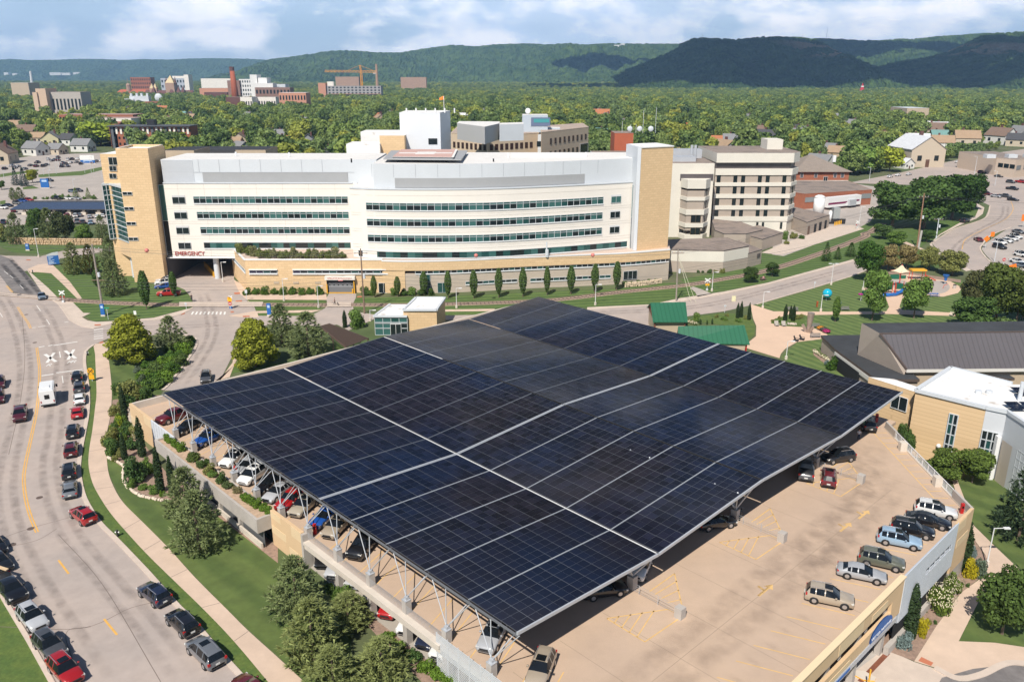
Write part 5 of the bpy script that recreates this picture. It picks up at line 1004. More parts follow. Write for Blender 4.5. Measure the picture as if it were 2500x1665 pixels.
def leaf(v,f,c,n,s,asp=1.0,r=RNG):
 n = n.normalized();t = n.cross(Vector((r.gauss(0,1),r.gauss(0,1),r.gauss(0,1))));
 if t.length < 1e-4: return
 t.normalize();b = n.cross(t);i = len(v);a = s*.5;h = a*asp
 v += [tuple(c-t*a-b*h*.4),tuple(c-b*h+t*a*.1),tuple(c+t*a+b*h*.3),tuple(c+b*h)];f.append((i,i+1,i+2,i+3))
def mesh(name,v,f,m):
 me = bpy.data.meshes.new(name);me.from_pydata(v,[],f);me.materials.append(m);me.update();return me
def lobes_crown(name,lobes,n,size,m,flat=.35,r=RNG,shell=.5):
 v,f = [],[];wt = [(a[3]*a[4]*a[5])**.667 for a in lobes]
 for _ in range(n):
  c = r.choices(lobes,wt)[0];d = Vector((r.gauss(0,1),r.gauss(0,1),r.gauss(0,1)+.15)).normalized()
  k = 1-shell*r.random()**2;bump = 1+.12*math.sin(d.x*7+c[0]*3)*math.sin(d.y*6+c[1]*5)
  p = Vector((c[0]+d.x*c[3]*k*bump,c[1]+d.y*c[4]*k*bump,c[2]+d.z*c[5]*k*bump))
  nn = d*1.0+Vector((r.gauss(0,1),r.gauss(0,1),r.gauss(0,1)))*flat
  leaf(v,f,p,nn,size*(.7+.6*r.random()),1.1,r)
 return mesh(name,v,f,m)
def trunk_mesh(h,r0,limbs,seed):
 mb = MB();r = random.Random(seed);mb.tube((0,0,-.1),(.05,.03,h),r0,7,0,r0*.55)
 for k in range(limbs):
  a = k*2.4+r.random();z = h*(.6+.4*r.random());mb.tube((0,0,z),(math.cos(a)*h*.55,math.sin(a)*h*.55,z+h*.6),r0*.4,5,0,r0*.12)
 me = bpy.data.meshes.new('trunk');me.from_pydata(mb.v,[],mb.f);me.materials.append(BARK);return me
def rl_(r,n,cx,cz,rr,rz,sr):
 out = [(0,0,cz,rr*.72,rr*.72,rz*.8)]
 for k in range(n): a = k*2.4+r.random()*.8;z = cz+rz*(r.random()*1.5-.65);w = math.sqrt(max(.08,1-((z-cz)/rz)**2));d = rr*.62*w;s = sr*(.75+.5*r.random());out.append((math.cos(a)*d,math.sin(a)*d,z,s,s,s*.85))
 return out
PROTO = {}
def proto(kind,crown,trunk,H,R): PROTO[kind] = (crown,trunk,H,R)
for i in range(3):
 r = random.Random(20+i);proto('broad%d' % i,lobes_crown('crown',rl_(r,15,0,5.8,3.9,4.0,1.7),6500,.44,LEAF,.55,r),trunk_mesh(3.6,.24,5,i),10,4)
for i in range(4):
 r = random.Random(40+i);proto('far%d' % i,lobes_crown('crown',rl_(r,10+i,0,5.5,4.3,4.2,1.9),1700,.86,FLEAF,.5,r),trunk_mesh(3.0,.25,3,i),10,4.4)
r = random.Random(59);proto('maple',lobes_crown('crown',[(0,0,4.6,2.6,2.6,4.0)]+[(math.cos(k*2.4)*2.6*(1-(k/26)**2),math.sin(k*2.4)*2.6*(1-(k/26)**2),1.2+k*.31,1.25,1.25,1.0) for k in range(25)],9000,.38,LEAF,.6,r),trunk_mesh(2.4,.22,3,14),10,3.9)
r = random.Random(60);proto('oval',lobes_crown('crown',[(0,0,2.0+k*.68,.95*math.sin(.35+k*.24)+.25,.95*math.sin(.35+k*.24)+.25,.9) for k in range(11)],3400,.34,LEAF,.6,r,.4),trunk_mesh(2.2,.13,0,6),10,1.7)
r = random.Random(61);proto('column',lobes_crown('crown',[(0,0,.5+k*.5,.72*min(1,(20-k)/9+.08),.72*min(1,(20-k)/9+.08),.6) for k in range(19)],3000,.24,PINEL,.5,r,.25),trunk_mesh(.8,.1,0,7),10,.8)
r = random.Random(62);proto('shrub',lobes_crown('crown',rl_(r,9,0,.42,.8,.45,.36),1900,.12,LEAF,.6,r),trunk_mesh(.3,.04,3,8),1,1)
r = random.Random(63);proto('shrub1',lobes_crown('crown',rl_(r,6,0,.45,.7,.5,.4),1500,.13,LEAF,.7,r),trunk_mesh(.3,.04,3,9),1,1)
r = random.Random(64);proto('locust',lobes_crown('crown',[(math.cos(k*2.4)*2.6*(.35+.65*((k*7) % 10)/10),math.sin(k*2.4)*2.6*(.35+.65*((k*7) % 10)/10),3.0+5.6*r.random(),1.7,1.7,1.3) for k in range(22)],8500,.42,LEAF,.7,r),trunk_mesh(4.6,.26,7,10),10,4.2)
def conifer(name,H,R,levels,per,tuft,m,seed,ln=.5,up=.25,prof=.75,z0=.4,needles=11):
 r = random.Random(seed);v,f = [],[]
 for L_ in range(levels):
  z = z0+(H-z0-.15)*L_/(levels-1);q = 1-(z/H);rad = R*(min(1,q*1.25)**prof)*(1 if z > 1 else .85)+.12
  for b in range(per):
   a = 6.283*(b+r.random()*.8)/per+L_*1.1;le = rad*(.72+.36*r.random());n = max(2,int(le/tuft))
   for k in range(n):
    t = (k+.6)/n
    if t < .32 and q > .2: continue
    c = Vector((math.cos(a)*le*t,math.sin(a)*le*t,z+up*le*t*t+r.uniform(-.12,.12)))
    out = Vector((math.cos(a),math.sin(a),.45))
    for _ in range(needles):
     d = (out*.9+Vector((r.gauss(0,1),r.gauss(0,1),r.gauss(0,.8)))*.75).normalized();w = d.cross(Vector((r.gauss(0,1),r.gauss(0,1),r.gauss(0,1)))).normalized()*ln*.19;i = len(v)
     v += [tuple(c-w),tuple(c+w),tuple(c+d*ln*(.7+.5*r.random()))];f.append((i,i+1,i+2))
 return mesh('crown',v,f,m)
proto('pine0',conifer('crown',10,3.4,19,8,.62,PINEL,71,.62,.18,.62),trunk_mesh(7,.2,0,11),10,3.6)
proto('pine1',conifer('crown',10,3.4,17,9,.62,PINEL,72,.68,.22,.55),trunk_mesh(7,.2,0,12),10,3.6)
proto('spruce',conifer('crown',10,2.8,20,9,.6,PINEL,73,.55,-.12,.95),trunk_mesh(8,.15,0,13),10,2.9)
def plant(kind,loc,h,rad,col,name,label,cat,group=None,rz=None):
 c,t,H,R = PROTO[kind];o = thing(name,label,cat,loc,group,RNG.random()*6.28 if rz is None else rz);o.scale = (rad/R,rad/R,h/H)
 if not kind.startswith(('far','pine','column')): col = tuple(c_*1.5 for c_ in col)
 a = link(bpy.data.objects.new('crown' if cat == 'tree' else 'foliage',c));a.parent = o;a.color = (*col,1);b = link(bpy.data.objects.new('trunk' if cat == 'tree' else 'stem',t));b.parent = o;return o
def tree(kind,f,base,ytop,wpx,col,name,label,group=None,cat='tree',z=None,dz=0):
 k = {R1: 2.8}.get(f,None);p = g(*f(*base),z);u0,u1 = f(base[0]-wpx/2,base[1]),f(base[0]+wpx/2,base[1])
 rad = (g(*u1,p.z)-g(*u0,p.z)).length/2
 if z is None: h = zat(f(*base),f(base[0],ytop)[1])
 else:
  d = ray(*f(*base));lo,hi = p.z,p.z+80
  for _ in range(40):
   m = (lo+hi)/2;fw = p.y*_c-(m-HH)*_s;up = p.y*_s+(m-HH)*_c
   if 832.5-FPX*up/fw > f(base[0],ytop)[1]: lo = m
   else: hi = m
  h = lo-p.z
 return plant(kind,(p.x,p.y,p.z+dz),h,rad,col,name,label,cat,group)
PG = (.205,.250,.100);PG2 = (.240,.275,.095);DK = (.062,.108,.026);MP = (.190,.205,.022);GR = (.105,.170,.036);OL = (.170,.180,.055);RD = (.200,.165,.070)
for k,a in enumerate([('pine1',B1,(1290,470),110,330,PG,'smaller pine against the garage planter, above the big lawn pine'),
  ('pine0',B1,(1365,660),270,430,PG,'big rounded blue green pine standing alone on the dark green lawn'),
  ('pine0',B1,(2030,1110),720,450,PG,'broad pine at the lawn end of the pine group beside the garage'),
  ('pine1',B1,(2150,1440),1010,480,PG2,'broad pine in the middle of the pine group beside the garage'),
  ('pine1',B2,(60,1180),965,380,PG2,'pine of the garage group nearest the open parking bays'),
  ('pine0',B2,(290,1545),1270,460,PG2,'yellowish pine low at the bottom edge beside the louvred screen'),
  ('pine0',B2,(-40,1620),1330,420,PG2,'pine at the bottom edge in front of the broad pines'),
  ('pine0',M1,(1175,850),625,250,PG,'dense pine right of the yellow green maple on the island bed'),
  ('pine1',M1,(1930,820),545,230,PG,'tallest pine behind the second maple near the crosswalk'),
  ('pine0',M1,(2110,895),600,330,PG,'widest pine between the second maple and the pergola')]):
 tree(a[0],a[1],a[2],a[3],a[4],a[5],'pine_tree',a[6])
tree('maple',M1,(905,935),600,350,MP,'maple_tree','large yellow green maple on the island bed by the side road');tree('maple',M1,(1750,965),625,340,MP,'maple_tree','yellow green maple at the upper left corner of the solar canopy')
for (x,y,t_,w_,lab) in ((1003,575,300,105,'upright oval hornbeam alone on the grass beside the railway'),(672,435,300,85,'upright oval hornbeam right behind the leaning utility pole'),(1192,490,310,75,'upright oval hornbeam beside the red pickup truck')): tree('oval',M1,(x,y),t_,w_,DK,'hornbeam_tree',lab)
HB = [(235,495,340,62),(395,490,345,66),(575,482,310,78),(740,500,305,72),(915,502,300,82),(1085,496,285,76),(1250,490,285,78),(1415,480,275,66),(1578,472,270,82),(1740,460,255,76),(1890,446,240,78)]
for i,(x,y,t_,w_) in enumerate(HB): tree('oval',M2,(x,y),t_,w_,(.075,.118,.032) if i > 1 else (.085,.12,.03),'hornbeam_tree',('first','second','third','fourth','fifth','sixth','seventh','eighth','ninth','tenth','last')[i]+' upright tree from the left in the row before the podium','row of upright trees before the hospital podium')
for a in [('pine1',(510,335),125,150,PG2,'loose pine just right of the blue direction sign'),('pine0',(625,335),135,140,(.11,.11,.02),'yellowing pine behind the upper part of the utility pole'),('pine0',(770,300),80,170,PG,'pine tight against the left foot of the tan tower'),('pine1',(790,480),240,200,PG,'dense pine on the lawn below the tan tower')]: tree(a[0],M1,a[1],a[2],a[3],a[4],'pine_tree',a[5])
for a in [('pine0',(190,1010),680,270,PG,'wide pine at the far left above the stone wall'),('broad2',(430,1000),640,210,DK,'dark round tree behind the lamp post at the stone wall'),('pine1',(560,1005),630,250,PG,'pine in front of the far solar carport'),('broad0',(720,985),650,230,(.06,.075,.03),'greyish tree right of the pine in front of the carport'),('broad1',(930,985),800,190,GR,'low bushy tree above the stone wall near the glass stair'),('pine0',(1130,985),700,170,PG,'pine touching the glass stair from the left'),('shrub',(40,990),800,200,OL,'olive bush at the left frame edge above the stone wall')]: tree(a[0],Z1,a[1],a[2],a[3],a[4],'pine_tree' if 'pine' in a[0] else 'round_tree',a[5])
for a in [('spruce',(178,372),175,90,(.045,.075,.070),'left one of two blue spruces by the far parking lot'),('spruce',(268,382),180,110,(.045,.075,.070),'right one of two blue spruces by the far parking lot'),('broad2',(360,345),205,140,MP,'yellow green tree beside the two blue spruces'),('pine0',(225,540),395,130,PG,'dark pine left of the carport by the lot entrance'),('pine1',(150,530),400,100,PG,'smaller dark pine left of the carport'),('broad0',(20,420),320,90,DK,'dark tree at the left frame edge beside the far lot'),('spruce',(970,520),400,70,PG,'thin spruce on the strip behind the carport'),('spruce',(835,520),400,90,PG,'dark spruce beside the dark blue parked car')]: tree(a[0],Z1,a[1],a[2],a[3],a[4],'spruce_tree' if a[0] == 'spruce' else 'round_tree',a[5])
for x,w_ in ((385,55),(475,40),(520,50),(605,90),(680,90),(755,80),(925,50),(1025,75)): tree('shrub',Z1,(x,525),525-w_*.65,w_,GR,'shrub','round shrub on the strip behind the far solar carport','shrubs behind the far solar carport','shrub')
for a in [('broad1',M3,(478,392),288,105,(.05,.085,.02),'small round tree on the track side nearer the crossing'),('broad2',M3,(630,350),262,100,(.05,.085,.02),'small round tree beside the railway left of the road lamp'),('spruce',M3,(997,245),118,80,DK,'largest of three small spruces beside the railway'),('spruce',M3,(1075,234),150,62,DK,'smallest of three small spruces beside the railway'),('spruce',M3,(1165,214),120,90,DK,'right one of three small spruces beside the railway'),
  ('broad0',M3,(1270,390),95,185,(.045,.095,.016),'tall dark maple at the left corner of the playground'),('broad1',M3,(1420,310),135,150,RD,'bronze tinted tree left in the row behind the shade sail'),('broad2',M3,(1545,300),145,150,RD,'bronze tinted tree second in the row behind the shade sail'),('broad0',M3,(1700,310),150,150,OL,'olive tree third in the row behind the playground'),('broad1',M3,(1860,345),175,180,OL,'olive tree right end of the row behind the playground'),
  ('broad2',M3,(1312,652),325,185,GR,'full green tree on the lawn before the playground, left one'),('broad0',M3,(1597,636),350,195,GR,'full green tree on the lawn before the playground, right one'),('oval',M3,(1060,662),480,75,GR,'slender young tree by the blue ball sculptures'),('broad1',M3,(2000,705),490,290,DK,'lower dark bushy tree left in the big right hand clump'),('broad2',M3,(2150,690),285,300,(.075,.100,.022),'tallest tree of the big right hand clump'),('broad0',M3,(2290,700),300,260,(.075,.095,.022),'right tree of the big right hand clump'),('broad1',M3,(1985,560),310,160,(.075,.080,.03),'brownish tree at the back left of the right clump'),('broad2',M3,(2340,640),400,160,(.07,.08,.025),'tree of the right clump cut by the frame edge'),
  ('locust',E4,(1090,690),250,520,DK,'honey locust at the left end of the big dark grove'),('locust',E4,(1390,700),195,560,DK,'honey locust in the middle of the big dark grove'),('locust',E4,(1660,610),165,520,(.032,.066,.012),'honey locust second from the right in the big dark grove'),('locust',E4,(1820,520),170,330,(.032,.066,.012),'honey locust at the right end of the big dark grove'),('broad0',E4,(990,800),650,190,DK,'low tree at the foot of the dark grove near the railway'),('broad1',E4,(1128,860),725,190,GR,'low bright tree left of the tall wooden pole'),('broad2',E4,(1420,830),720,150,DK,'dark low tree right of the tall wooden pole'),
  ('broad1',B3,(1790,190),-20,240,(.085,.125,.024),'light green tree left of the window wall by the guard rail'),('broad2',B3,(1995,205),-5,260,(.085,.125,.024),'light green tree in front of the window wall'),('pine0',B3,(2310,600),95,380,(.055,.090,.040),'large pine at the right frame edge by the lawn'),('pine1',B3,(2400,300),60,260,(.055,.090,.040),'pine cut by the right frame edge near the building'),('broad0',B3,(2200,1240),815,350,(.062,.098,.022),'round tree beside the footpath at the lower right')]: tree(*a[:6],{'b': 'round_tree','s': 'spruce_tree','o': 'young_tree','l': 'locust_tree','p': 'pine_tree'}[a[0][0]],a[6])
CY = (.038,.068,.022)
for f,x,y,t_,w_,lab in ((B3,1925,800,470,95,'tall clipped arborvitae at the garage corner'),(B3,1562,1255,895,100,'tall clipped arborvitae by the blue entrance sign'),(M1,857,1330,1085,48,'slim cypress beside the street path near the ramp'),(M1,975,1580,1310,62,'slim cypress below the end screen of the garage'),(M1,855,1600,1420,45,'slim cypress nearest the street path'),(B1,1100,270,-40,62,'slim cypress left of the small garage pine'),(B1,1185,290,20,56,'slim cypress touching the small garage pine'),(M1,1075,1640,1520,40,'short cypress at the foot of the end screen'),(M2,35,700,580,34,'slim cypress left of the pavilion shrub'),(M1,2040,910,760,40,'slim cypress in front of the widest pine'),
  (M3,392,635,530,26,'left one of three slim cypresses by the plaza entrance'),(M3,416,630,518,26,'middle one of three slim cypresses by the plaza entrance'),(M3,470,648,530,26,'right one of three slim cypresses by the plaza entrance'),(M3,717,652,540,32,'slim cypress left in the plaza bed'),(M3,752,640,548,22,'thin cypress in the middle of the plaza bed'),(M3,772,655,545,32,'slim cypress right in the plaza bed')):
 tree('column',f,(x,y),t_,w_,CY,'cypress_tree',lab)
def shrubs(lst,f,group,label,cat='shrub',name='shrub',z=None,dz=0,kind=None):
 for i,(x,y,w_,h_,col) in enumerate(lst): tree(kind or ('shrub' if i % 2 else 'shrub1'),f,(x,y),y-h_,w_,col,name,label,group,cat,z,dz)
LG = (.105,.175,.022);YG = (.30,.26,.012);BS = (.15,.20,.19)
shrubs([(1690+k*62,476-(k % 2)*3,74,42+6*(k % 3),(.07,.125,.02)) for k in range(9)],M1,'clipped hedge along the tan podium','clipped round shrub in the hedge along the tan podium')
shrubs([(170,478,80,50,DK),(210,480,60,45,GR),(370,478,70,45,GR),(440,480,70,40,DK),(490,476,90,45,GR),(560,478,80,45,DK),(625,478,60,42,DK)],M2,'shrubs before the podium doors','dark shrub between the podium doors and the railway')
shrubs([(1950+k*42,410-k*4,62,22,(.06,.12,.02)) for k in range(6)],M2,'low hedge at the podium end','low clipped shrub of the hedge above the rubble wall')
shrubs([(125,325,26,16,DK),(155,325,24,16,DK),(200,325,50,24,DK),(240,326,40,22,OL),(285,326,55,30,OL),(48,318,18,50,DK)],M3,'bushes by the grey pavilion','small dark bush at the foot of the grey pavilion')
shrubs([(720,100,50,55,GR),(775,92,70,45,OL),(830,92,60,20,DK),(730,130,50,25,OL)],M3,'bushes by the service drive','bush beside the service drive by the small grey pavilion')
shrubs([(120,700,150,110,GR)],M2,None,'large round bush left of the glass lobby');0
shrubs([(1040,985,110,75,(.05,.10,.016)),(1005,960,50,40,BS)],M3,'bushes by the white hydrangeas','bush beside the white hydrangeas near the dark roofed centre')
shrubs([(560,440,150,110,(.16,.20,.03))],Z3,None,'yellow green shrub under the small window of the tan wall',z=-1.5)
shrubs([(540,620,150,120,DK),(620,720,160,150,DK),(650,820,140,130,DK)],Z3,'dark round bushes behind the guard rail','dark round bush between the guard rail and tan wall',z=-1.2)
shrubs([(1980,855,120,115,YG)],B3,None,'golden false cypress at the feet of the tall corner arborvitae');shrubs([(1652,1255,95,115,YG)],B3,None,'golden false cypress beside the arborvitae near the sign')
shrubs([(1527,1335,130,95,BS)],B3,None,'low blue globe spruce nearest the garage entrance');shrubs([(2000,715,65,70,BS)],B3,None,'small blue spruce behind the golden false cypress');shrubs([(2050,850,110,110,(.09,.125,.085))],B3,None,'grey green juniper beside the footpath lamp')
shrubs([(1965,920,32,28,DK),(1775,1105,80,30,DK),(1745,1172,34,26,DK),(1700,1170,50,30,OL),(1680,1092,22,16,DK)],B3,'small ground shrubs in the mulch bed','small low shrub in the mulch bed by the footpath')
FLW = mat('flower_head',(.62,.56,.40),.8,island=.2)
def blooms(o,n,w,seed,m=FLW):
 r = random.Random(seed);v,f = [],[]
 for _ in range(n):
  d = Vector((r.gauss(0,1),r.gauss(0,1),abs(r.gauss(0,1))*.8+.05)).normalized();c = Vector((d.x*.98,d.y*.98,.42+d.z*.55));leaf(v,f,c,d,w,1,r);leaf(v,f,c+d*.01,d+Vector((.5,.2,0)),w,1,r)
 b = link(bpy.data.objects.new('blossom',mesh('blossom',v,f,m)));b.parent = o
for i,(x,y,w_,h_) in enumerate(((1860,960,150,130),(1765,1075,210,180))): o = tree('shrub',B3,(x,y),y-h_,w_,(.10,.14,.025),'hydrangea',('far','near')[i]+' half of the cream flowering hydrangea mass by the screen',None,'shrub');blooms(o,300,.06,i)
for i in range(7): o = tree('shrub1',M3,(925+i*16,872+i*10),872+i*10-24,34,(.10,.15,.04),'hydrangea','white flowering hydrangea in the row along the dark roofed centre','white hydrangeas by the dark roofed centre','shrub');blooms(o,60,.34,30+i)
for i in range(4): o = tree('shrub1',M3,(62+i*14,668+i*5),645+i*4,26,(.10,.15,.04),'hydrangea','white flowering hydrangea beside the green roofed shelters','white hydrangeas by the shelters','shrub');blooms(o,50,.34,50+i)
shrubs([(110,660,65,55,GR),(140,680,18,40,CY),(185,680,14,28,CY),(220,678,18,42,CY),(250,632,40,20,OL),(320,622,40,18,OL),(300,650,60,20,GR),(400,660,60,22,GR),(450,640,50,20,OL),(640,660,50,16,OL),(690,665,50,18,GR),(800,640,60,28,OL),(830,635,40,24,OL),(680,640,30,20,OL)],M3,'small plants in the plaza beds','small ornamental plant in the plaza beds')
for i,(x,y,w_,h_,c_) in enumerate([(150,650,75,62,LG),(195,680,75,62,LG),(250,720,80,66,LG),(300,760,90,70,LG),(360,790,110,78,LG),(515,915,160,85,(.085,.12,.03)),(620,1015,110,70,(.07,.115,.03)),(700,970,90,60,(.07,.115,.03)),(740,1090,150,80,OL),(780,1140,120,60,GR),(900,1220,130,90,(.07,.115,.03)),(985,1290,140,60,(.08,.11,.04)),(1110,1350,130,45,(.17,.15,.07)),(1215,1455,110,75,LG),(1270,1490,110,75,LG),(1320,1520,110,80,LG),(1400,1560,120,80,LG),(1480,1600,110,80,LG),(1540,1650,100,75,LG)]): tree('shrub' if i % 2 else 'shrub1',DZ,(x,y),y-h_*1.35,w_*1.4,c_,'planter_shrub','clipped bright green shrub in the concrete garage planter' if c_ == LG else 'loose perennial shrub in the concrete garage planter','clipped planter shrubs' if c_ == LG else 'loose planter shrubs','shrub',3.8)
bed = []
for x,y,w_,h_ in ((900,1190,160,90),(980,1140,120,70),(820,1160,90,60),(870,1240,100,70),(800,1300,90,60),(830,1360,80,60),(780,1420,80,50),(870,1430,90,80),(760,1500,110,80),(820,1480,90,70),(780,1560,120,80),(900,1530,90,60),(930,1450,80,60),(1060,1110,120,60),(1000,1190,90,60)): bed.append((x,y,w_*1.3,h_*1.2,(OL,GR,DK,(.06,.11,.03))[len(bed) % 4]))
shrubs(bed,M1,'mixed shrubs in the bed left of the garage','mixed green shrub in the bed left of the garage')
shrubs([(930,200,190,150,(.055,.10,.03)),(1000,140,130,100,GR),(900,240,80,50,GR),(980,250,80,40,GR),(1050,280,90,50,GR),(1110,300,50,45,LG),(760,20,70,60,GR),(830,30,70,60,OL),(790,60,60,40,OL)],B1,'shrubs in the stone edged bed','shrub in the stone edged bed beside the lawn')
shrubs([(815,1370,75,60,(.20,.25,.02)),(770,1395,50,40,(.20,.25,.02))],M1,'lime green shrubs in the bed left of the garage','lime green shrub in the bed left of the garage')
gc = []
for x,y,w_,h_ in ((1250,880,110,60),(1190,920,120,60),(1230,960,110,60),(1130,960,130,60),(1180,1010,110,60),(1100,1020,130,60),(1130,1070,110,60),(1060,1070,110,60),(1050,1000,100,50),(1270,830,90,50),(1310,800,60,40),(1180,860,100,50),(990,1050,100,50),(1010,970,90,40)): gc.append((x,y,w_*1.35,h_*1.1,(LG,(.065,.125,.02),(.08,.12,.03))[len(gc) % 3]))
shrubs(gc,M1,'low shrubs on the ramp bank','low spreading shrub on the bank beside the ramp drive')
shrubs([(950,930,40,110,(.13,.17,.13)),(940,1010,60,50,(.12,.15,.10)),(970,1090,80,60,(.10,.13,.07))],M1,'silvery grasses','silvery ornamental grass below the big maple')
shrubs([(20,980,150,60,GR),(330,1270,120,45,LG),(400,1370,140,70,LG),(500,1420,150,70,(.06,.11,.03)),(590,1490,150,70,LG),(680,1540,150,70,LG),(310,1290,80,50,GR),(760,1600,150,70,LG)],B2,'shrubs at the foot of the garage','leafy shrub at the foot of the louvred garage screen')
shrubs([(1990,870,110,60,GR),(2250,950,90,60,GR),(2300,1000,90,70,GR)],B1,'shrubs by the open bays','small shrub between the pines and the open parking bays')
gl = []
for k in range(16): x = 150+k*88;gl.append((x if k else 140,372-(0 if k > 3 else 20*(3-k)),150,75+25*((k*7) % 3) if k > 3 else 120,((.13,.15,.05),(.11,.135,.035),(.16,.165,.075))[k % 3]))
shrubs(gl,E2,'roof garden shrubs','wild overhanging shrub in the podium roof garden',z=8.6)
shrubs([(2210,715,170,70,(.10,.15,.05)),(2300,720,150,70,(.10,.15,.05)),(2120,700,100,60,(.08,.13,.04))],M3,'pale shrubs under the right clump','pale green shrub at the foot of the right hand tree clump')
def stones(name,label,f,pts,h,col,sz,n,seed):
 r = random.Random(seed);fn,L_ = along([tuple(g(*f(*p)))[:2] for p in pts]);mb = MB()
 for k in range(n):
  q,d = fn(L_*(k+r.random()*.5)/n);zz_ = hz(q.x,q.y)
  for lv in range(max(1,round(h/sz/.6))): mb.ell((q.x+r.uniform(-.1,.1),q.y+r.uniform(-.1,.1),zz_+sz*.3+lv*sz*.6),(L_/n*.62,sz*.55*(.8+.5*r.random()),sz*.42),6,4)
 o = mb.build(name,mat('limestone_'+str(col[0]),col,.95,.2,2),None,False,fn(L_/2)[0].to_3d());tag(o,label,'stone wall');return o
stones('stone_edging','curved white stone edging between lawn and garage bed',B1,[(735,38),(800,62),(850,100),(838,170),(870,240),(960,300),(1080,328),(1195,340)],.35,(.66,.55,.44),.5,60,1)
stones('retaining_wall','cream rubble retaining wall below the left pines',Z1,[(100,1010),(400,1020),(800,1025),(1130,1025)],2.2,(.60,.44,.28),.9,70,2)
stones('rubble_wall','low cream rubble wall below the clipped hedge',M2,[(1950,425),(2070,415),(2205,395)],1.2,(.62,.50,.36),.7,26,3)
stones('rock_wall','rock wall in the shrubs at the garage corner',M1,[(905,1290),(915,1400),(935,1470)],1.6,(.45,.38,.30),.8,12,4)
stones('boulder_row','row of pale boulders behind the grey plaza chairs',M3,[(735,680),(765,682),(800,684)],.7,(.55,.48,.40),.8,6,5)
# ------------------------------------------------------------------ vehicles
PAINT = mat('car_paint',(.1,.1,.1),.28,objcol=True,coat=.8,spec=.5);CGL = mat('car_glass',(.008,.010,.012),.06,spec=.6)
TYRE = mat('tyre_rubber',(.018,.018,.018),.9);RIM = mat('alloy_rim',(.50,.50,.52),.3,metal=.7);LAMP = mat('headlamp',(.65,.65,.62),.15);TAIL = mat('tail_lamp',(.40,.012,.012),.25);TRIM = mat('black_trim',(.022,.022,.024),.6);PLATE = mat('plate_white',(.65,.65,.62),.6)
SPEC = {
 'suv': [(2.30,.66,.72,0,0),(2.18,.90,.86,0,0),(1.25,1.03,.92,0,0),(.92,1.07,.925,0,0),(.22,1.60,.93,.63,1.05),(-.40,1.68,.93,.65,1.06),(-.50,1.68,.93,.65,1.06),(-1.25,1.66,.93,.64,1.08),(-1.35,1.66,.93,.64,1.08),(-1.85,1.58,.92,.61,1.10),(-2.20,1.10,.90,0,0),(-2.30,.70,.82,0,0)],
 'sedan': [(2.42,.58,.70,0,0),(2.28,.76,.84,0,0),(1.25,.92,.90,0,0),(1.0,.95,.905,0,0),(.15,1.36,.91,.58,.93),(-.35,1.43,.91,.60,.94),(-.45,1.43,.91,.60,.94),(-1.0,1.39,.91,.59,.95),(-1.10,1.37,.91,.58,.95),(-1.40,1.24,.90,.56,.97),(-1.85,1.0,.89,0,0),(-2.30,.97,.86,0,0),(-2.42,.62,.76,0,0)],
 'van': [(2.50,.66,.76,0,0),(2.38,.90,.90,0,0),(1.75,1.05,.97,0,0),(1.50,1.09,.98,0,0),(.75,1.64,.98,.68,1.06),(-.10,1.74,.98,.70,1.07),(-.20,1.74,.98,.70,1.07),(-1.25,1.73,.98,.70,1.08),(-1.35,1.73,.98,.70,1.08),(-2.15,1.66,.97,.68,1.10),(-2.45,1.08,.95,0,0),(-2.52,.70,.88,0,0)],
 'pickup': [(2.85,.80,.84,0,0),(2.75,1.08,.94,0,0),(1.70,1.18,.98,0,0),(1.45,1.21,.98,0,0),(.85,1.74,.98,.66,1.18),(.30,1.82,.98,.68,1.18),(.20,1.82,.98,.68,1.18),(-.55,1.80,.98,.67,1.19),(-.65,1.78,.98,.66,1.19),(-.78,1.70,.98,.64,1.19),(-.95,1.20,.98,0,0),(-2.75,1.20,.96,0,0),(-2.85,.75,.90,0,0)]}
CARM = {}
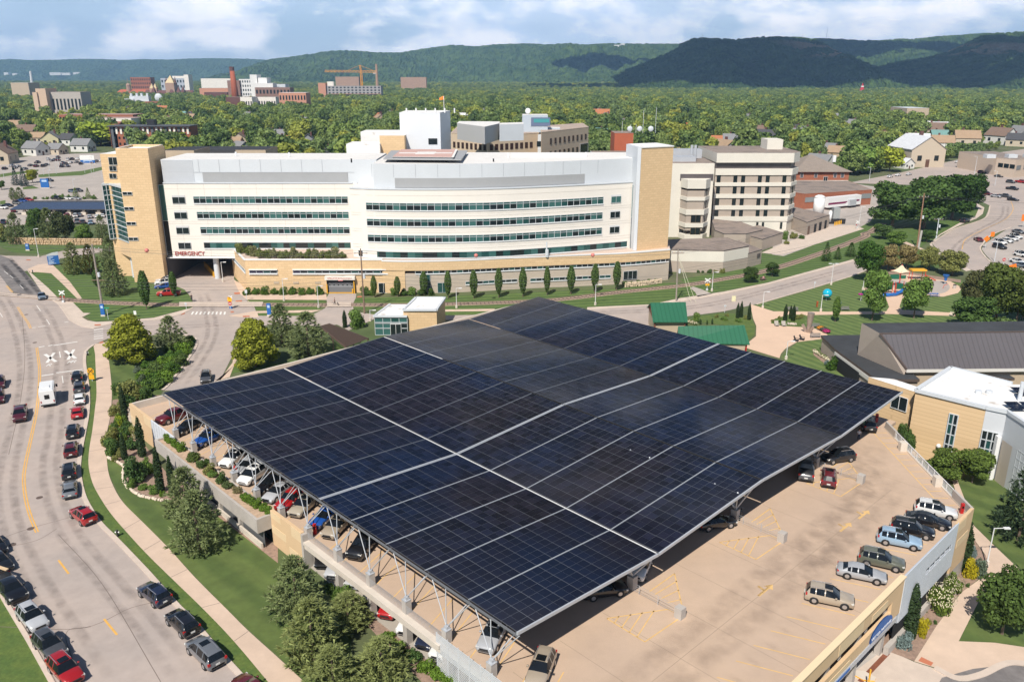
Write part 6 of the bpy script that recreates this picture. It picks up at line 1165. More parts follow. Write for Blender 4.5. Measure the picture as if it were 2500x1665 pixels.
def carmesh(kind):
 S = SPEC[kind];n = len(S);V = [];cab = [i for i in range(n) if S[i][3]];c0,c1 = cab[0],cab[-1]
 for (x,zt,w,rw,zs) in S:
  if not rw: rw,zs = w*.86,zt-.09
  top = zt
  half = [(w*.90,.26 if abs(x) < S[0][0]-.05 else .34),(w,.48),(w*1.01,(zs+.48)/2+.05),(w*.965,zs),(rw,zt-.03),(rw*.5,zt)]
  V.append([(x,-y,z) for y,z in half]+[(x,y,z) for y,z in half[::-1]])
 B,WS,RW,SL,SR = MB(),MB(),MB(),MB(),MB()
 vid = lambda i,j: i*12+j
 B.v = [p for row in V for p in row];sw = {'pickup': (c0,c1-1)}.get(kind,(c0,c1))
 for i in range(n-1):
  for j in range(11):
   q = [V[i][j],V[i+1][j],V[i+1][j+1],V[i][j+1]]
   if i == c0-1 and 4 <= j <= 6: WS.face(q);continue
   if i == c1 and 4 <= j <= 6: RW.face(q);continue
   if j in (3,7) and c0 <= i < c1 and S[i][0]-S[i+1][0] > .2: (SL if j == 7 else SR).face(q);continue
   if j in (3,7) and i in (c0-1,): (SL if j == 7 else SR).face(q);continue
   B.f.append((vid(i,j),vid(i+1,j),vid(i+1,j+1),vid(i,j+1)));B.m.append(0)
 B.f.append(tuple(vid(0,j) for j in range(12)));B.m.append(0);B.f.append(tuple(vid(n-1,j) for j in range(11,-1,-1)));B.m.append(0)
 B.f.append((0,11,vid(n-1,11),vid(n-1,0)));B.m.append(1)
 L = S[0][0];W = S[3][2];fx,rx = {'suv': (1.42,-1.38),'sedan': (1.45,-1.38),'van': (1.55,-1.48),'pickup': (1.78,-1.75)}[kind];wr = .36 if kind != 'pickup' else .40
 for x in (fx,rx):
  for s in (-1,1): B.tube((x,s*(W-.16),wr),(x,s*(W+.012),wr),wr+.07,14,1)
 if kind == 'pickup': B.box((-1.85,0,1.16),(1.72,1.62,.05),0,1)
 if kind != 'pickup': B.box((0 if kind == 'van' else .05,0,.20),(2*L-.5,2*W-.24,.14),0,1)
 else: B.box((0,0,.3),(2*L-.5,2*W-.3,.2),0,1)
 for s in (-1,1): B.box((S[3][0]-.35,s*(W+.09),S[4][4]+.02),(.16,.18,.13),0,0)
 B.box((L-.06,0,.42),(.12,1.2,.16),0,1);B.box((-L+.05,0,.38),(.14,1.3,.16),0,1)
 P = [('body',B,[PAINT,TRIM],True),('windshield',WS,[CGL],False),('rear_window',RW,[CGL],False),('side_window',SL,[CGL],False),('side_window',SR,[CGL],False)]
 zt_ = S[1][1];zr_ = S[-2][1]
 for s in (-1,1):
  m = MB();m.box((S[1][0]-.08,s*(W-.22),zt_-.22),(.24,.34,.15));P.append(('headlight',m,[LAMP],False))
  m = MB();m.box((S[-2][0]+(.0 if kind != 'suv' else .06),s*(W-.14),zr_-.26),(.16,.24,.26 if kind != 'sedan' else .16));P.append(('tail_light',m,[TAIL],False))
 m = MB();m.box((-L-.02,0,.62),(.05,.42,.16));P.append(('licence_plate',m,[PLATE],False))
 m = MB();m.box((L-.06,0,.56),(.16,.95,.16));P.append(('grille',m,[TRIM if kind != 'van' else RIM],False))
 if kind in ('suv','van'):
  for s in (-1,1): m = MB();m.bar((.1,s*.60,S[5][1]+.03),(-1.75,s*.58,S[5][1]-.02),.05,.05);P.append(('roof_rail',m,[RIM],False))
  m = MB();m.box((-.15,0,S[5][1]-.012),(.75,.85,.022));P.append(('sunroof',m,[CGL],False))
 wh = []
 for x in (fx,rx):
  for s in (-1,1):
   t = MB();t.tube((x,s*(W-.20),wr),(x,s*(W+.02),wr),wr,16);r_ = MB();r_.tube((x,s*(W-.02),wr),(x,s*(W+.032),wr),wr*.62,10);wh.append((t,r_))
 out = [(n_,m_.build(n_,mm,None,sm_,None,True),None) for n_,m_,mm,sm_ in P]
 for t,r_ in wh: out.append(('wheel',t.build('wheel',TYRE,None,False,None,True),r_.build('rim',RIM,None,False,None,True)))
 res = [(n_,o.data,r_.data if r_ else None) for n_,o,r_ in out]
 for n_,o,r_ in out:
  bpy.data.objects.remove(o)
  if r_: bpy.data.objects.remove(r_)
 A = MB();mats = [PAINT,TRIM,CGL,TYRE,TAIL,LAMP]
 idx = {'car_paint': 0,'black_trim': 1,'car_glass': 2,'tyre_rubber': 3,'tail_lamp': 4,'headlamp': 5}
 for n_,m_,mm,sm_ in P:
  o = len(A.v);A.v += m_.v;A.f += [tuple(i+o for i in f) for f in m_.f];A.m += [idx.get(mm[k].name,1) for k in m_.m]
 for t,r_ in wh: o = len(A.v);A.v += t.v;A.f += [tuple(i+o for i in f) for f in t.f];A.m += [3]*len(t.f)
 ob = A.build('plain',mats,None,True,None,True);pm_ = ob.data;bpy.data.objects.remove(ob)
 return res,pm_
for k_ in SPEC: CARM[k_] = carmesh(k_)
CC = {'white': (.74,.74,.73),'black': (.010,.010,.012),'silver': (.40,.41,.43),'grey': (.14,.15,.165),'dark grey': (.06,.062,.068),'red': (.36,.012,.014),'dark red': (.11,.010,.014),'navy': (.014,.020,.045),'blue': (.012,.07,.30),'light blue': (.28,.40,.52),'tan': (.36,.30,.23),'olive': (.12,.125,.095),'maroon': (.075,.010,.018),'beige': (.38,.335,.26),'steel blue': (.15,.19,.24)}
def car(kind,f,rear,front,col,label,z=None,group=None,plain=False,name=None,k=1.0):
 a,b = g(*f(*rear),z),g(*f(*front),z);d = b-a;p = (a+b)/2;rz = math.atan2(d.y,d.x)
 nm = name or {'suv': 'parked_car','sedan': 'parked_car','van': 'parked_van','pickup': 'pickup_truck'}[kind];cat = {'suv': 'car','sedan': 'car','van': 'van','pickup': 'pickup truck'}[kind]
 zz_ = p.z+.045
 res,pm_ = CARM[kind];cc = CC[col];jit = 1+RNG.uniform(-.12,.12);cc = tuple(v*jit for v in cc)
 if plain:
  o = link(bpy.data.objects.new(nm,pm_));o.location = (p.x,p.y,zz_);o.rotation_euler = (0,0,rz);o.color = (*cc,1);o.scale = (k,k,k);return tag(o,label,cat,group)
 o = thing(nm,label,cat,(p.x,p.y,zz_),group,rz);o.scale = (k,k,k)
 for n_,me,rm in res:
  c = link(bpy.data.objects.new(n_,me));c.parent = o;c.color = (*cc,1)
  if rm: r_ = link(bpy.data.objects.new('rim',rm));r_.parent = c
 return o
for a in [('suv',M1,(530,1082),(535,1032),'black','black crossover waiting at the front of the kerb lane, by the stop line'),('suv',M1,(546,1154),(546,1104),'dark grey','dark grey car second in the kerb lane, behind the front crossover'),('sedan',M1,(547,1234),(548,1176),'white','white sedan third in the kerb lane beside the white shuttle bus'),('sedan',M1,(532,1330),(534,1268),'red','red sedan in the kerb lane behind the white sedan'),('suv',M1,(500,1468),(506,1396),'black','black hatchback parked alone behind the red sedan'),('suv',M1,(488,1594),(492,1520),'dark red','dark red crossover parked behind the black hatchback'),('suv',B1,(478,190),(478,112),'black','black crossover parked just in front of the grey sedan'),('sedan',B1,(482,320),(482,228),'grey','grey sedan parked at the bend before the red crossover'),('suv',B1,(618,494),(528,422),'red','bright red crossover angled to the kerb at the bend'),('suv',B1,(1118,1044),(1006,955),'navy','dark navy crossover, first of three parked below the bend'),('suv',B1,(1314,1256),(1192,1140),'black','black SUV with roof rails, middle of three parked below the bend'),('van',B1,(1478,1468),(1342,1334),'grey','grey minivan, last of three parked below the bend'),('sedan',B1,(1790,1710),(1670,1605),'dark red','dark red car cut off by the bottom frame edge on the street'),
  ('sedan',B1,(-40,730),(40,815),'black','black car at the left frame edge above the black pickup'),('pickup',B1,(10,890),(150,1045),'black','black pickup with lumber in its bed parked at the left kerb'),('suv',B1,(172,1100),(285,1225),'silver','silver SUV with roof rails parked behind the black pickup'),('suv',B1,(285,1290),(410,1420),'dark grey','dark grey SUV parked between the silver and red ones'),('suv',B1,(400,1462),(510,1580),'red','dark red SUV at the lower end of the left parked row'),('sedan',B1,(-60,620),(-5,690),'black','black car barely showing at the left edge near the manhole'),('suv',M1,(2,1070),(-4,1130),'maroon','maroon car cut by the left edge, upper one of two'),('suv',M1,(-2,1170),(-8,1230),'maroon','maroon car cut by the left edge, lower one of two'),
  ('pickup',M1,(148,1272),(138,1356),'maroon','maroon pickup driving towards the camera left of the shuttle bus'),('sedan',M1,(284,486),(293,516),'steel blue','grey blue sedan crossing the railway tracks'),('suv',M1,(1412,1040),(1408,1084),'dark grey','dark grey SUV coming down the ramp drive beside the canopy'),('pickup',M1,(1222,478),(1092,484),'red','red pickup at the end of the row under the tan tower'),('sedan',M1,(1162,428),(1085,434),'blue','blue car parked just behind the red pickup'),('suv',M1,(1160,404),(1080,410),'white','white car parked behind the blue car under the tower'),('suv',M1,(1168,388),(1090,392),'silver','silver car last in the row under the tan tower')]: car(*a)
Zd = ZD+.0
for a in [('suv',WZ,(1305,185),(1700,258),'white','white crossover in the deck corner by the guard rail'),('sedan',WZ,(1230,278),(1625,355),'black','black sedan between the white and black crossovers on the deck'),('suv',WZ,(1085,362),(1472,445),'black','black crossover third from the deck corner'),('suv',WZ,(955,465),(1352,545),'light blue','light blue crossover with black rims on the deck'),('suv',WZ,(768,655),(1198,752),'olive','olive green crossover between the light blue and silver cars'),('sedan',WZ,(560,775),(1030,872),'silver','silver sedan with sunroof on the sunny deck'),('suv',WZ,(245,1005),(725,1105),'tan','champagne SUV standing alone at the end of the deck row'),
  ('suv',B3,(1012,248),(1016,148),'dark red','dark red SUV half out of the canopy shadow by a bollard'),('pickup',B3,(858,196),(862,92),'dark grey','dark grey pickup backed under the canopy edge'),('suv',B3,(1170,42),(985,70),'black','black SUV crosswise at the canopy edge by the top bollard'),('sedan',B3,(150,520),(335,490),'black','black car under the canopy edge beside the parked motorcycle'),('sedan',B2,(1695,985),(1905,950),'black','black sedan under the nearest canopy edge'),('suv',B2,(2070,770),(2036,850),'white','white car nose showing behind the concrete column'),('suv',M3,(1290,1408),(1258,1358),'black','black car at the far end of the shaded deck near the person'),('suv',B2,(1425,1385),(1315,1660),'tan','tan SUV with open sunroof at the bottom of the deck'),('suv',B2,(1105,1175),(985,1395),'silver','silver SUV parked under the last canopy struts'),
  ('pickup',DZ,(455,300),(105,420),'dark red','dark red pickup at the far left end of the deck'),('sedan',DZ,(555,440),(335,568),'black','black sedan between the dark red pickup and blue SUV'),('suv',DZ,(850,600),(590,735),'blue','bright blue SUV under the canopy struts'),('suv',DZ,(1180,865),(960,1025),'white','white SUV left of the two white vehicles under the struts'),('sedan',DZ,(1340,970),(1150,1115),'silver','silver sedan squeezed between two white vehicles'),('van',DZ,(1490,1065),(1205,1270),'white','white minivan behind the canopy struts'),('sedan',DZ,(1640,1200),(1435,1375),'black','black sedan right of the white minivan'),('sedan',DZ,(1790,1320),(1560,1490),'silver','silver car left of the red pickup under the canopy'),('pickup',CZ,(390,40),(225,175),'red','red pickup under the middle canopy struts'),('suv',CZ,(500,90),(300,270),'beige','beige SUV between the red pickup and blue sedan'),('sedan',CZ,(690,195),(500,365),'blue','blue sedan by the red extinguisher post'),('suv',CZ,(800,290),(630,465),'tan','tan SUV right of the blue sedan under the canopy'),('pickup',CZ,(1085,430),(885,665),'black','black pickup with chrome grille under the canopy')]: car(*a,z=Zd)
for a in [('sedan',CZ,(650,600),(600,695),'black','black car in the lower level beside the tan wall'),('suv',CZ,(760,700),(700,800),'silver','silver car nose in the lower level behind the first column'),('suv',CZ,(980,800),(905,890),'silver','silver car in the lower level behind the edge beam'),('sedan',CZ,(1130,930),(1060,1045),'navy','dark blue car in the lower level behind a column'),('suv',CZ,(1300,1060),(1220,1178),'red','bright red car nose in the lower level'),('suv',CZ,(1480,1210),(1400,1330),'white','white car in the lower level right of the red one'),('sedan',CZ,(1680,1335),(1590,1455),'navy','navy car nose low beside the louvred screen'),('suv',CZ,(1800,1440),(1720,1560),'white','white car half hidden by the louvred screen')]: car(*a,z=.12)
a,b = g(*M1(333,1246)),g(*M1(341,1165));d = b-a;rz = math.atan2(d.y,d.x);p = a+d.normalized()*3.3
bus = thing('shuttle_bus','white box bodied shuttle bus with a dark rear window','shuttle bus',(p.x,p.y,.045),None,rz)
def rp_(nm,mats,fn,smooth=False,par=bus): m = MB();fn(m);o = m.build(nm,mats,None,smooth,None,True);o.parent = par;return o
rp_('body',[mat('bus_white',(.80,.80,.79),.35,coat=.3),TRIM],lambda m: (m.prism([(-3.2,-1.1),(2.0,-1.1),(2.2,-.9),(2.2,.9),(2.0,1.1),(-3.2,1.1)],.45,2.85,0,0,True),m.prism([(-3.05,-.95),(2.0,-.95),(2.0,.95),(-3.05,.95)],2.85,2.95,0),m.box((2.9,0,.45),(1.6,1.9,.75),0,0),m.box((0,0,.25),(6.0,1.9,.22),0,1),m.box((-3.25,0,.35),(.2,2.1,.2),0,1),m.box((-1.2,0,2.95),(1.2,1,.14),0,0)))
rp_('rear_window',CGL,lambda m: m.box((-3.21,0,1.45),(.04,.75,.75)));rp_('windshield',CGL,lambda m: m.box((2.22,0,1.3),(.06,1.7,.95)))
for s in (-1,1):
 rp_('side_window',CGL,lambda m: m.box((-.6,s*1.1,1.55),(3.6,.03,.7)));rp_('tail_light',TAIL,lambda m: m.box((-3.22,s*.95,.85),(.05,.15,.35)));rp_('mirror',TRIM,lambda m: m.box((2.3,s*1.3,1.6),(.2,.3,.45)))
 for x in (2.6,-1.9): w = rp_('wheel',TYRE,lambda m: m.tube((x,s*.75,.4),(x,s*1.08,.4),.4,14));rp_('rim',RIM,lambda m: m.tube((x,s*1.06,.4),(x,s*1.10,.4),.24,10),False,w)
rp_('licence_plate',PLATE,lambda m: m.box((-3.23,-.8,.55),(.04,.4,.2)))
lb = MB();a = g(*B1(-30,860));b = g(*B1(70,885));lb.bar((a.x,a.y,1.75),(b.x,b.y,1.6),.35,.12);tag(lb.build('lumber_bundle',mat('raw_timber',(.62,.45,.28),.8),None,False,(b.x,b.y,1.6)),'pale lumber planks sticking out of the black pickup','lumber')
def lot(f,lst,where,group,ang=(0,-30)):
 for x,y,c,k in lst:
  nm = {'suv': 'car','sedan': 'sedan','van': 'van','pickup': 'pickup'}[k];dx,dy = ang
  car(k,f,(x-dx/2,y-dy/2),(x+dx/2,y+dy/2),c,'%s %s %s' % (c,nm,where),None,group+', '+c+' '+nm,True)
S_,D_,V_,P_ = 'suv','sedan','van','pickup'
lot(Z1,[(530,98,'white',S_),(570,110,'grey',D_),(638,75,'black',S_),(640,105,'dark red',S_),(748,100,'white',S_),(792,95,'black',S_),(850,90,'white',D_),(880,88,'white',D_),(690,142,'navy',P_),(775,132,'white',D_),(680,175,'black',S_),(745,172,'navy',D_),(890,145,'black',S_),(840,125,'dark grey',D_),(1110,110,'white',D_),(1060,115,'navy',D_),(1020,132,'dark red',D_),(1160,105,'white',S_),(600,100,'dark grey',D_),(720,145,'dark grey',S_)],'in the far lot behind the tan tower','far lot behind the tower',(40,-12))
lot(Z1,[(412,132,'black',P_),(400,172,'dark red',S_),(478,170,'black',S_),(335,162,'dark grey',D_),(512,155,'dark grey',D_),(130,165,'silver',D_),(200,172,'silver',D_),(55,200,'black',S_),(275,200,'grey',D_),(165,190,'silver',S_)],'in the far lot by the blue spruces','far lot by the spruces',(45,-10))
lot(Z1,[(545,330,'navy',S_),(798,452,'steel blue',S_),(862,442,'dark grey',S_)],'on the service road behind the carport','service road behind the carport',(60,4))
lot(Z1,[(38,630,'white',S_),(95,605,'navy',D_),(190,580,'grey',S_),(245,560,'blue',P_),(310,550,'red',P_),(620,528,'black',P_),(750,528,'white',D_),(840,530,'silver',D_)],'beside the far solar carport','beside the carport',(60,6))
lot(Z1,[(150,665,'dark red',D_),(390,718,'silver',D_),(462,715,'red',D_),(738,718,'red',S_),(828,720,'white',S_),(875,712,'grey',D_),(985,730,'silver',D_),(1065,726,'white',D_),(1125,720,'white',D_),(910,790,'dark grey',S_),(995,795,'light blue',S_),(848,785,'grey',P_),(320,790,'black',P_),(40,795,'navy',P_),(530,720,'white',D_),(610,720,'black',D_)],'under the far solar carport','under the carport',(10,-45))
lot(E4,[(2300,745,'grey',D_),(2275,795,'white',S_),(2235,815,'white',S_),(2185,832,'white',D_),(2125,850,'white',S_),(2118,892,'black',S_),(2325,968,'white',S_),(2290,1032,'white',D_),(2330,1070,'steel blue',D_)],'in the right hand lot beside the curved road','right hand lot',(60,14))
lot(E4,[(2000,380,'dark red',S_),(2085,402,'silver',D_),(2168,402,'dark grey',P_),(2248,435,'black',D_),(2240,330,'black',P_),(2225,265,'dark grey',S_),(2325,265,'red',P_),(1948,172,'maroon',S_),(2110,208,'dark grey',D_)],'queuing by the beige medical building','by the beige medical building',(50,6))
lot(E4,[(1068,212,'white',S_),(1145,198,'white',D_),(1248,190,'white',D_),(1712,70,'white',D_),(1785,92,'navy',S_),(1785,642,'black',S_)],'on the avenue behind the honey locusts','avenue behind the grove',(50,-10))
car('sedan',E4,(1930,828),(1900,812),'dark red','dark red sedan driving on the curved road at the right',plain=True)
# ------------------------------------------------------------------ street furniture
LP = mat('lamp_post_white',(.72,.72,.72),.5)
def lamp(f,base,ytop,label,arm=1.0,col=LP,rz=0,r=.09,foot=True):
 p = g(*f(*base));h = zat(f(*base),f(base[0],ytop)[1]);t = thing('street_lamp',label,'street lamp',p)
 m = MB();m.tube(p,p+Vector((0,0,h)),r,8,0,r*.7);m.build('pole',col,t)
 if foot: m = MB();m.tube(p,p+Vector((0,0,.7)),.28,10);m.build('concrete_base',CONCL,t)
 for s in ((1,) if arm > 0 else (1,-1)):
  q = p+Vector((math.cos(rz)*abs(arm)*s,math.sin(rz)*abs(arm)*s,h));m = MB();m.tube(p+Vector((0,0,h-.05)),q,.05,6);m.build('arm',col,t);m = MB();m.box((q.x,q.y,q.z-.1),(.75,.35,.16),rz);m.build('lamp_head',col,t)
 return t
for a in [(Z1,(425,1158),845,'white street lamp by the blue direction sign'),(M1,(1942,518),365,'white lamp post before the left half of the hedge'),(M1,(2178,565),415,'white lamp post before the right half of the hedge'),(M1,(1525,388),252,'white lamp post beside the round emergency column'),(M2,(797,567),430,'white lamp post between the fourth and fifth row trees'),(M2,(1745,547),405,'white lamp post beside the canopy tip'),(M2,(208,655),580,'short white lamp behind the bush by the glass lobby'),(M3,(218,452),320,'white lamp post by the railway crossbuck'),(M3,(1033,408),262,'white twin lamp post at the road before the park',-.9),(M3,(962,590),478,'white lamp post beside the cyan ball sculpture'),(M3,(1250,442),376,'white lamp post behind the left playground tree'),(M3,(565,570),455,'slim lamp post at the plaza corner by the road'),(M3,(725,917),792,'slim lamp post on the lawn beside the canopy edge'),(E4,(768,705),490,'white lamp post by the crossbuck near the trailer'),(B3,(2096,772),514,'white lamp post beside the footpath at the lower right',1.5)]: lamp(*a)
for x,y,t_ in ((560,395,205),(618,250,120),(808,400,305),(930,240,110),(1000,232,60),(645,185,0),(545,205,60),(1025,220,45),(480,260,190),(60,375,210),(1120,300,210)): lamp(Z1,(x,y),t_,'thin parking lot light pole in the far left car park',.8,GREYM,0,.1,False)['group'] = 'far car park light poles'
for x,y,t_,lab in ((2070,1015,830,'thin pole in the right hand lot by the barrier'),(1880,180,10,'thin pole on the avenue behind the grove'),(2075,290,150,'thin pole by the queuing cars'),(870,250,115,'bent street lamp left of the honey locust grove'),(1915,445,300,'signal pole by the queuing cars')): lamp(E4,(x,y),t_,lab,1.2,GREYM,2.6,.12,False)
WOOD = mat('pole_timber',(.22,.15,.11),.95,.25,2);WIREM = mat('cable_black',(.10,.10,.10),.6)
def upole(f,base,top,label,xarm=True,col=WOOD,r=.2):
 p = g(*f(*base));h = zat(f(*base),f(*top)[1]);q = Vector((at(f(*top)[0],f(*top)[1],p.y).x,p.y,h));t = thing('utility_pole',label,'utility pole',p)
 m = MB();m.tube(p,q,r,8,0,r*.65);m.build('pole',col,t)
 if xarm:
  m = MB();[m.bar(p.lerp(q,k)+Vector((-1.5,0,0)),p.lerp(q,k)+Vector((1.5,0,0)),.12,.14) for k in ((.93,) if xarm == 1 else (.93,.5))];m.build('crossarm',WOOD,t)
  m = MB();[m.tube(p.lerp(q,.93)+Vector((x,0,.1)),p.lerp(q,.93)+Vector((x,0,.4)),.07,6) for x in (-1.4,-.5,.5,1.4)];m.build('insulator',GREYM,t)
  m = MB();m.tube(p.lerp(q,.55)+Vector((.5,-.2,0)),p.lerp(q,.55)+Vector((.5,-.2,1.0)),.28,8);m.build('transformer',GREYM,t)
 return p,q,t
U1 = upole(M1,(710,615),(628,130),'tall leaning grey utility pole on the left lawn',2,mat('grey_timber',(.30,.26,.22),.95,.2,2),.28)
U2 = upole(M2,(168,605),(140,160),'dark brown utility pole before the ambulance door');U3 = upole(M2,(2298,520),(2312,165),'grey utility pole with guy wires at the podium end',1,MT['grey_timber']);U4 = upole(E4,(1328,895),(1400,362),'tall brown utility pole with guard tube before the honey locusts',1,mat('red_timber',(.30,.17,.11),.95,.2,2),.26);U5 = upole(E4,(1512,798),(1540,600),'short pole carrying electric gear right of the tall brown pole',1,GREYM)
m = MB();p = U4[0];m.tube(p+Vector((.35,-.1,0)),p+Vector((.6,-.1,6)),.35,8);m.build('guard_tube',mat('guard_grey',(.42,.40,.37),.8),U4[2])
m = MB();[m.tube(U3[0].lerp(U3[1],.9),U3[0]+Vector((k,-1.5,0)),.05,5) for k in (3.4,4.6)];m.build('guy_wire',mat('guy_yellow',(.60,.58,.45),.6),U3[2])
def wire(a,b,sag,label,balls=(),r=.025):
 n = 18;pts = [a.lerp(b,k/n)-Vector((0,0,sag*4*(k/n)*(1-k/n))) for k in range(n+1)];m = MB();[m.tube(p_,q_,r,4,0,None,False) for p_,q_ in zip(pts,pts[1:])]
 o = m.build('power_line',WIREM,None,False,tuple(pts[n//2]));tag(o,label,'power line','overhead power lines')
 for q in balls:
  i = min(n-1,int(q*n));c = pts[i].lerp(pts[i+1],q*n-i);m = MB();m.ell((c.x,c.y,c.z),.48,12,8);tag(m.build('marker_ball',mat('marker_pink',(.62,.20,.17),.5),None,True,tuple(c)),'pinkish red aviation ball on the power line before the hospital','marker ball','aviation marker balls on the power lines')
UL = U1[1]+Vector((-60,8,3));UR = U5[1]+Vector((70,25,3))
for dx,dz_ in ((-1.3,0),(0,.6),(1.3,0)):
 o = Vector((dx,0,-1+dz_))
 for a,b,lab,bl in ((UL,U1[1],'cable left of the leaning pole',(.42,) if dx == 0 else ()),(U1[1],U2[1],'cable between the leaning and dark brown poles',(.2,) if dx == 0 else ()),(U2[1],U3[1],'cable in front of the curved podium',(.35,.72) if dx == 0 else ()),(U3[1],U4[1],'cable over the railway at the right',()),(U4[1],UR,'cable before the honey locust grove',())): wire(a+o,b+o,1.3,'thin overhead '+lab,bl)
for k,(za,zb) in enumerate(((.5,.62),(.46,.56),(.42,.5))):
 wire(UL+Vector((0,0,-9-k*.6)),U1[0].lerp(U1[1],za),1.2,'low overhead cable left of the leaning pole');wire(U1[0].lerp(U1[1],za),U2[0].lerp(U2[1],zb),1.5,'low overhead cable between the leaning and dark brown poles');wire(U2[0].lerp(U2[1],zb),U3[0].lerp(U3[1],zb-.1),1.6,'low overhead cable in front of the curved podium')
 wire(U3[0].lerp(U3[1],zb),U4[0].lerp(U4[1],.6-k*.05),1.5,'low overhead cable over the railway at the right');wire(U4[0].lerp(U4[1],.6-k*.05),U5[1]+Vector((0,0,-k*.4)),.6,'low overhead cable between the tall brown pole and its short neighbour');wire(U5[1]+Vector((0,0,-k*.4)),UR+Vector((0,0,-3-k)),1.2,'low overhead cable at the far right')
SIGNY = mat('sign_yellow',(.85,.42,.01),.5);SIGNO = mat('sign_orange',(.85,.20,.01),.5);SIGNW = mat('sign_white',(.78,.78,.76),.5)
def signpost(f,base,ytop,name,label,build,cat='sign'):
 p = g(*f(*base));h = zat(f(*base),f(base[0],ytop)[1]);t = thing(name,label,cat,p);m = MB();m.tube(p,p+Vector((0,0,h*.97)),.055,6);m.build('post',GREYM,t);build(t,p,h);return t
def disc(t,c,r,m_,n=20,nm='sign_face',th=.04): m = MB();m.tube(c+Vector((0,-th,0)),c,r,n);return m.build(nm,m_,t)
def plate(t,c,w,h,m_,nm='sign_face',rot=0):
 m = MB();q = [Vector((x*math.cos(rot)-z*math.sin(rot),0,x*math.sin(rot)+z*math.cos(rot))) for x,z in ((-w/2,-h/2),(w/2,-h/2),(w/2,h/2),(-w/2,h/2))]
 m.face([c+a+Vector((0,-.03,0)) for a in q]);m.face([c+a+Vector((0,.0,0)) for a in q][::-1]);return m.build(nm,m_,t)
def rxr(t,p,h):
 c = p+Vector((0,-.06,h-.62));o = disc(t,c,.62,SIGNY);plate(t,c+Vector((0,-.05,0)),1.15,.10,BLACKM,'black_cross',.78);plate(t,c+Vector((0,-.06,0)),1.15,.10,BLACKM,'black_cross',-.78)
 for x in (-.36,.36): text('R',.38,BLACKM,t,c+Vector((x,-.06,0)),(math.pi/2,0,0),.004)
 plate(t,p+Vector((0,-.06,h-1.75)),.95,.85,SIGNY)
signpost(M1,(632,1066),974,'railway_warning_sign','round yellow railroad warning sign with a black cross by the street',rxr)
def xbuck(amber):
 def fn(t,p,h):
  for a in (.62,-.62): plate(t,p+Vector((0,-.07-.02*(a > 0),h-.55)),1.7,.28,SIGNW,'crossbuck_blade',a)
  if amber: disc(t,p+Vector((-.25,-.12,h-1.7)),.3,SIGNY,12,'signal_light');disc(t,p+Vector((.25,-.12,h-1.7)),.3,SIGNY,12,'signal_light')
  else: disc(t,p+Vector((-.4,-.12,h-1.6)),.22,mat('signal_red',(.35,.03,.03),.4),12,'signal_light');disc(t,p+Vector((.4,-.12,h-1.6)),.22,MT['signal_red'],12,'signal_light')
  m = MB();m.box((p.x,p.y,0),(.5,.5,.5));m.build('signal_base',GREYM,t)
 return fn
signpost(M1,(434,528),445,'crossbuck_signal','white railway crossbuck with red lights beside the left street',xbuck(False),'rail signal');signpost(M3,(184,446),362,'crossbuck_signal','white railway crossbuck with amber lights by the grey pavilion',xbuck(True),'rail signal');signpost(E4,(755,700),622,'crossbuck_signal','white railway crossbuck near the yellow bollards and white tank',xbuck(False),'rail signal')
def gate(t,p,h):
 plate(t,p+Vector((0,-.08,h*.72)),1.0,1.1,SIGNY);disc(t,p+Vector((0,-.1,h*.42)),.5,RED,8);plate(t,p+Vector((0,-.16,h*.42)),.7,.18,SIGNW,'white_bar');plate(t,p+Vector((.3,-.08,h*.9)),1.0,.16,SIGNW,'crossbuck_blade',.6);plate(t,p+Vector((.3,-.1,h*.9)),1.0,.16,SIGNW,'crossbuck_blade',-.6);m = MB();m.box((p.x,p.y+.3,0),(.6,.5,.5));m.build('signal_base',BLUE,t)
signpost(M1,(1577,572),480,'crossing_sign','yellow and red crossing sign post before the emergency drive',gate)
def bl_small(w,h_,m_): return lambda t,p,h: plate(t,p+Vector((0,-.07,h-h_/2)),w,h_,m_)
for f,b_,t_,w_,h_,m_,lab in ((M1,(741,645),560,1.2,.35,mat('street_green',(.02,.25,.12),.5),'green street name sign on the corner lawn'),(M1,(928,628),585,.6,.9,SIGNW,'white back of a sign before the big maple'),(M1,(1275,578),530,.5,.5,GREYM,'small grey sign at the kerb of the side road'),(M1,(1688,515),440,.6,.9,GREYM,'grey sign at the left end of the hedge'),(M1,(200,170),115,.5,.7,BLUE,'x')):
 if lab != 'x': signpost(f,b_,t_,'street_sign',lab,bl_small(w_,h_,m_))
def diamond(t,p,h): plate(t,p+Vector((0,-.1,h-1.0)),1.5,1.5,SIGNO,'sign_face',.785)
signpost(E4,(1980,890),768,'road_work_sign','orange diamond road work sign beside the curved road',diamond);signpost(E4,(2045,800),732,'road_work_sign','small orange sign behind the diamond road work sign',bl_small(1.3,1.6,SIGNO));signpost(E4,(2340,690),565,'road_work_sign','orange sign at the right frame edge over the road',bl_small(2.0,2.4,SIGNO));signpost(E4,(2238,1105),1045,'road_work_sign','tilted orange sign by the lot barrier wall',lambda t,p,h: plate(t,p+Vector((0,-.1,h-.8)),2.2,1.7,SIGNO,'sign_face',.3))
signpost(E4,(2150,1065),980,'stop_sign','red and white do not enter sign in the right hand lot',lambda t,p,h: (disc(t,p+Vector((0,-.08,h-.5)),.5,RED),plate(t,p+Vector((0,-.14,h-.5)),.7,.16,SIGNW,'white_bar')))
signpost(M3,(305,600),545,'street_sign','thin sign post at the edge of the plaza bed',bl_small(.5,.4,GREYM));signpost(M3,(918,432),385,'street_sign','thin grey sign post at the park road kerb',bl_small(.4,.5,GREYM));signpost(M3,(366,520),482,'road_marker','white and yellow upright marker standing in the road',bl_small(1.0,1.7,mat('marker_cream',(.70,.66,.42),.6)))
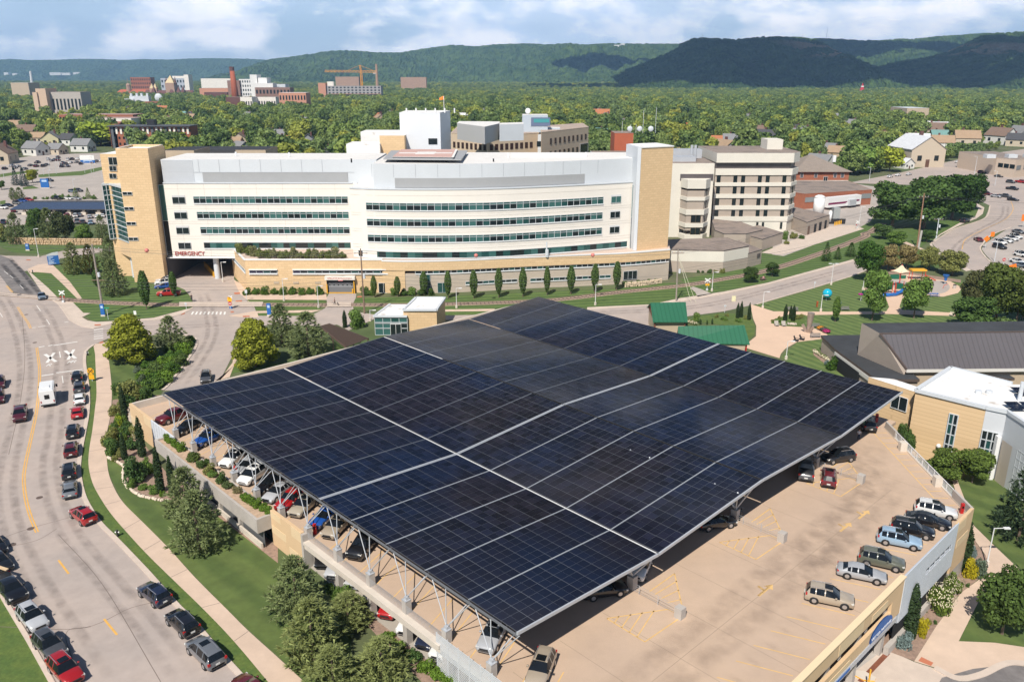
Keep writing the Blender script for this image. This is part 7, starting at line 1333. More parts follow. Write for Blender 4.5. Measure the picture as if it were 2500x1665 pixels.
p0,p1 = g(*Z1(530,1252)),g(*Z1(655,1240));hh = zat(Z1(590,1246),Z1(590,1105)[1]);t = thing('direction_sign','big blue direction sign with white lines and a pale curved top','sign',p0.lerp(p1,.5))
d = (p1-p0).normalized();n_ = Vector((d.y,-d.x,0));m = MB();m.prism([tuple(q)[:2] for q in (p0,p1,p1-n_*.4,p0-n_*.4)],.3,hh*.75);m.build('panel',BLUE,t)
m = MB();q = [p0+Vector((0,0,hh*.75)),p1+Vector((0,0,hh*.75)),p1+Vector((0,0,hh)),p0.lerp(p1,.5)+Vector((0,0,hh*.96)),p0+Vector((0,0,hh*.84))];m.face(q);m.face([a-n_*.4 for a in q][::-1]);[m.face([q[i],q[i]-n_*.4,q[(i+1) % 5]-n_*.4,q[(i+1) % 5]]) for i in range(5)];m.build('top_panel',mat('sign_pale',(.55,.60,.62),.5),t)
m = MB();L_ = (p1-p0).length
for z,a,b in ((.66,.05,.55),(.58,.1,.5),(.50,.1,.3),(.44,.1,.3),(.40,.35,.6),(.34,.08,.4),(.25,.06,.55),(.2,.06,.5),(.13,.06,.7)): c0 = p0+d*L_*a+n_*.03+Vector((0,0,hh*z));c1 = p0+d*L_*b+n_*.03+Vector((0,0,hh*z));m.face([c0,c1,c1+Vector((0,0,.16)),c0+Vector((0,0,.16))])
m.build('white_line',mat('sign_line',(.45,.60,.78),.5),t)
def pylon(f,base,ytop,w,label,top=None):
 p = g(*f(*base));h = zat(f(*base),f(base[0],ytop)[1]);t = thing('wayfinding_pylon',label,'sign',p);m = MB();m.box((p.x,p.y,.35),(w,.4,h-.35));m.build('panel',BLUE,t);m = MB();m.box((p.x,p.y,0),(w*1.1,.6,.4));m.build('concrete_base',CONCL,t)
 m = MB();m.box((p.x,p.y-.22,h*.68),(w*.6,.04,h*.2));m.build('white_panel',mat('sign_line',(.45,.60,.78),.5),t)
 if top: m = MB();m.box((p.x,p.y,h),(w,.4,top));m.build('top_panel',SIGNW,t)
pylon(M1,(708,622),540,.9,'slim blue wayfinding pylon at the foot of the leaning pole');pylon(M1,(1843,622),535,.9,'slim blue wayfinding pylon beside the tallest pine');pylon(Z1,(498,405),300,4.0,'blue and grey pylon sign by the far service road');pylon(Z1,(963,135),95,9,'wide blue and white sign in the far lot',3);pylon(Z1,(308,1085),1010,1.1,'small blue sign on the grass by the stone wall')
def hydrant(f,b_,label):
 p = g(*f(*b_));t = thing('fire_hydrant',label,'hydrant',p);m = MB();m.tube(p,p+Vector((0,0,.75)),.14,8);m.ell((p.x,p.y,.8),(.17,.17,.14),8,5);m.build('barrel',BLACKM,t);m = MB();[m.tube(p+Vector((x*.12,0,.6)),p+Vector((x*.26,0,.6)),.09,7) for x in (-1,1)];m.build('nozzle_cap',SIGNW,t)
hydrant(B1,(806,572),'black hydrant with white caps on the verge below the bend');hydrant(M1,(600,890),'black hydrant on the verge by the stop line');hydrant(Z1,(360,1332),'dark hydrant by the upper left lawn')
for f,b_,z,lab in ((CZ,(508,405),ZD,'red extinguisher cabinet on the deck beside the blue sedan'),(WZ,(1752,205),ZD,'red extinguisher cabinet in the deck corner by the white crossover'),(Z3,(205,470),ZD,'red extinguisher cabinet under the far canopy corner'),(DZ,(1100,1120),ZD,'dark red extinguisher cabinet on a column by the silver sedan')):
 p = g(*f(*b_),z);t = thing('extinguisher_cabinet',lab,'extinguisher',p);m = MB();m.box(tuple(p),(.35,.3,1.3));m.build('cabinet',RED,t);m = MB();m.box((p.x,p.y-.16,p.z+.7),(.2,.03,.3));m.build('glass_door',CGL,t)
# ------------------------------------------------------------------ people
SKIN = mat('skin',(.50,.30,.21),.6);HAIR = mat('dark_hair',(.03,.02,.015),.7)
def skinmesh(name,V,E_,m,lv=1):
 me = bpy.data.meshes.new(name);me.from_pydata([v[0] for v in V],E_,[]);o = link(bpy.data.objects.new(name,me));md = o.modifiers.new('s','SKIN')
 for i,v in enumerate(V): me.skin_vertices[0].data[i].radius = (v[1],v[1]*(v[2] if len(v) > 2 else 1))
 me.skin_vertices[0].data[0].use_root = True;su = o.modifiers.new('d','SUBSURF');su.levels = lv;su.render_levels = lv
 dg = bpy.context.evaluated_depsgraph_get();dg.update();r = bpy.data.meshes.new_from_object(o.evaluated_get(dg));bpy.data.objects.remove(o);r.materials.clear();r.materials.append(m);r.polygons.foreach_set('use_smooth',[True]*len(r.polygons));ob = link(bpy.data.objects.new(name,r));return ob
def person(loc,rz,label,shirt,trou,step=.18,sit=False,arm=.15):
 t = thing('person',label,'person',loc,None,rz);h0 = -.45 if sit else 0
 hip,kn,an = .95+h0,.5,.08
 fl,fr = (step,-step)
 def leg(s,st): return [((s*.09,0,hip-.05),.085),((s*.10,(.42 if sit else st*.5+.04),(hip+.0 if sit else kn)),.07),((s*.10,(.44 if sit else st),an),.045),((s*.10,(.58 if sit else st+.14),.05),.04)]
 def armv(s,st): return [((s*.18,0,hip+.48),.06),((s*.24,-st*.5,hip+.2),.045),((s*.25,-st+.1+arm,hip-.02),.034),((s*.25,-st+.16+arm,hip-.10),.03)]
 V = [((0,0,hip),.13,.8),((0,.0,hip+.25),.13,.75),((0,0,hip+.46),.15,.65),((0,0,hip+.56),.055),((0,.02,hip+.66),.095),((0,.02,hip+.76),.085)];E_ = [(0,1),(1,2),(2,3),(3,4),(4,5)]
 for s,st in ((-1,fl),(1,fr)):
  i = len(V);V += leg(s,st);E_ += [(0,i),(i,i+1),(i+1,i+2),(i+2,i+3)];i = len(V);V += armv(s,st*.8);E_ += [(2,i),(i,i+1),(i+1,i+2),(i+2,i+3)]
 b = skinmesh('body',V,E_,SKIN);b.parent = t
 V = [((0,0,hip-.02),.15,.8),((0,0,hip+.25),.15,.75),((0,0,hip+.47),.165,.65)];E_ = [(0,1),(1,2)]
 for s,st in ((-1,fl),(1,fr)): i = len(V);a = armv(s,st*.8);V += [(a[0][0],.072),(a[1][0],.058)];E_ += [(2,i),(i,i+1)]
 c = skinmesh('shirt',V,E_,shirt);c.parent = t
 V = [((0,0,hip+.03),.145,.8)];E_ = []
 for s,st in ((-1,fl),(1,fr)): i = len(V);V += [(q,r+.016) for q,r in leg(s,st)[:3]];E_ += [(0,i),(i,i+1),(i+1,i+2)]
 c = skinmesh('trousers',V,E_,trou);c.parent = t
 m = MB();m.ell((0,-.01,hip+.78),(.10,.115,.10),10,6,0,-.1);c = m.build('hair',HAIR,None,True,None,True);c.parent = t
 m = MB();m.ell((0,.115,hip+.69),(.02,.03,.03),6,4);c = m.build('nose',SKIN,None,True,None,True);c.parent = t;return t
CL = lambda n,c: mat(n,c,.85)
p = g(*M1(1312,518));person(p,.5,'person in dark clothes walking by the railway crossing',CL('dark_cloth',(.03,.025,.03)),CL('navy_cloth',(.02,.025,.05)));p = g(*M1(2290,545));person(p,1.7,'person in dark clothes with a bicycle before the ambulance drive',CL('maroon_cloth',(.07,.02,.03)),CL('dark_cloth',(.03,.025,.03)),.25)
p = g(*M3(1218,1470),ZD);person(p,2.6,'person in a white shirt walking under the canopy edge',CL('white_cloth',(.62,.63,.68)),CL('navy_cloth',(.02,.025,.05)));p = g(*M3(570,378));person(p+Vector((0,.15,0)),math.pi,'person in pink sitting on a bench by the railway',CL('pink_cloth',(.55,.30,.33)),CL('dark_cloth',(.03,.025,.03)),.1,True)
def bench(f,a_,b_,label,m_=BLACKM,back=True):
 p,q = g(*f(*a_)),g(*f(*b_));d = (q-p).normalized();n_ = Vector((-d.y,d.x,0));t = thing('park_bench',label,'bench',p.lerp(q,.5));Z = Vector((0,0,1))
 m = MB();[m.bar(p+n_*k*.14+Z*.45,q+n_*k*.14+Z*.45,.11,.05) for k in range(4)];m.build('seat',m_,t)
 if back: m = MB();[m.bar(p+n_*(.5+k*.04)+Z*(.6+k*.16),q+n_*(.5+k*.04)+Z*(.6+k*.16),.04,.11) for k in range(3)];m.build('backrest',m_,t)
 for c in (p,q): m = MB();m.bar(c,c+Z*.45,.06,.06);m.bar(c+n_*.5,c+n_*.55+Z*.95,.06,.06);m.bar(c+Z*.42,c+n_*.5+Z*.42,.05,.05);m.build('leg',m_,t)
BW = mat('bench_grey',(.20,.19,.19),.7,.2,3)
bench(M3,(556,382),(590,378),'dark bench with a seated person by the railway',mat('bench_maroon',(.12,.05,.06),.7));bench(Z2,(600,860),(712,858),'grey bench against the corner of the dark roofed centre',BW);bench(Z2,(598,742),(700,746),'grey bench behind the cone sculpture',BW);bench(Z2,(340,555),(455,558),'dark bench behind the plaza cypresses',BW);bench(Z2,(945,552),(1035,550),'dark bench on the path below the blue ball',BW);bench(Z2,(2155,610),(2200,618),'pale bench at the right end of the park path',CONCL)
for k,(x,y,rz,lab,mm) in enumerate(((218,730,0,'grey wooden plaza chair by the boulders, left one',CONC),(298,732,0,'grey wooden plaza chair by the boulders, right one',CONC),(455,898,1.0,'dark slatted lounge chair on the plaza, left one',BLACKM),(520,885,1.0,'dark slatted lounge chair on the plaza, right one',BLACKM))):
 p = g(*Z2(x,y));t = thing('plaza_chair',lab,'chair',p,None,rz)
 def cp(nm,fn): m = MB();fn(m);o = m.build(nm,mm,None,False,None,True);o.parent = t
 cp('seat',lambda m: [m.bar((-.4,.0+i*.16,.38-i*.03),(.4,.0+i*.16,.38-i*.03),.14,.04) for i in range(4)]);cp('backrest',lambda m: [m.bar((-.36+i*.18,.58,.3),(-.36+i*.18,1.0,1.15),.15,.04) for i in range(5)])
 for s in (-.42,.42): cp('leg',lambda m: (m.bar((s,0,0),(s,0,.6),.07,.07),m.bar((s,.75,0),(s,.65,.6),.07,.07),m.bar((s,-.05,.62),(s,.75,.62),.14,.04)))
def twowheel(p,rz,name,label,cat,r,L_,m_,heavy):
 t = thing(name,label,cat,p,None,rz)
 def cp(nm,fn,mm=m_): m = MB();fn(m);o = m.build(nm,mm,None,False,None,True);o.parent = t
 for x in (-L_/2,L_/2): cp('wheel',lambda m: [m.tube((x+r*math.cos(k*.5236),0,r+r*math.sin(k*.5236)),(x+r*math.cos((k+1)*.5236),0,r+r*math.sin((k+1)*.5236)),.03 if not heavy else .08,5) for k in range(12)],TYRE)
 cp('frame',lambda m: [m.tube(a,b,.025 if not heavy else .06,6) for a,b in (((-L_/2,0,r),(0,0,.3)),((0,0,.3),(L_/2-.15,0,.85)),((-L_/2,0,r),(-.2,0,.8)),((-.2,0,.8),(L_/2-.15,0,.85)),((0,0,.3),(-.2,0,.8)),((L_/2,0,r),(L_/2-.2,0,.95)))]+([m.ell((.05,0,.5),(.4,.2,.25),8,5),m.ell((.15,0,.85),(.35,.16,.14),8,5)] if heavy else []))
 cp('saddle',lambda m: m.ell((-.25,0,.88),(.16 if not heavy else .4,.08 if not heavy else .15,.05),8,4),BLACKM);cp('handlebar',lambda m: m.tube((L_/2-.22,-.33,1.02),(L_/2-.22,.33,1.02),.02,5),STEEL)
p = g(*M1(2298,548));twowheel(p+Vector((.5,-.3,0)),1.9,'bicycle','dark bicycle beside the person at the ambulance drive','bicycle',.34,1.05,BLACKM,False);p = g(*B3(412,440),ZD);twowheel(p,1.2,'motorcycle','black motorcycle under the canopy edge beside a column','motorcycle',.31,1.45,mat('chrome_black',(.05,.05,.055),.25,metal=.5),True)
# ------------------------------------------------------------------ park sculptures and playground
def ballpost(c_,base,r,m_,name,label,flat=1):
 b = g(*Z2(*base));h = zat(Z2(*base),Z2(*c_)[1]);t = thing(name,label,'sculpture',b);m = MB();m.tube(b,(b.x,b.y,h),.06,6);m.build('post',GREYM,t);m = MB();x = at(*Z2(*c_),b.y).x;m.ell((x,b.y,h),(r,r,r*flat),16,10);m.build('ball',m_,t,True)
ballpost((785,352),(770,432),1.15,mat('cyan_gloss',(.01,.42,.60),.2,coat=.5),'ball_sculpture','big glossy cyan ball sculpture on the park lawn');ballpost((912,462),(915,520),.65,mat('blue_gloss',(.012,.03,.35),.2,coat=.5),'ball_sculpture','dark blue ball sculpture behind the slender young tree');ballpost((1160,362),(1160,436),.6,mat('magenta_gloss',(.35,.02,.20),.3),'disc_sculpture','magenta disc sculpture beside the left playground tree',.45)
p = g(*Z2(667,505));m = MB();m.box(tuple(p),(.35,.35,1.1));m.ell((p.x,p.y,1.2),(.28,.28,.25),8,5);tag(m.build('post_sculpture',mat('rust_orange',(.35,.08,.02),.7),None,False,tuple(p)),'rust orange stub post on the park lawn','sculpture')
b = g(*Z2(565,795));h = zat(Z2(565,795),Z2(565,572)[1]);t = thing('cone_sculpture','tall grey inverted cone sculpture on the plaza','sculpture',b);m = MB();m.tube((b.x,b.y,.1),(b.x+.25,b.y,h),.35,14,0,.75);m.build('cone',mat('weathered_metal',(.36,.29,.25),.5,.25,1,metal=.4),t,False);m = MB();[m.bar((b.x+.3*math.cos(a),b.y+.3*math.sin(a),0),(b.x+1.3*math.cos(a),b.y+1.3*math.sin(a),1.7),.15,.6) for a in (2.6,5.2)];m.build('fin',MT['weathered_metal'],t)
for x,y,c_,nm in ((705,765,(.55,.22,.02),'orange'),(772,800,(.35,.02,.12),'crimson'),(740,780,(.05,.05,.05),'black')):
 p = g(*Z2(x,y));t = thing('round_planter',nm+' flower filled planter at the edge of the plaza','planter',p);m = MB();m.tube(p,p+Vector((0,0,.5)),.55,12,0,.75);m.build('pot',BLACKM,t);v,f_ = [],[];r = random.Random(int(x))
 for _ in range(160): dd = Vector((r.gauss(0,1),r.gauss(0,1),abs(r.gauss(0,1)))).normalized();leaf(v,f_,Vector((dd.x*.85,dd.y*.85,.5+dd.z*.4)),dd,.25,1,r)
 o = link(bpy.data.objects.new('flowers',mesh('flowers',v,f_,mat('flower_'+nm,c_,.8,island=.4))));o.parent = t
hs = 5.2;c = [g(*Z2(x,y),z) for x,y,z in ((1492,95,4.6),(1615,128,4.2),(1730,108,4.6),(1640,60,5.0))];pk = sum(c,Vector())/4+Vector((0,0,1.7));t = thing('shade_sail','cream peaked shade sail on a red pole over the playground','shade sail',(pk.x,pk.y,0))
m = MB();n = 6
for i in range(4):
 a,b = c[i],c[(i+1) % 4];mid = a.lerp(b,.5).lerp(pk,.15)-Vector((0,0,.25))
 for q0,q1 in ((a,mid),(mid,b)):
  rows_ = [(q0.lerp(pk,k/n)-Vector((0,0,.5*math.sin(k/n*3.14))),q1.lerp(pk,k/n)-Vector((0,0,.5*math.sin(k/n*3.14)))) for k in range(n+1)]
  for (u0,u1),(w0,w1) in zip(rows_,rows_[1:]): m.face([u0,u1,w1,w0])
m.build('sail',mat('sail_cream',(.72,.60,.42),.9),t);m = MB();m.tube((pk.x,pk.y,0),(pk.x,pk.y,pk.z),.12,8);[m.tube(q,pk-Vector((0,0,1.2)),.04,5) for q in c];m.build('mast',RED,t)
def play(x,y,label,fn): p = g(*Z2(x,y));t = thing('play_structure',label,'play equipment',p);fn(t,p)
def pp(t,nm,m_,fn): m = MB();fn(m);m.build(nm,m_,t)
def ship(t,p):
 X,Y = p.x,p.y
 pp(t,'slide',BLUE,lambda m: (m.bar((X-3,Y-1,.3),(X-.6,Y-.6,.5),1.1,.5),m.bar((X-.6,Y-.6,.3),(X+4.5,Y+2.5,1.8),.9,.25),m.ell((X-3,Y-1,.4),(1.5,.9,.5),10,6)))
 pp(t,'green_panel',mat('play_green',(.01,.12,.07),.5),lambda m: (m.box((X-1.5,Y+2,1.0),(2.6,.15,1.8)),m.box((X+1.6,Y+2.4,1.0),(2.0,.15,1.5)),m.box((X-7,Y-.2,.2),(3,1.6,.8))))
 for dx,dy in ((-3,1.8),(-.3,1.8),(.5,2.2),(2.8,2.6),(-2.7,0),(-.3,0)): pp(t,'post',mat('play_red',(.55,.05,.02),.5),lambda m: m.tube((X+dx,Y+dy,0),(X+dx,Y+dy,3.0),.09,6))
play(1560,375,'blue slide play structure with red posts and green panels',ship)
play(1790,200,'yellow roofed play structure behind the right playground tree',lambda t,p: (pp(t,'roof',mat('play_yellow',(.75,.40,.03),.5),lambda m: m.prism([(p.x-2,p.y-1),(p.x+2,p.y-1),(p.x+2,p.y+1),(p.x-2,p.y+1)],2.6,3.0)),[pp(t,'post',MT['play_red'],lambda m: m.tube((p.x+x,p.y+y,0),(p.x+x,p.y+y,2.6),.08,6)) for x,y in ((-1.8,-.8),(1.8,-.8),(1.8,.8),(-1.8,.8))],pp(t,'slide',MT['play_red'],lambda m: m.bar((p.x+2,p.y,1.4),(p.x+4.5,p.y-1.5,.2),.6,.12))))
play(1905,298,'yellow and white spring rider beyond the right playground tree',lambda t,p: (pp(t,'spring',STEEL,lambda m: m.tube(p,p+Vector((0,0,.5)),.15,6)),pp(t,'rider',MT['play_yellow'],lambda m: (m.box((p.x,p.y,.5),(.9,.3,.5)),m.box((p.x+.6,p.y,.6),(.3,.3,.8))))))
play(2085,300,'small red bent play bar on the rubber surface',lambda t,p: (pp(t,'bar',MT['play_red'],lambda m: (m.tube(p,p+Vector((.2,0,.9)),.07,6),m.tube(p+Vector((.2,0,.9)),p+Vector((1.2,.2,1.2)),.07,6))),))
play(1540,195,'dark teal play panels under the shade sail',lambda t,p: (pp(t,'panel',MT['play_green'],lambda m: (m.box(tuple(p),(2.5,.2,1.3)),m.box((p.x+2.5,p.y+.5,0),(1.6,.2,1.0)))),pp(t,'post',MT['play_red'],lambda m: m.tube((p.x+1.3,p.y,0),(p.x+1.3,p.y,1.9),.07,6))))
p = g(*Z2(1980,388));t = thing('picnic_table','blue picnic table at the near edge of the playground','table',p)
pp(t,'tabletop',BLUE,lambda m: m.box((p.x,p.y,.72),(2.4,.8,.07)))
for s in (-.75,.75): pp(t,'seat',BLUE,lambda m: m.box((p.x,p.y+s,.43),(2.4,.3,.06)))
for s in (-.9,.9): pp(t,'leg',STEEL,lambda m: (m.bar((p.x+s,p.y-.75,0),(p.x+s,p.y+.3,.72),.06,.06),m.bar((p.x+s,p.y+.75,0),(p.x+s,p.y-.3,.72),.06,.06)))
p = g(*Z2(2108,252));h = zat(Z2(2108,252),Z2(2108,145)[1]);t = thing('ball_hoop','blue funnel ball hoop on a pole in the playground','play equipment',p);pp(t,'pole',GREYM,lambda m: m.tube(p,p+Vector((0,0,h)),.08,6));pp(t,'funnel',BLUE,lambda m: (m.tube(p+Vector((0,0,h-.9)),p+Vector((0,0,h)),.4,10,0,.85),m.tube(p+Vector((0,0,h-1.5)),p+Vector((0,0,h-.9)),.35,10)))
p = g(*Z2(2215,300));t = thing('litter_bin','grey slatted litter bin at the right of the playground','bin',p);pp(t,'drum',CONC,lambda m: m.tube(p,p+Vector((0,0,1.0)),.4,10));pp(t,'lid',BLACKM,lambda m: m.tube(p+Vector((0,0,1.0)),p+Vector((0,0,1.12)),.43,10))
a0,a1 = g(*Z1(110,700)),g(*Z1(1190,690));hc = zat(Z1(650,695),Z1(650,632)[1]);t = thing('solar_carport','long blue grey solar carport with cars parked below at the left','solar carport',a0.lerp(a1,.5))
bl,br = g(*Z1(108,632),hc),g(*Z1(1185,632),hc);tl_,tr_ = g(*Z1(255,556),hc+1.6),g(*Z1(1185,556),hc+1.6);tt0,tt1 = g(*Z1(330,538),hc+1.2),g(*Z1(1185,538),hc+1.2)
m = MB();m.face([bl,br,tr_,tl_],0);m.face([tl_,tr_,tt1,tt0],1);dn = Vector((0,0,-.35));m.face([bl,bl+dn,br+dn,br],1);m.face([bl+dn,tl_+dn,tr_+dn,br+dn],1);m.face([bl,tl_,tl_+dn,bl+dn],1);m.build('panel_roof',[mat('pale_pv',(.055,.075,.125),.18),mat('carport_dark',(.05,.05,.055),.6)],t)
for x in (275,440,600,762,922,1085): p = g(*Z1(x,690));pp(t,'column',CONCL,lambda m: (m.bar(p,p+Vector((0,0,hc-.3)),1.0,.8),m.bar(p,p+Vector((0,0,1.0)),2.0,1.4),m.bar(p+Vector((0,0,hc-.6)),(p.x,tl_.y,hc+1.0),.5,.5)))
# ------------------------------------------------------------------ town beyond: far landmarks, houses, trees, bluffs
def farbox(f,x0,x1,yt,yb,mat_,label,name='far_building',roofm=None,depth=25,rows=0,cols=0,gl=None,D=None,z0=0,cat='building'):
 p0 = g(*f(x0,yb)) if D is None else at(*f(x0,yb),D);Y = p0.y;xa,xb = at(*f(x0,yb),Y).x,at(*f(x1,yb),Y).x;zt = at(*f(x0,yt),Y).z
 if Y > 3000: z0 = at(*f(x0,yb),Y).z-6;zt -= z0
 t = building(name,label,cat,[(xa,Y),(xb,Y),(xb,Y+depth),(xa,Y+depth)],zt,mat_,roofm or ROOFG,z0)
 if rows:
  for r in range(rows):
   for c in range(cols):
    x = xa+(xb-xa)*(c+.5)/cols;z = zt-(zt-max(0,zt*.25))*(r+.55)/rows;window(t,(x,Y-.06,z),(1,0),(xb-xa)/cols*.5,(zt*.75)/rows*.5,gl or GLASS,None)
 return t,Y,xa,xb,zt
def add(t,nm,m_,fn,sm_=False): m = MB();fn(m);return m.build(nm,m_,t,sm_)
TERR = mat('terracotta_roof',(.42,.11,.055),.9,.1,.1);TANBR = mat('tan_brick',(.40,.26,.19),.9,.1,.2);GOLD = mat('gilded_spire',(.50,.38,.18),.5)
t,Y,xa,xb,zt = farbox(Z5,270,795,447,560,BRICK,'red brick laboratory building with white vents on its grey roof',rows=2,cols=14)
add(t,'roof_plant',GREYM,lambda m: (m.box((xa+(xb-xa)*.35,Y+10,zt),((xb-xa)*.4,10,8)),[m.box((xa+(xb-xa)*k,Y+8,zt+8),(3,3,4)) for k in (.18,.3,.4,.52)],m.box((xa+(xb-xa)*.15,Y+4,zt),(14,4,4)),m.ell((xa+(xb-xa)*.78,Y+2,zt+6),(6,3,6),10,6)))
t,Y,xa,xb,zt = farbox(Z5,200,520,358,420,TANBR,'monastery wing with a red tile roof and small domed cupola',rows=2,cols=12)
add(t,'roof',TERR,lambda m: (m.face([(xa-1,Y-1,zt),(xb+1,Y-1,zt),(xb,Y+12,zt+9),(xa+8,Y+12,zt+9)]),m.face([(xa-1,Y-1,zt),(xa+8,Y+12,zt+9),(xa-1,Y+26,zt)])));add(t,'cupola',TANBR,lambda m: (m.tube((xa+(xb-xa)*.42,Y+8,zt),(xa+(xb-xa)*.42,Y+8,zt+18),5,8),m.ell((xa+(xb-xa)*.42,Y+8,zt+18),(5.5,5.5,5),8,6),m.tube((xa+(xb-xa)*.42,Y+8,zt+22),(xa+(xb-xa)*.42,Y+8,zt+33),.5,5)))
t,Y,xa,xb,zt = farbox(Z5,520,1050,358,430,TANBR,'convent chapel with twin spires and a tall central tower','convent',rows=2,cols=18)
def spire(x,yt_,w,ym):
 c = at(*Z5(x,yt_),Y+8);b = at(*Z5(x,ym),Y+8).z;add(t,'spire_shaft',TANBR,lambda m: m.box((c.x,Y+8,0),(w,w,b)));add(t,'spire',GOLD,lambda m: m.tube((c.x,Y+8,b),(c.x,Y+8,c.z),w*.68,4,0,.1));add(t,'spire_gable',BRICKD,lambda m: [m.tube((c.x+q*w*.5,Y+8,b-w*.2),(c.x+q*w*.5,Y+8,b+w*.7),w*.18,4,0,.05) for q in (-1,1)])
spire(588,245,9,300);spire(625,245,9,300);spire(793,155,20,240)
add(t,'gable_roof',BRICKD,lambda m: (m.face([(xa,Y-1,zt),(xb,Y-1,zt),(xb,Y+9,zt+7),(xa,Y+9,zt+7)]),[m.tube((xa+(xb-xa)*k,Y-1,zt),(xa+(xb-xa)*k,Y+2,zt+16),7,4,0,.2) for k in (.2,.58,.72,.81)]))
farbox(Z5,360,580,180,245,BRICK,'distant stepped red brick apartment tower',D=2100,rows=4,cols=9);farbox(Z5,695,1000,190,262,mat('pale_blue_block',(.42,.46,.52),.8),'distant pale blue and pink dormitory block',D=2000,rows=3,cols=9);farbox(Z5,955,1005,150,262,CREAM,'pale end tower of the distant dormitory block',D=1995);farbox(Z5,820,955,165,200,CREAM,'pale top of the distant dormitory block',D=2030)
farbox(Z5,1050,1190,368,440,BRICKD,'lower dark brown windowless hall left of the smokestack');farbox(Z5,1185,1440,345,490,BRICKD,'tall dark brown windowless hall left of the smokestack');farbox(Z5,1415,1590,400,480,BRICKD,'dark brown hall below the smokestack',D=1180);farbox(Z5,1575,1705,398,480,CREAM,'white columned block below the white hospital tower',rows=1,cols=5,D=1175);farbox(Z5,1740,1965,398,458,CREAM,'white columned low block right of the smokestack',rows=1,cols=8,D=1200)
D = 1330;b = at(*Z5(1520,390),D);tp = at(*Z5(1488,62),D);sk_ = thing('smokestack','tall slim red brick smokestack','smokestack',(b.x,D,0));add(sk_,'shaft',mat('stack_brick',(.36,.10,.05),.9,.08,.1),lambda m: m.tube((b.x,D,0),(b.x-2,D,tp.z),6.5,14,0,3.2),True);add(sk_,'rim',BRICKD,lambda m: m.tube((b.x-2,D,tp.z-6),(b.x-2,D,tp.z),3.7,14))
D = 1480;CW = mat('far_white',(.72,.71,.69),.85)
for x0,x1,yt,lab,rw,cl in ((1570,1730,200,'white hospital tower with rows of windows beside the smokestack',5,6),(1692,1770,150,'top block of the white downtown hospital tower',0,0),(1780,1876,185,'windowless white block right of the downtown hospital tower',0,0)): farbox(Z5,x0,x1,yt,365,CW,lab,D=D-(x0 > 1600)*8,rows=rw,cols=cl,roofm=WROOF)
farbox(Z5,1725,1940,245,380,CW,'long white block above the brown downtown clinic',D=D-20,roofm=WROOF);farbox(Z5,1740,2125,292,385,mat('mauve_brick',(.26,.155,.125),.9),'brown downtown clinic with square windows',D=D-30,rows=2,cols=10);farbox(Z5,1440,1572,215,380,mat('mauve_brick',(.26,.155,.125),.9),'brown tower with striped balconies behind the smokestack',D=D-5,rows=6,cols=1,gl=TANBR);farbox(Z5,2000,2300,350,430,mat('salmon_brick',(.55,.27,.18),.9),'salmon brick office building at the right of downtown',D=1150,rows=2,cols=9,roofm=WROOF);farbox(Z5,1135,1480,192,225,CREAM,'distant low white block behind downtown',D=2300);farbox(Z5,1120,1440,300,335,mat('salmon_brick',(.55,.27,.18),.9),'distant pink block with a small green dome',D=1700);farbox(Z5,1940,2070,255,300,GREYM,'grey plant room over the brown clinic',D=D+10)
t,Y,xa,xb,zt = farbox(R2,-130,285,590,715,mat('raw_concrete',(.36,.35,.35),.9,.1,.3),'concrete building under construction beneath the orange crane','unfinished_building',rows=5,cols=16,gl=DARK);farbox(R2,-140,-90,570,720,mat('salmon_brick',(.55,.27,.18),.9),'salmon stair tower at the left of the construction site',D=Y-5)
add(t,'formwork',TANBR,lambda m: m.box(((xa+xb)/2,Y-1.5,zt*.55),(xb-xa,2,1.2)));add(t,'roof_hut',CREAM,lambda m: m.box((xa+20,Y+8,zt),(12,8,8)))
CRN = mat('crane_orange',(.80,.33,.03),.5);cb_ = at(*R2(150,600),Y+12);cz = at(*R2(150,490),Y+12).z;ct = at(*R2(145,448),Y+12).z;jl = at(*R1(2220,483),Y+12).x;jr = at(*R2(250,490),Y+12).x
cr_ = thing('tower_crane','orange tower crane over the unfinished building','crane',(cb_.x,Y+12,0));W_ = 1.6
def lattice(m,a,b,w,n):
 a,b = Vector(a),Vector(b);d = (b-a).normalized();s_ = d.cross(Vector((0,1,0)));s_ = s_.normalized()*w/2;y_ = Vector((0,w/2,0))
 for q in (s_+y_,s_-y_,-s_+y_,-s_-y_): m.tube(a+q,b+q,.38,4)
 for k in range(n): u0,u1 = a.lerp(b,k/n),a.lerp(b,(k+1)/n);sg_ = 1 if k % 2 else -1;m.tube(u0+s_*sg_-y_,u1-s_*sg_-y_,.28,4)
add(cr_,'mast',CRN,lambda m: lattice(m,(cb_.x,Y+12,0),(cb_.x,Y+12,cz),3.2,26));add(cr_,'jib',CRN,lambda m: lattice(m,(jl,Y+12,cz+.5),(jr,Y+12,cz-.5),3.0,30));add(cr_,'apex',CRN,lambda m: lattice(m,(cb_.x,Y+12,cz),(cb_.x-1.5,Y+12,ct),2.4,5));add(cr_,'tie',CRN,lambda m: (m.tube((cb_.x-1.5,Y+12,ct),(jr-3,Y+12,cz),.3,4),m.tube((cb_.x-1.5,Y+12,ct),(jl+45,Y+12,cz+2),.25,4)));add(cr_,'counterweight',CONC,lambda m: m.box((jr-4,Y+12,cz-5),(6,3,4)))
p = at(*R2(252,545),1900);q = at(*R2(248,440),1900);t = thing('brick_chimney','thin reddish chimney right behind the orange crane','smokestack',(p.x,1900,0));add(t,'shaft',TANBR,lambda m: m.tube((p.x,1900,0),(q.x,1900,q.z),4,8,0,2.2));farbox(R2,415,590,530,560,TANBR,'distant flat brown warehouse before the bluffs',D=2600);farbox(R2,-30,130,527,560,TANBR,'distant brown warehouse left of the crane mast',D=2500)
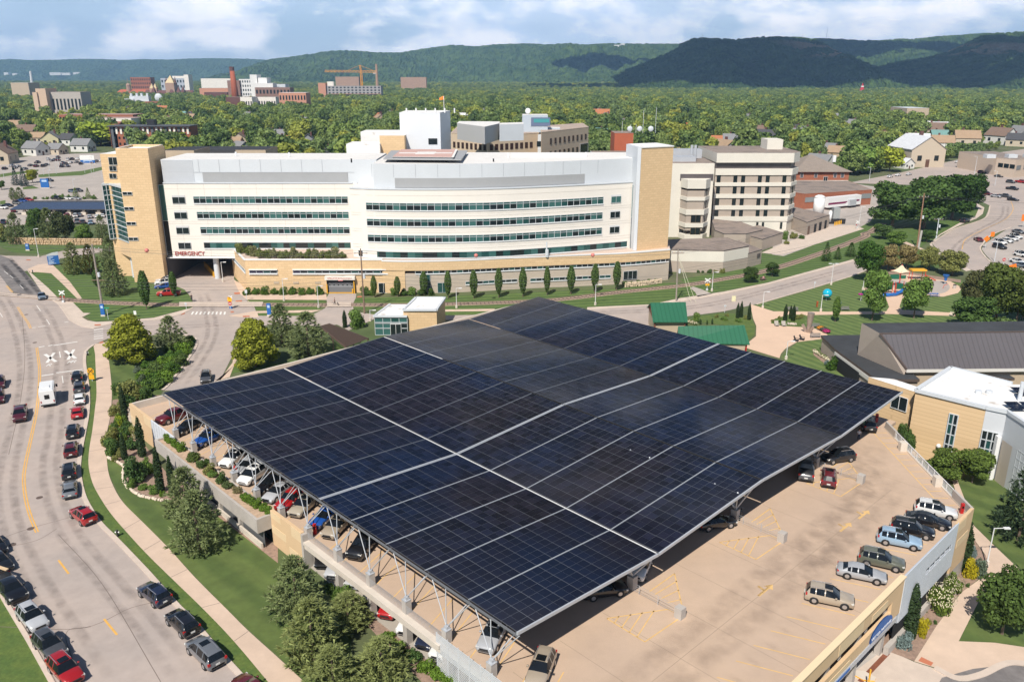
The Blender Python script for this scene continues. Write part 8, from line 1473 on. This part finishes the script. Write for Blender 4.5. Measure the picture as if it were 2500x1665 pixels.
farbox(Z4,460,520,315,435,mat('peach_wall',(.60,.44,.32),.9),'lower step of the peach windowless block at the left',D=1010);farbox(Z4,512,648,265,450,mat('peach_wall',(.60,.44,.32),.9),'tall peach windowless block at the left',D=1012);farbox(Z4,648,1110,312,400,CONC,'long grey block with white fins beside the peach block',D=1020,rows=1,cols=9)
farbox(Z4,820,1830,622,720,BRICK,'long old red brick apartment row with a rippled roof line',D=800,rows=2,cols=26,roofm=mat('mauve_roof',(.40,.27,.24),.9));t,Y,xa,xb,zt = farbox(Z4,1250,1810,672,790,CREAM,'cream apartment block with a pink roof before the brick row',D=740,roofm=MT['mauve_roof'])
t,Y,xa,xb,zt = farbox(R1,765,1310,868,985,BRICK,'long orange brick and charcoal apartment house with white bays','apartment_house',D=640,depth=16,roofm=mat('slate_roof',(.085,.09,.10),.8))
sw = (xb-xa)/18
for k in range(18):
 add(t,'white_bay' if k % 3 else 'charcoal_bay',CREAM if k % 3 else mat('charcoal_bay',(.12,.13,.145),.8),lambda m: m.box((xa+sw*(k+.5),Y-.15,0 if k % 3 == 0 else zt*.66),(sw*(.42 if k % 3 else .55),.4,zt if k % 3 == 0 else zt*.3)))
 for z in (.2,.48,.82): window(t,(xa+sw*(k+.9),Y-.08,zt*z),(1,0),sw*.42,1.8,GLASS,None)
add(t,'roof_overhang',mat('slate_roof',(.085,.09,.10),.8),lambda m: m.box(((xa+xb)/2,Y+7,zt+.2),(xb-xa+2,18,.6)));add(t,'side_wing',BRICK,lambda m: m.prism([(xa,Y),(xa+5,Y),(xa-25,Y+75),(xa-38,Y+75)],0,zt));add(t,'stair_hut',BLACKM,lambda m: m.box((xa+(xb-xa)*.48,Y+8,zt),(6,5,5)))
p = g(*R3(1238,668));tp = at(*R3(1242,568),p.y);t = thing('church_steeple','white church steeple with a red painted spire among the trees','steeple',(p.x,p.y,0));zb_ = at(*R3(1238,620),p.y).z;add(t,'tower',CW,lambda m: m.box((p.x,p.y,0),(9,9,zb_)));add(t,'spire',RED,lambda m: m.tube((p.x,p.y,zb_),(p.x,p.y,tp.z),6,8,0,.2));add(t,'belfry',CW,lambda m: m.tube((p.x,p.y,zb_+(tp.z-zb_)*.45),(p.x,p.y,zb_+(tp.z-zb_)*.6),4.2,8,0,3))
p = at(*R1(208,520),3600);q = at(*R1(207,488),3600);t = thing('white_tower','thin white tower standing far off at the left','tower',(p.x,3600,0));add(t,'shaft',CW,lambda m: m.tube((p.x,3600,0),(q.x,3600,q.z),6,8,0,4))
for f,x0,x1,yt,yb,D,lab in ((R1,28,58,497,516,8350,'far white warehouse at the left edge'),(R1,85,118,503,518,8350,'far white warehouse right of the left edge one'),(R1,340,415,497,512,8400,'long far white warehouse'),(R1,420,480,500,512,8300,'far white shed beside the long warehouse'),(R1,500,560,496,508,8450,'far white shed farthest to the right'),(R1,75,195,568,590,1700,'far grey roofed school among trees'),(R3,1550,1700,742,775,900,'long low house with a pale metal roof')): farbox(f,x0,x1,yt,yb,CW if 'roof' not in lab else BUFF,lab,D=D,roofm=GREYM if 'roof' in lab else WROOF,depth=40)
m0,m1 = g(*E4(2065,190)),g(*E4(2250,215));m2 = g(*E4(2420,190));hm = zat(E4(2250,215),E4(2250,45)[1]);t = building('medical_building','beige flat roofed medical building at the right edge','building',[m0,m1,m2,m2+Vector((0,40,0)),m0+Vector((0,40,0))],hm,mat('warm_beige',(.60,.49,.39),.9),ROOFG)
for k in (.25,.55,.85): c = m0.lerp(m1,k);window(t,(c.x,c.y-.1,hm*.62),(m1-m0)[:2],3.2,2.2,GLASS,None)
for k in (.2,.6): c = m1.lerp(m2,k);window(t,(c.x,c.y-.1,hm*.55),(m2-m1)[:2],5,2.4,mat('pale_glass',(.25,.27,.28),.2),None)
add(t,'roof_plant',GREYM,lambda m: [m.box((m1.x+k,m1.y+12,hm),(5,4,2)) for k in (-8,4,14)])
KEEP = []
def house(f,x,y,k,rot,wall,roof,label,group=None,wd=9,dp=11,h=4.2,plain=False):
 p = g(*f(x,y));KEEP.append((p.x,p.y,8*k,1));t = thing('house',label,'house',p,group,rot);wm = mat('siding_%s' % wall,{'white': (.68,.67,.64),'cream': (.62,.56,.36),'beige': (.52,.44,.34),'grey': (.30,.31,.32),'tan': (.46,.36,.25),'green': (.16,.24,.2)}[wall],.8);rm = mat('shingle_%s' % roof,{'grey': (.22,.22,.225),'brown': (.20,.135,.10),'dark': (.07,.07,.075),'tan': (.36,.25,.16),'orange': (.42,.16,.07),'white': (.62,.63,.65),'red': (.45,.07,.03),'teal': (.16,.30,.28)}[roof],.9,.12,.5)
 a,b,z,r = wd*k/2,dp*k/2,h*k,3.4*k
 def hp_(nm,mm,fn): m = MB();fn(m);o = m.build(nm,mm,None,False,None,True);o.parent = t;return o
 def body(m): m.prism([(-a,-b),(a,-b),(a,b),(-a,b)],0,z);m.face([(-a,-b,z),(a,-b,z),(0,-b,z+r)]);m.face([(a,b,z),(-a,b,z),(0,b,z+r)])
 hp_('wall',wm,body);e = .5;o = .35
 rf = hp_('roof',rm,lambda m: [m.face(q) for q in ([(a+e,-b-e,z-o),(a+e,b+e,z-o),(0,b+e,z+r+.12),(0,-b-e,z+r+.12)],[(-a-e,b+e,z-o),(-a-e,-b-e,z-o),(0,-b-e,z+r+.12),(0,b+e,z+r+.12)],[(a+e,-b-e,z-o-.2),(0,-b-e,z+r-.1),(0,b+e,z+r-.1),(a+e,b+e,z-o-.2)],[(-a-e,-b-e,z-o-.2),(-a-e,b+e,z-o-.2),(0,b+e,z+r-.1),(0,-b-e,z+r-.1)])])
 hp_('chimney',BRICKD,lambda m: m.box((a*.4,b*.3,z+r*.4),(.9*k,.9*k,r*.9))).parent = rf
 if not plain:
  for x_ in (-a*.5,a*.5): hp_('window',GLASS,lambda m: m.box((x_,-b-.03,z*.35),(1.3*k,.1,1.5*k)))
  for y_ in (-b*.5,b*.45): hp_('window',GLASS,lambda m: (m.box((a+.03,y_,z*.35),(.1,1.3*k,1.5*k))));hp_('window',GLASS,lambda m: (m.box((-a-.03,y_,z*.35),(.1,1.3*k,1.5*k))))
  hp_('door',mat('door_brown',(.12,.06,.04),.6),lambda m: m.box((0,-b-.04,0),(1.1*k,.1,2.2*k)))
 return t
HS = [(Z4,500,1172,1.25,1.2,'white','grey','white cottage with a grey roof and porch at the edge of the far lot'),(Z4,720,1035,1.4,.3,'cream','grey','pale yellow two storey house among trees at the left'),(Z4,1150,1120,1.2,1.45,'white','grey','long white house with a grey roof before the big trees'),(Z4,790,1160,1.0,1.3,'beige','grey','small pale garage beside the white cottage'),(Z4,960,1035,1.2,1.2,'white','dark','white gabled house with a dark roof behind the garage'),(Z4,400,935,1.5,1.5,'tan','brown','house with a long brown roof at the left'),(Z4,545,1000,1.1,1.5,'beige','tan','low house with a tan roof below the brown roofed one'),(Z4,150,1060,1.0,1.4,'white','grey','small white shed like house far left'),(Z4,30,1285,1.6,.2,'beige','brown','beige house cut by the left frame edge'),(R1,1345,1002,1.3,.8,'tan','tan','house with a tan gable above the left end of the hospital roof'),(R1,1645,1010,1.5,.2,'beige','brown','beige house with a brown hip like roof above the hospital'),(R1,1600,1022,1.2,1.5,'beige','tan','low tan roofed garage left of the beige house'),(R1,1845,985,1.5,.3,'white','grey','white house with a grey roof and tall gable above the hospital'),(R1,1940,1020,1.3,1.2,'beige','orange','beige house with an orange tan roof above the hospital'),(R1,1930,960,1.2,1.5,'grey','grey','grey roofed house behind the orange roofed one'),(R1,2110,1005,1.3,.2,'grey','dark','dark roofed house beside the service tower trees'),(R1,2290,800,1.3,.4,'white','tan','small white house deep in the trees below the crane'),(R1,1110,800,1.9,1.4,'beige','orange','long orange roofed house behind the apartment house'),(R1,1230,840,1.7,1.4,'white','teal','white house with a teal roof behind the apartment house'),(R1,1300,850,1.5,1.2,'beige','tan','tan roofed house right of the teal roofed one'),
 (R3,590,985,1.5,.9,'grey','dark','dark roofed house left of the rooftop plant room'),(R3,790,965,1.4,1.0,'white','grey','white house with a brown grey roof among the right trees'),(R3,855,950,1.4,.2,'white','grey','white gabled house beside the grey roofed one'),(R3,800,920,1.2,.3,'grey','dark','grey steep gabled house behind the white gabled one'),(R3,1050,850,1.6,1.2,'grey','grey','blue grey house with a long roof in the right trees'),(R3,1200,890,1.4,.9,'white','grey','pale house with a grey roof right of the long roofed one'),(R3,1120,885,1.1,.5,'white','grey','small white house between two grey roofed ones'),(R3,1210,830,1.3,1.4,'tan','tan','tan roofed house above the pale one'),(R3,1730,940,1.7,1.2,'beige','brown','brown roofed house in the group right of centre'),(R3,1780,920,1.5,1.4,'white','white','white roofed house in the group right of centre'),(R3,1765,965,1.2,1.4,'beige','teal','house with a teal roof in the right group'),(R3,1620,1010,1.4,1.1,'grey','white','grey house with a pale metal roof'),(R3,1545,1010,1.3,.6,'tan','brown','small brown roofed house left of the pale metal roof'),(R3,1950,1000,1.6,1.3,'beige','tan','wide beige house with a tan roof by the avenue'),(R3,2185,985,1.7,.4,'white','brown','white house with a brown hip like roof by the avenue'),(R3,2320,960,1.6,.2,'grey','grey','grey house at the right frame edge'),(R3,2300,1000,1.3,.9,'beige','dark','dark roofed house at the right frame edge'),(R3,1930,800,1.4,1.3,'beige','orange','small house with an orange roof in the right distance'),(R3,160,775,1.5,.4,'white','white','white house among trees above the ward block'),(R3,255,720,1.4,.8,'beige','orange','small house with an orange roof above the white one'),(R3,355,1005,1.3,1.2,'grey','grey','grey roofed house just behind the ward block roof'),(R3,222,1010,1.2,1.4,'tan','orange','orange roofed house just behind the ward block roof'),(R3,75,915,1.3,1.5,'beige','red','house with a bright red roof in the trees'),(R3,1000,1070,1.2,.7,'white','grey','small white house right of the ward block'),(R3,1075,1085,1.1,1.0,'tan','tan','tan garage beside the small white house'),(R3,2040,740,1.4,.5,'grey','grey','blue grey house far among the right trees'),(R3,1640,690,1.4,1.2,'white','grey','pale house far behind the pale metal roof'),(R3,1320,570,1.8,1.4,'white','white','white roof far off right of the steeple'),
 (R2,270,835,1.4,.3,'white','orange','white gabled house left of the service tower'),(R2,1040,685,1.7,.3,'white','white','white gabled house alone in the middle trees'),(R2,720,685,1.2,1.2,'white','grey','tiny white house left of the lone gabled one'),(R2,1785,825,1.8,1.4,'beige','orange','long low house with a pale orange roof'),(R2,2010,840,1.3,1.1,'white','grey','white house beside the purple tree'),(R2,2220,860,1.3,.4,'white','grey','white gable right of the purple tree'),(R2,2310,860,1.3,.3,'white','grey','white gabled house right of the other gable'),(R2,1790,950,1.2,.9,'white','teal','house with a teal roof left of the red brick block'),(R2,1765,640,1.3,.9,'white','red','tiny house with a red roof far in the trees'),(R2,1140,695,1.2,1.0,'grey','grey','tiny grey house right of the lone gabled one')]
for hdef in HS: house(*hdef)
t = house(R3,1600,1128,2.1,.05,'beige','white','tall beige church like hall with a pale metal roof by the avenue',None,10,14,5.2)
t = house(R3,1530,1150,.8,.3,'white','white','small white porch building at the foot of the beige hall')
rh = random.Random(9)
for i in range(70):
 y = rh.uniform(470,1250);x = rh.uniform(-.62,.62)*y
 if -150 < x < 140 and y < 420 or any((x-q[0])**2+(y-q[1])**2 < 400 for q in KEEP): continue
 u_,v_ = 1250+FPX*x/(y*_c+HH*_s),832.5-FPX*(y*_s-HH*_c)/(y*_c+HH*_s)
 if (u_ < 420 and y < 640) or (u_ > 2050 and v_ > 380): continue
 house(lambda a,b: (u_,v_),0,0,rh.uniform(1.1,1.6),rh.uniform(0,1.6),rh.choice(['white','white','beige','cream','grey','tan']),rh.choice(['grey','grey','brown','dark','tan','white','brown']),'house peeking out between the tree crowns of the far town','houses scattered among the town trees',plain=True)
def inpoly(x,y,P):
 c = False;j = len(P)-1
 for i in range(len(P)):
  if (P[i][1] > y) != (P[j][1] > y) and x < (P[j][0]-P[i][0])*(y-P[i][1])/(P[j][1]-P[i][1])+P[i][0]: c = not c
  j = i
 return c
PX = lambda f,pts: [tuple(g(*f(*p)))[:2] for p in pts]
BAD = [PX(Z1,[(-400,900),(-400,130),(0,120),(420,-10),(1400,-30),(1600,200),(1600,900)]),PX(E4,[(660,290),(660,240),(1130,160),(1500,90),(1900,-10),(2400,-90),(2900,-90),(2900,900),(1000,900)]),[(-110,190),(130,190),(140,345),(60,380),(-115,330)],PX(E4,[(-60,1000),(-60,200),(720,230),(1150,300),(1150,700),(900,1000)])]
STREETS = [(R3,(1690,1120),(2352,1000)),(R1,(0,1060),(760,1000))]
def free(x,y):
 mx = 9
 for P in BAD:
  if inpoly(x,y,P): return 0
 for a,b,r,sw_ in KEEP:
  if (x-a)**2+(y-b)**2 < r*r: return 0
  if sw_ and abs(x-a*(y/b)) < r*.75 and 0 < b-y < 105: mx = min(mx,(2.5+(b-y)*50/b)/12.5)
 return mx
for o in SC.objects:
 if o.type == 'EMPTY' and o.get('category') in ('building','steeple','smokestack','crane','office building') and o.location.y > 500: KEEP.append((o.location.x,o.location.y,14,0))
for D_,f,x0,x1 in ((800,Z4,820,1830),(740,Z4,1250,1810),(640,R1,765,1310),(1012,Z4,460,1110)):
 xa,xb = at(f(x0,0)[0],330,D_).x,at(f(x1,0)[0],330,D_).x
 k = xa
 while k < xb: KEEP.append((k,D_+6,15,0));k += 9
rt = random.Random(77);near,farp = [],[]
y = 300.0
while y < 5200:
 sp = 13.0 if y < 900 else (15 if y < 1600 else (19 if y < 2800 else 32));hw = .70*y+40;x = -hw
 while x < hw:
  px,py = x+rt.uniform(-.45,.45)*sp,y+rt.uniform(-.45,.45)*sp
  mx = free(px,py)
  if rt.random() < (.72 if y < 900 else .88) and mx > .4:
   s = (rt.uniform(1.0,1.75) if rt.random() < .75 else rt.uniform(.55,.9)) if y < 1600 else rt.uniform(1.05,1.6)*(1.0 if y < 2800 else 1.35)
   s = min(s,mx);v = py*_c+HH*_s;u_ = abs(px)/v
   (near if u_ < .64 and y < 1200 else farp).append((py/s,px,py,s))
  x += sp
 y += sp*.9
near.sort();rest = near[225:];near = near[:225];NT = []
for k,(_,x_,y_,s) in enumerate(near):
 o = plant('far%d' % (k % 4),(x_,y_,0),11.5*s,5.2*s*rt.uniform(.85,1.15),(1,1,1),'neighbourhood_tree','leafy round tree among the houses beyond the hospital','tree','trees of the residential blocks');NT.append(o)
pts = [[],[],[],[]]
for (_,x_,y_,s) in rest+farp: pts[rt.randrange(4)].append((x_,y_,s))
def woodland(i,P):
 me = bpy.data.meshes.new('woodland');me.from_pydata([(x,y,0) for x,y,s in P],[],[]);a = me.attributes.new('sc','FLOAT','POINT');a.data.foreach_set('value',[s*1.18 for x,y,s in P]);o = link(bpy.data.objects.new('woodland',me));tag(o,'dense green tree cover of the far town reaching to the bluffs','woodland',None,'stuff');o.color = (1,1,1,1)
 ng = bpy.data.node_groups.new('woodland','GeometryNodeTree');ng.interface.new_socket('Geometry',in_out='INPUT',socket_type='NodeSocketGeometry');ng.interface.new_socket('Geometry',in_out='OUTPUT',socket_type='NodeSocketGeometry')
 N = ng.nodes.new;L = ng.links.new;gi,go = N('NodeGroupInput'),N('NodeGroupOutput');oi = N('GeometryNodeObjectInfo');oi.inputs[0].default_value = [c for c in NT[i].children if c.name.startswith('crown')][0];oi.transform_space = 'ORIGINAL'
 ip = N('GeometryNodeInstanceOnPoints');na = N('GeometryNodeInputNamedAttribute');na.data_type = 'FLOAT';na.inputs[0].default_value = 'sc';rv = N('FunctionNodeRandomValue');rv.data_type = 'FLOAT_VECTOR';rv.inputs[0].default_value = (0,0,0);rv.inputs[1].default_value = (0,0,6.283)
 L(gi.outputs[0],ip.inputs['Points']);L(oi.outputs['Geometry'],ip.inputs['Instance']);L(rv.outputs[0],ip.inputs['Rotation']);L(na.outputs[0],ip.inputs['Scale']);L(ip.outputs[0],go.inputs[0])
 md = o.modifiers.new('w','NODES');md.node_group = ng
for i in range(4): woodland(i,pts[i])
PUR = (.25,.10,.14)
for f,x,y,t_,w_ in ((R2,2095,870,790,95),(R2,950,805,740,50)): tree('far1',f,(x,y),t_,w_,(.6,.22,.5),'purple_tree','dark purple leaved tree, larger one right of the red block' if x > 2000 else 'small purple leaved tree above the clinic roof')
for f,x,y,t_,w_,c_,lab in ((R1,690,1000,835,270,(1.1,1.2,.8),'big round tree left of the orange brick apartment house'),(R1,1200,1012,900,230,(1.4,1.3,.6),'yellow green tree just above the tan tower roof'),(R1,950,985,935,150,(.8,.9,.8),'low round tree before the apartment house'),(R1,1490,1020,915,190,(.9,1.1,.9),'dark round tree above the hospital roof between two houses'),(R1,1740,1020,930,120,(.8,.9,.9),'dark tree right of the beige brown roofed house'),(R1,2050,1025,930,150,(1,1.1,.8),'tree between the orange roofed and dark roofed houses'),(R3,1235,1190,1010,180,(1,1.15,.9),'full green tree by the avenue behind the brick building'),(R3,1320,1185,1010,120,(.9,1,.9),'dark green tree by the avenue behind the brick building'),(R3,1430,1175,1005,180,(1.35,1.3,.7),'pale willow like tree beside the beige hall'),(R3,1000,1010,850,210,(.75,.85,.9),'dark broad tree among the right houses'),(R3,1860,1080,975,120,(.8,.9,.9),'round dark tree by the avenue'),(R3,2010,1070,970,120,(.85,.9,.9),'dark tree left of the white brown roofed house'),(R3,1730,1110,1030,120,(.95,.85,.6),'bronze tree beside the beige hall')): tree('far%d' % (len(lab) % 4),f,(x,y),t_,w_,c_,'street_tree',lab)
# --- bluffs
def hillmat(name,a,b,cliff=None):
 m = mat(name,a,.95,.42,.016,col2=b);nt = m.node_tree;N = nt.nodes.new;L = nt.links.new;bs = nt.nodes['Principled BSDF'];geo = N('ShaderNodeNewGeometry');n = N('ShaderNodeTexNoise');n.inputs['Scale'].default_value = .03;n.inputs['Detail'].default_value = 6;L(geo.outputs['Position'],n.inputs['Vector'])
 bp = N('ShaderNodeBump');bp.inputs['Strength'].default_value = 1;bp.inputs['Distance'].default_value = 34;L(n.outputs[0],bp.inputs['Height']);L(bp.outputs[0],bs.inputs['Normal']);bs.inputs['Specular IOR Level'].default_value = .1
 if cliff:
  sp = N('ShaderNodeSeparateXYZ');L(geo.outputs['Position'],sp.inputs[0]);r1 = N('ShaderNodeMapRange');r1.inputs[1].default_value = cliff[0];r1.inputs[2].default_value = cliff[0]+14;r2 = N('ShaderNodeMapRange');r2.inputs[1].default_value = cliff[1];r2.inputs[2].default_value = cliff[1]-14;n2 = N('ShaderNodeTexNoise');n2.inputs['Scale'].default_value = .007;n2.inputs['Detail'].default_value = 5;L(geo.outputs['Position'],n2.inputs['Vector']);r3 = N('ShaderNodeMapRange');r3.inputs[1].default_value = cliff[2];r3.inputs[2].default_value = cliff[2]+.05;L(n2.outputs[0],r3.inputs[0]);L(sp.outputs[2],r1.inputs[0]);L(sp.outputs[2],r2.inputs[0])
  rx_ = N('ShaderNodeMapRange');rx_.inputs[1].default_value = cliff[3];rx_.inputs[2].default_value = cliff[3]+120;L(sp.outputs[0],rx_.inputs[0])
  q = rx_.outputs[0]
  for r in (r1,r2,r3): k = N('ShaderNodeMath');k.operation = 'MULTIPLY';L(q,k.inputs[0]);L(r.outputs[0],k.inputs[1]);q = k.outputs[0]
  mx = N('ShaderNodeMix');mx.data_type = 'RGBA';L(q,mx.inputs[0]);L(bs.inputs['Base Color'].links[0].from_socket,mx.inputs[6]);mx.inputs[7].default_value = (.44,.30,.19,1);L(mx.outputs[2],bs.inputs['Base Color'])
 return m
from mathutils import noise as nz
def ridge(name,label,D,front,pts,m,amp=.22,seed=0,nu=460,nd=56):
 us = [p[0] for p in pts];V,F_ = [],[];rj = random.Random(seed)
 def vtop(u):
  for a,b in zip(pts,pts[1:]):
   if a[0] <= u <= b[0]: return a[1]+(b[1]-a[1])*(u-a[0])/(b[0]-a[0])
  return pts[-1][1]
 for i in range(nu):
  u = us[0]+(us[-1]-us[0])*i/(nu-1);c = at(u,vtop(u),D);H_ = max(4,c.z)+5*nz.noise(Vector((u*.12,seed,0)))
  sp_ = nz.fractal(Vector((c.x*.0021,seed*3.1,.3)),.8,2,4)
  for j in range(nd):
   s = j/(nd-9);yy = D-front*(1-min(s,1.0))+(front*.18*(s-1) if s > 1 else 0);pr = (min(s,1)**(1.25+.75*sp_) if s < 1 else 1-(s-1)*.6)
   w = math.sin(math.pi*min(1,s));z = H_*max(0,pr+amp*w*nz.fractal(Vector((c.x*.0035,yy*.0025,seed)),.9,2.1,5)) - (3 if j == 0 else 0)
   z += rj.uniform(-5.5,5.5)*(.25 if j == 0 or s > .96 else 1);V.append(((c.x*(yy/D)**.35 if s < 1 else c.x)+rj.uniform(-3,3),yy+rj.uniform(-6,6),z))
 for i in range(nu-1):
  for j in range(nd-1): F_.append((i*nd+j,(i+1)*nd+j,(i+1)*nd+j+1,i*nd+j+1))
 me = bpy.data.meshes.new(name);me.from_pydata(V,[],F_);me.materials.append(m);tag(link(bpy.data.objects.new(name,me)),None,None,None,'structure')
FG = hillmat('bluff_forest',(.034,.070,.020),(.085,.135,.036));FG2 = hillmat('near_bluff_forest',(.034,.070,.020),(.080,.130,.036),(110,190,.50,1000));FG3 = hillmat('right_bluff_forest',(.034,.070,.020),(.085,.135,.036),(118,172,.46,1560))
R = lambda f,L_: [f(*p) for p in L_]
ridge('far_hills',None,9300,1400,R(R1,[(-500,415),(0,410),(70,404),(200,413),(400,410),(550,404),(700,405),(850,412),(970,406),(1150,410),(1300,402),(1450,400),(1700,404),(1900,415),(2300,425)]),FG,.15,1)
ridge('hills',None,5600,1500,R(R1,[(1560,505),(1680,470),(1760,432),(1850,405),(2000,388),(2100,374),(2150,375),(2250,352)])+R(R2,[(0,345),(150,350),(250,360),(420,360),(500,345),(640,325),(770,308),(940,318),(1050,305),(1280,298),(1420,305),(1550,298),(1640,308),(1810,298),(2050,300),(2352,300)])+R(R3,[(300,320),(700,350)]),FG,.30,2)
ridge('hills',None,4700,900,R(R3,[(600,420),(800,300),(940,262),(1100,268),(1250,278),(1400,276),(1500,266),(1600,268),(1750,250),(1920,240),(2080,226),(2300,240),(2700,260)]),FG,.25,3)
ridge('hills',None,3500,900,R(R2,[(1850,525),(1980,470),(2100,420),(2250,360),(2320,318)])+R(R3,[(0,300),(90,265),(150,258),(260,264),(370,270),(540,255),(670,250),(830,255),(930,270),(1020,320),(1100,380),(1200,460),(1350,520)]),FG2,.18,4)
ridge('hills',None,3300,900,R(R3,[(1150,520),(1300,470),(1500,420),(1700,390),(1830,355),(1950,300),(2070,236),(2150,228),(2250,225),(2352,216),(2500,225),(2900,260)]),FG3,.14,5)
for x,D_,y0_,y1_ in ((1002,4650,262,190),(838,3480,256,232),(152,3480,258,232)):
 a,b = at(*R3(x,y0_),D_),at(*R3(x,y1_),D_);m = MB();m.tube((a.x,D_,a.z-6),(a.x,D_,b.z),1.3,5,0,.6);tag(m.build('radio_mast',GREYM,None,False,(a.x,D_,a.z)),'thin radio mast on the bluff top, '+('tallest and right' if x == 1002 else 'middle one' if x == 838 else 'left one above the cliff'),'mast')
p = at(*R2(1895,312),5550);m = MB();m.box((p.x,5480,p.z-22),(60,20,22));m.box((p.x+25,5480,p.z-14),(25,20,22));tag(m.build('hilltop_house',CW,None,False,(p.x,5480,p.z-12)),'white house on top of the far wooded bluff','house')
def cloud(name,cx,cy,z,rx,ry,seed):
 r = random.Random(seed);mb = MB()
 for k in range(26): a,q = r.random()*6.28,math.sqrt(r.random());s = r.uniform(.22,.4);mb.ell((cx+math.cos(a)*q*rx*.8,cy+math.sin(a)*q*ry*.8,z+r.uniform(-20,40)),(rx*s,ry*s,60+60*r.random()),14,8)
 o = mb.build(name,mat('cloud_white',(.85,.85,.87),1),None,True,(cx,cy,z));tag(o,None,None,None,'structure')
def shade(cx,cy,cz,z,rx,ry,seed): k = (z-cz)/SUNV.z;cloud('cloud',cx+SUNV.x*k,cy+SUNV.y*k,z,rx,ry,seed)
shade(1000,3130,60,1150,980,470,1);shade(1720,2720,20,1150,520,200,2);shade(720,4850,60,1200,560,210,3);shade(1900,4500,200,1250,620,190,4)
HAZE = True
if HAZE:
 m = MB();m.prism([(-9500,-500),(9500,-500),(9500,11400),(-9500,11400)],-8,640,0,0,True);hm_ = bpy.data.materials.new('haze');hm_.use_nodes = True;nt = hm_.node_tree;nt.nodes.clear();o_ = nt.nodes.new('ShaderNodeOutputMaterial');pv_ = nt.nodes.new('ShaderNodeVolumePrincipled');pv_.inputs['Color'].default_value = (.38,.64,1.0,1);pv_.inputs['Density'].default_value = 8.5e-5;pv_.inputs['Anisotropy'].default_value = 0;nt.links.new(pv_.outputs[0],o_.inputs['Volume'])
 tag(m.build('haze',hm_),None,None,None,'stuff')
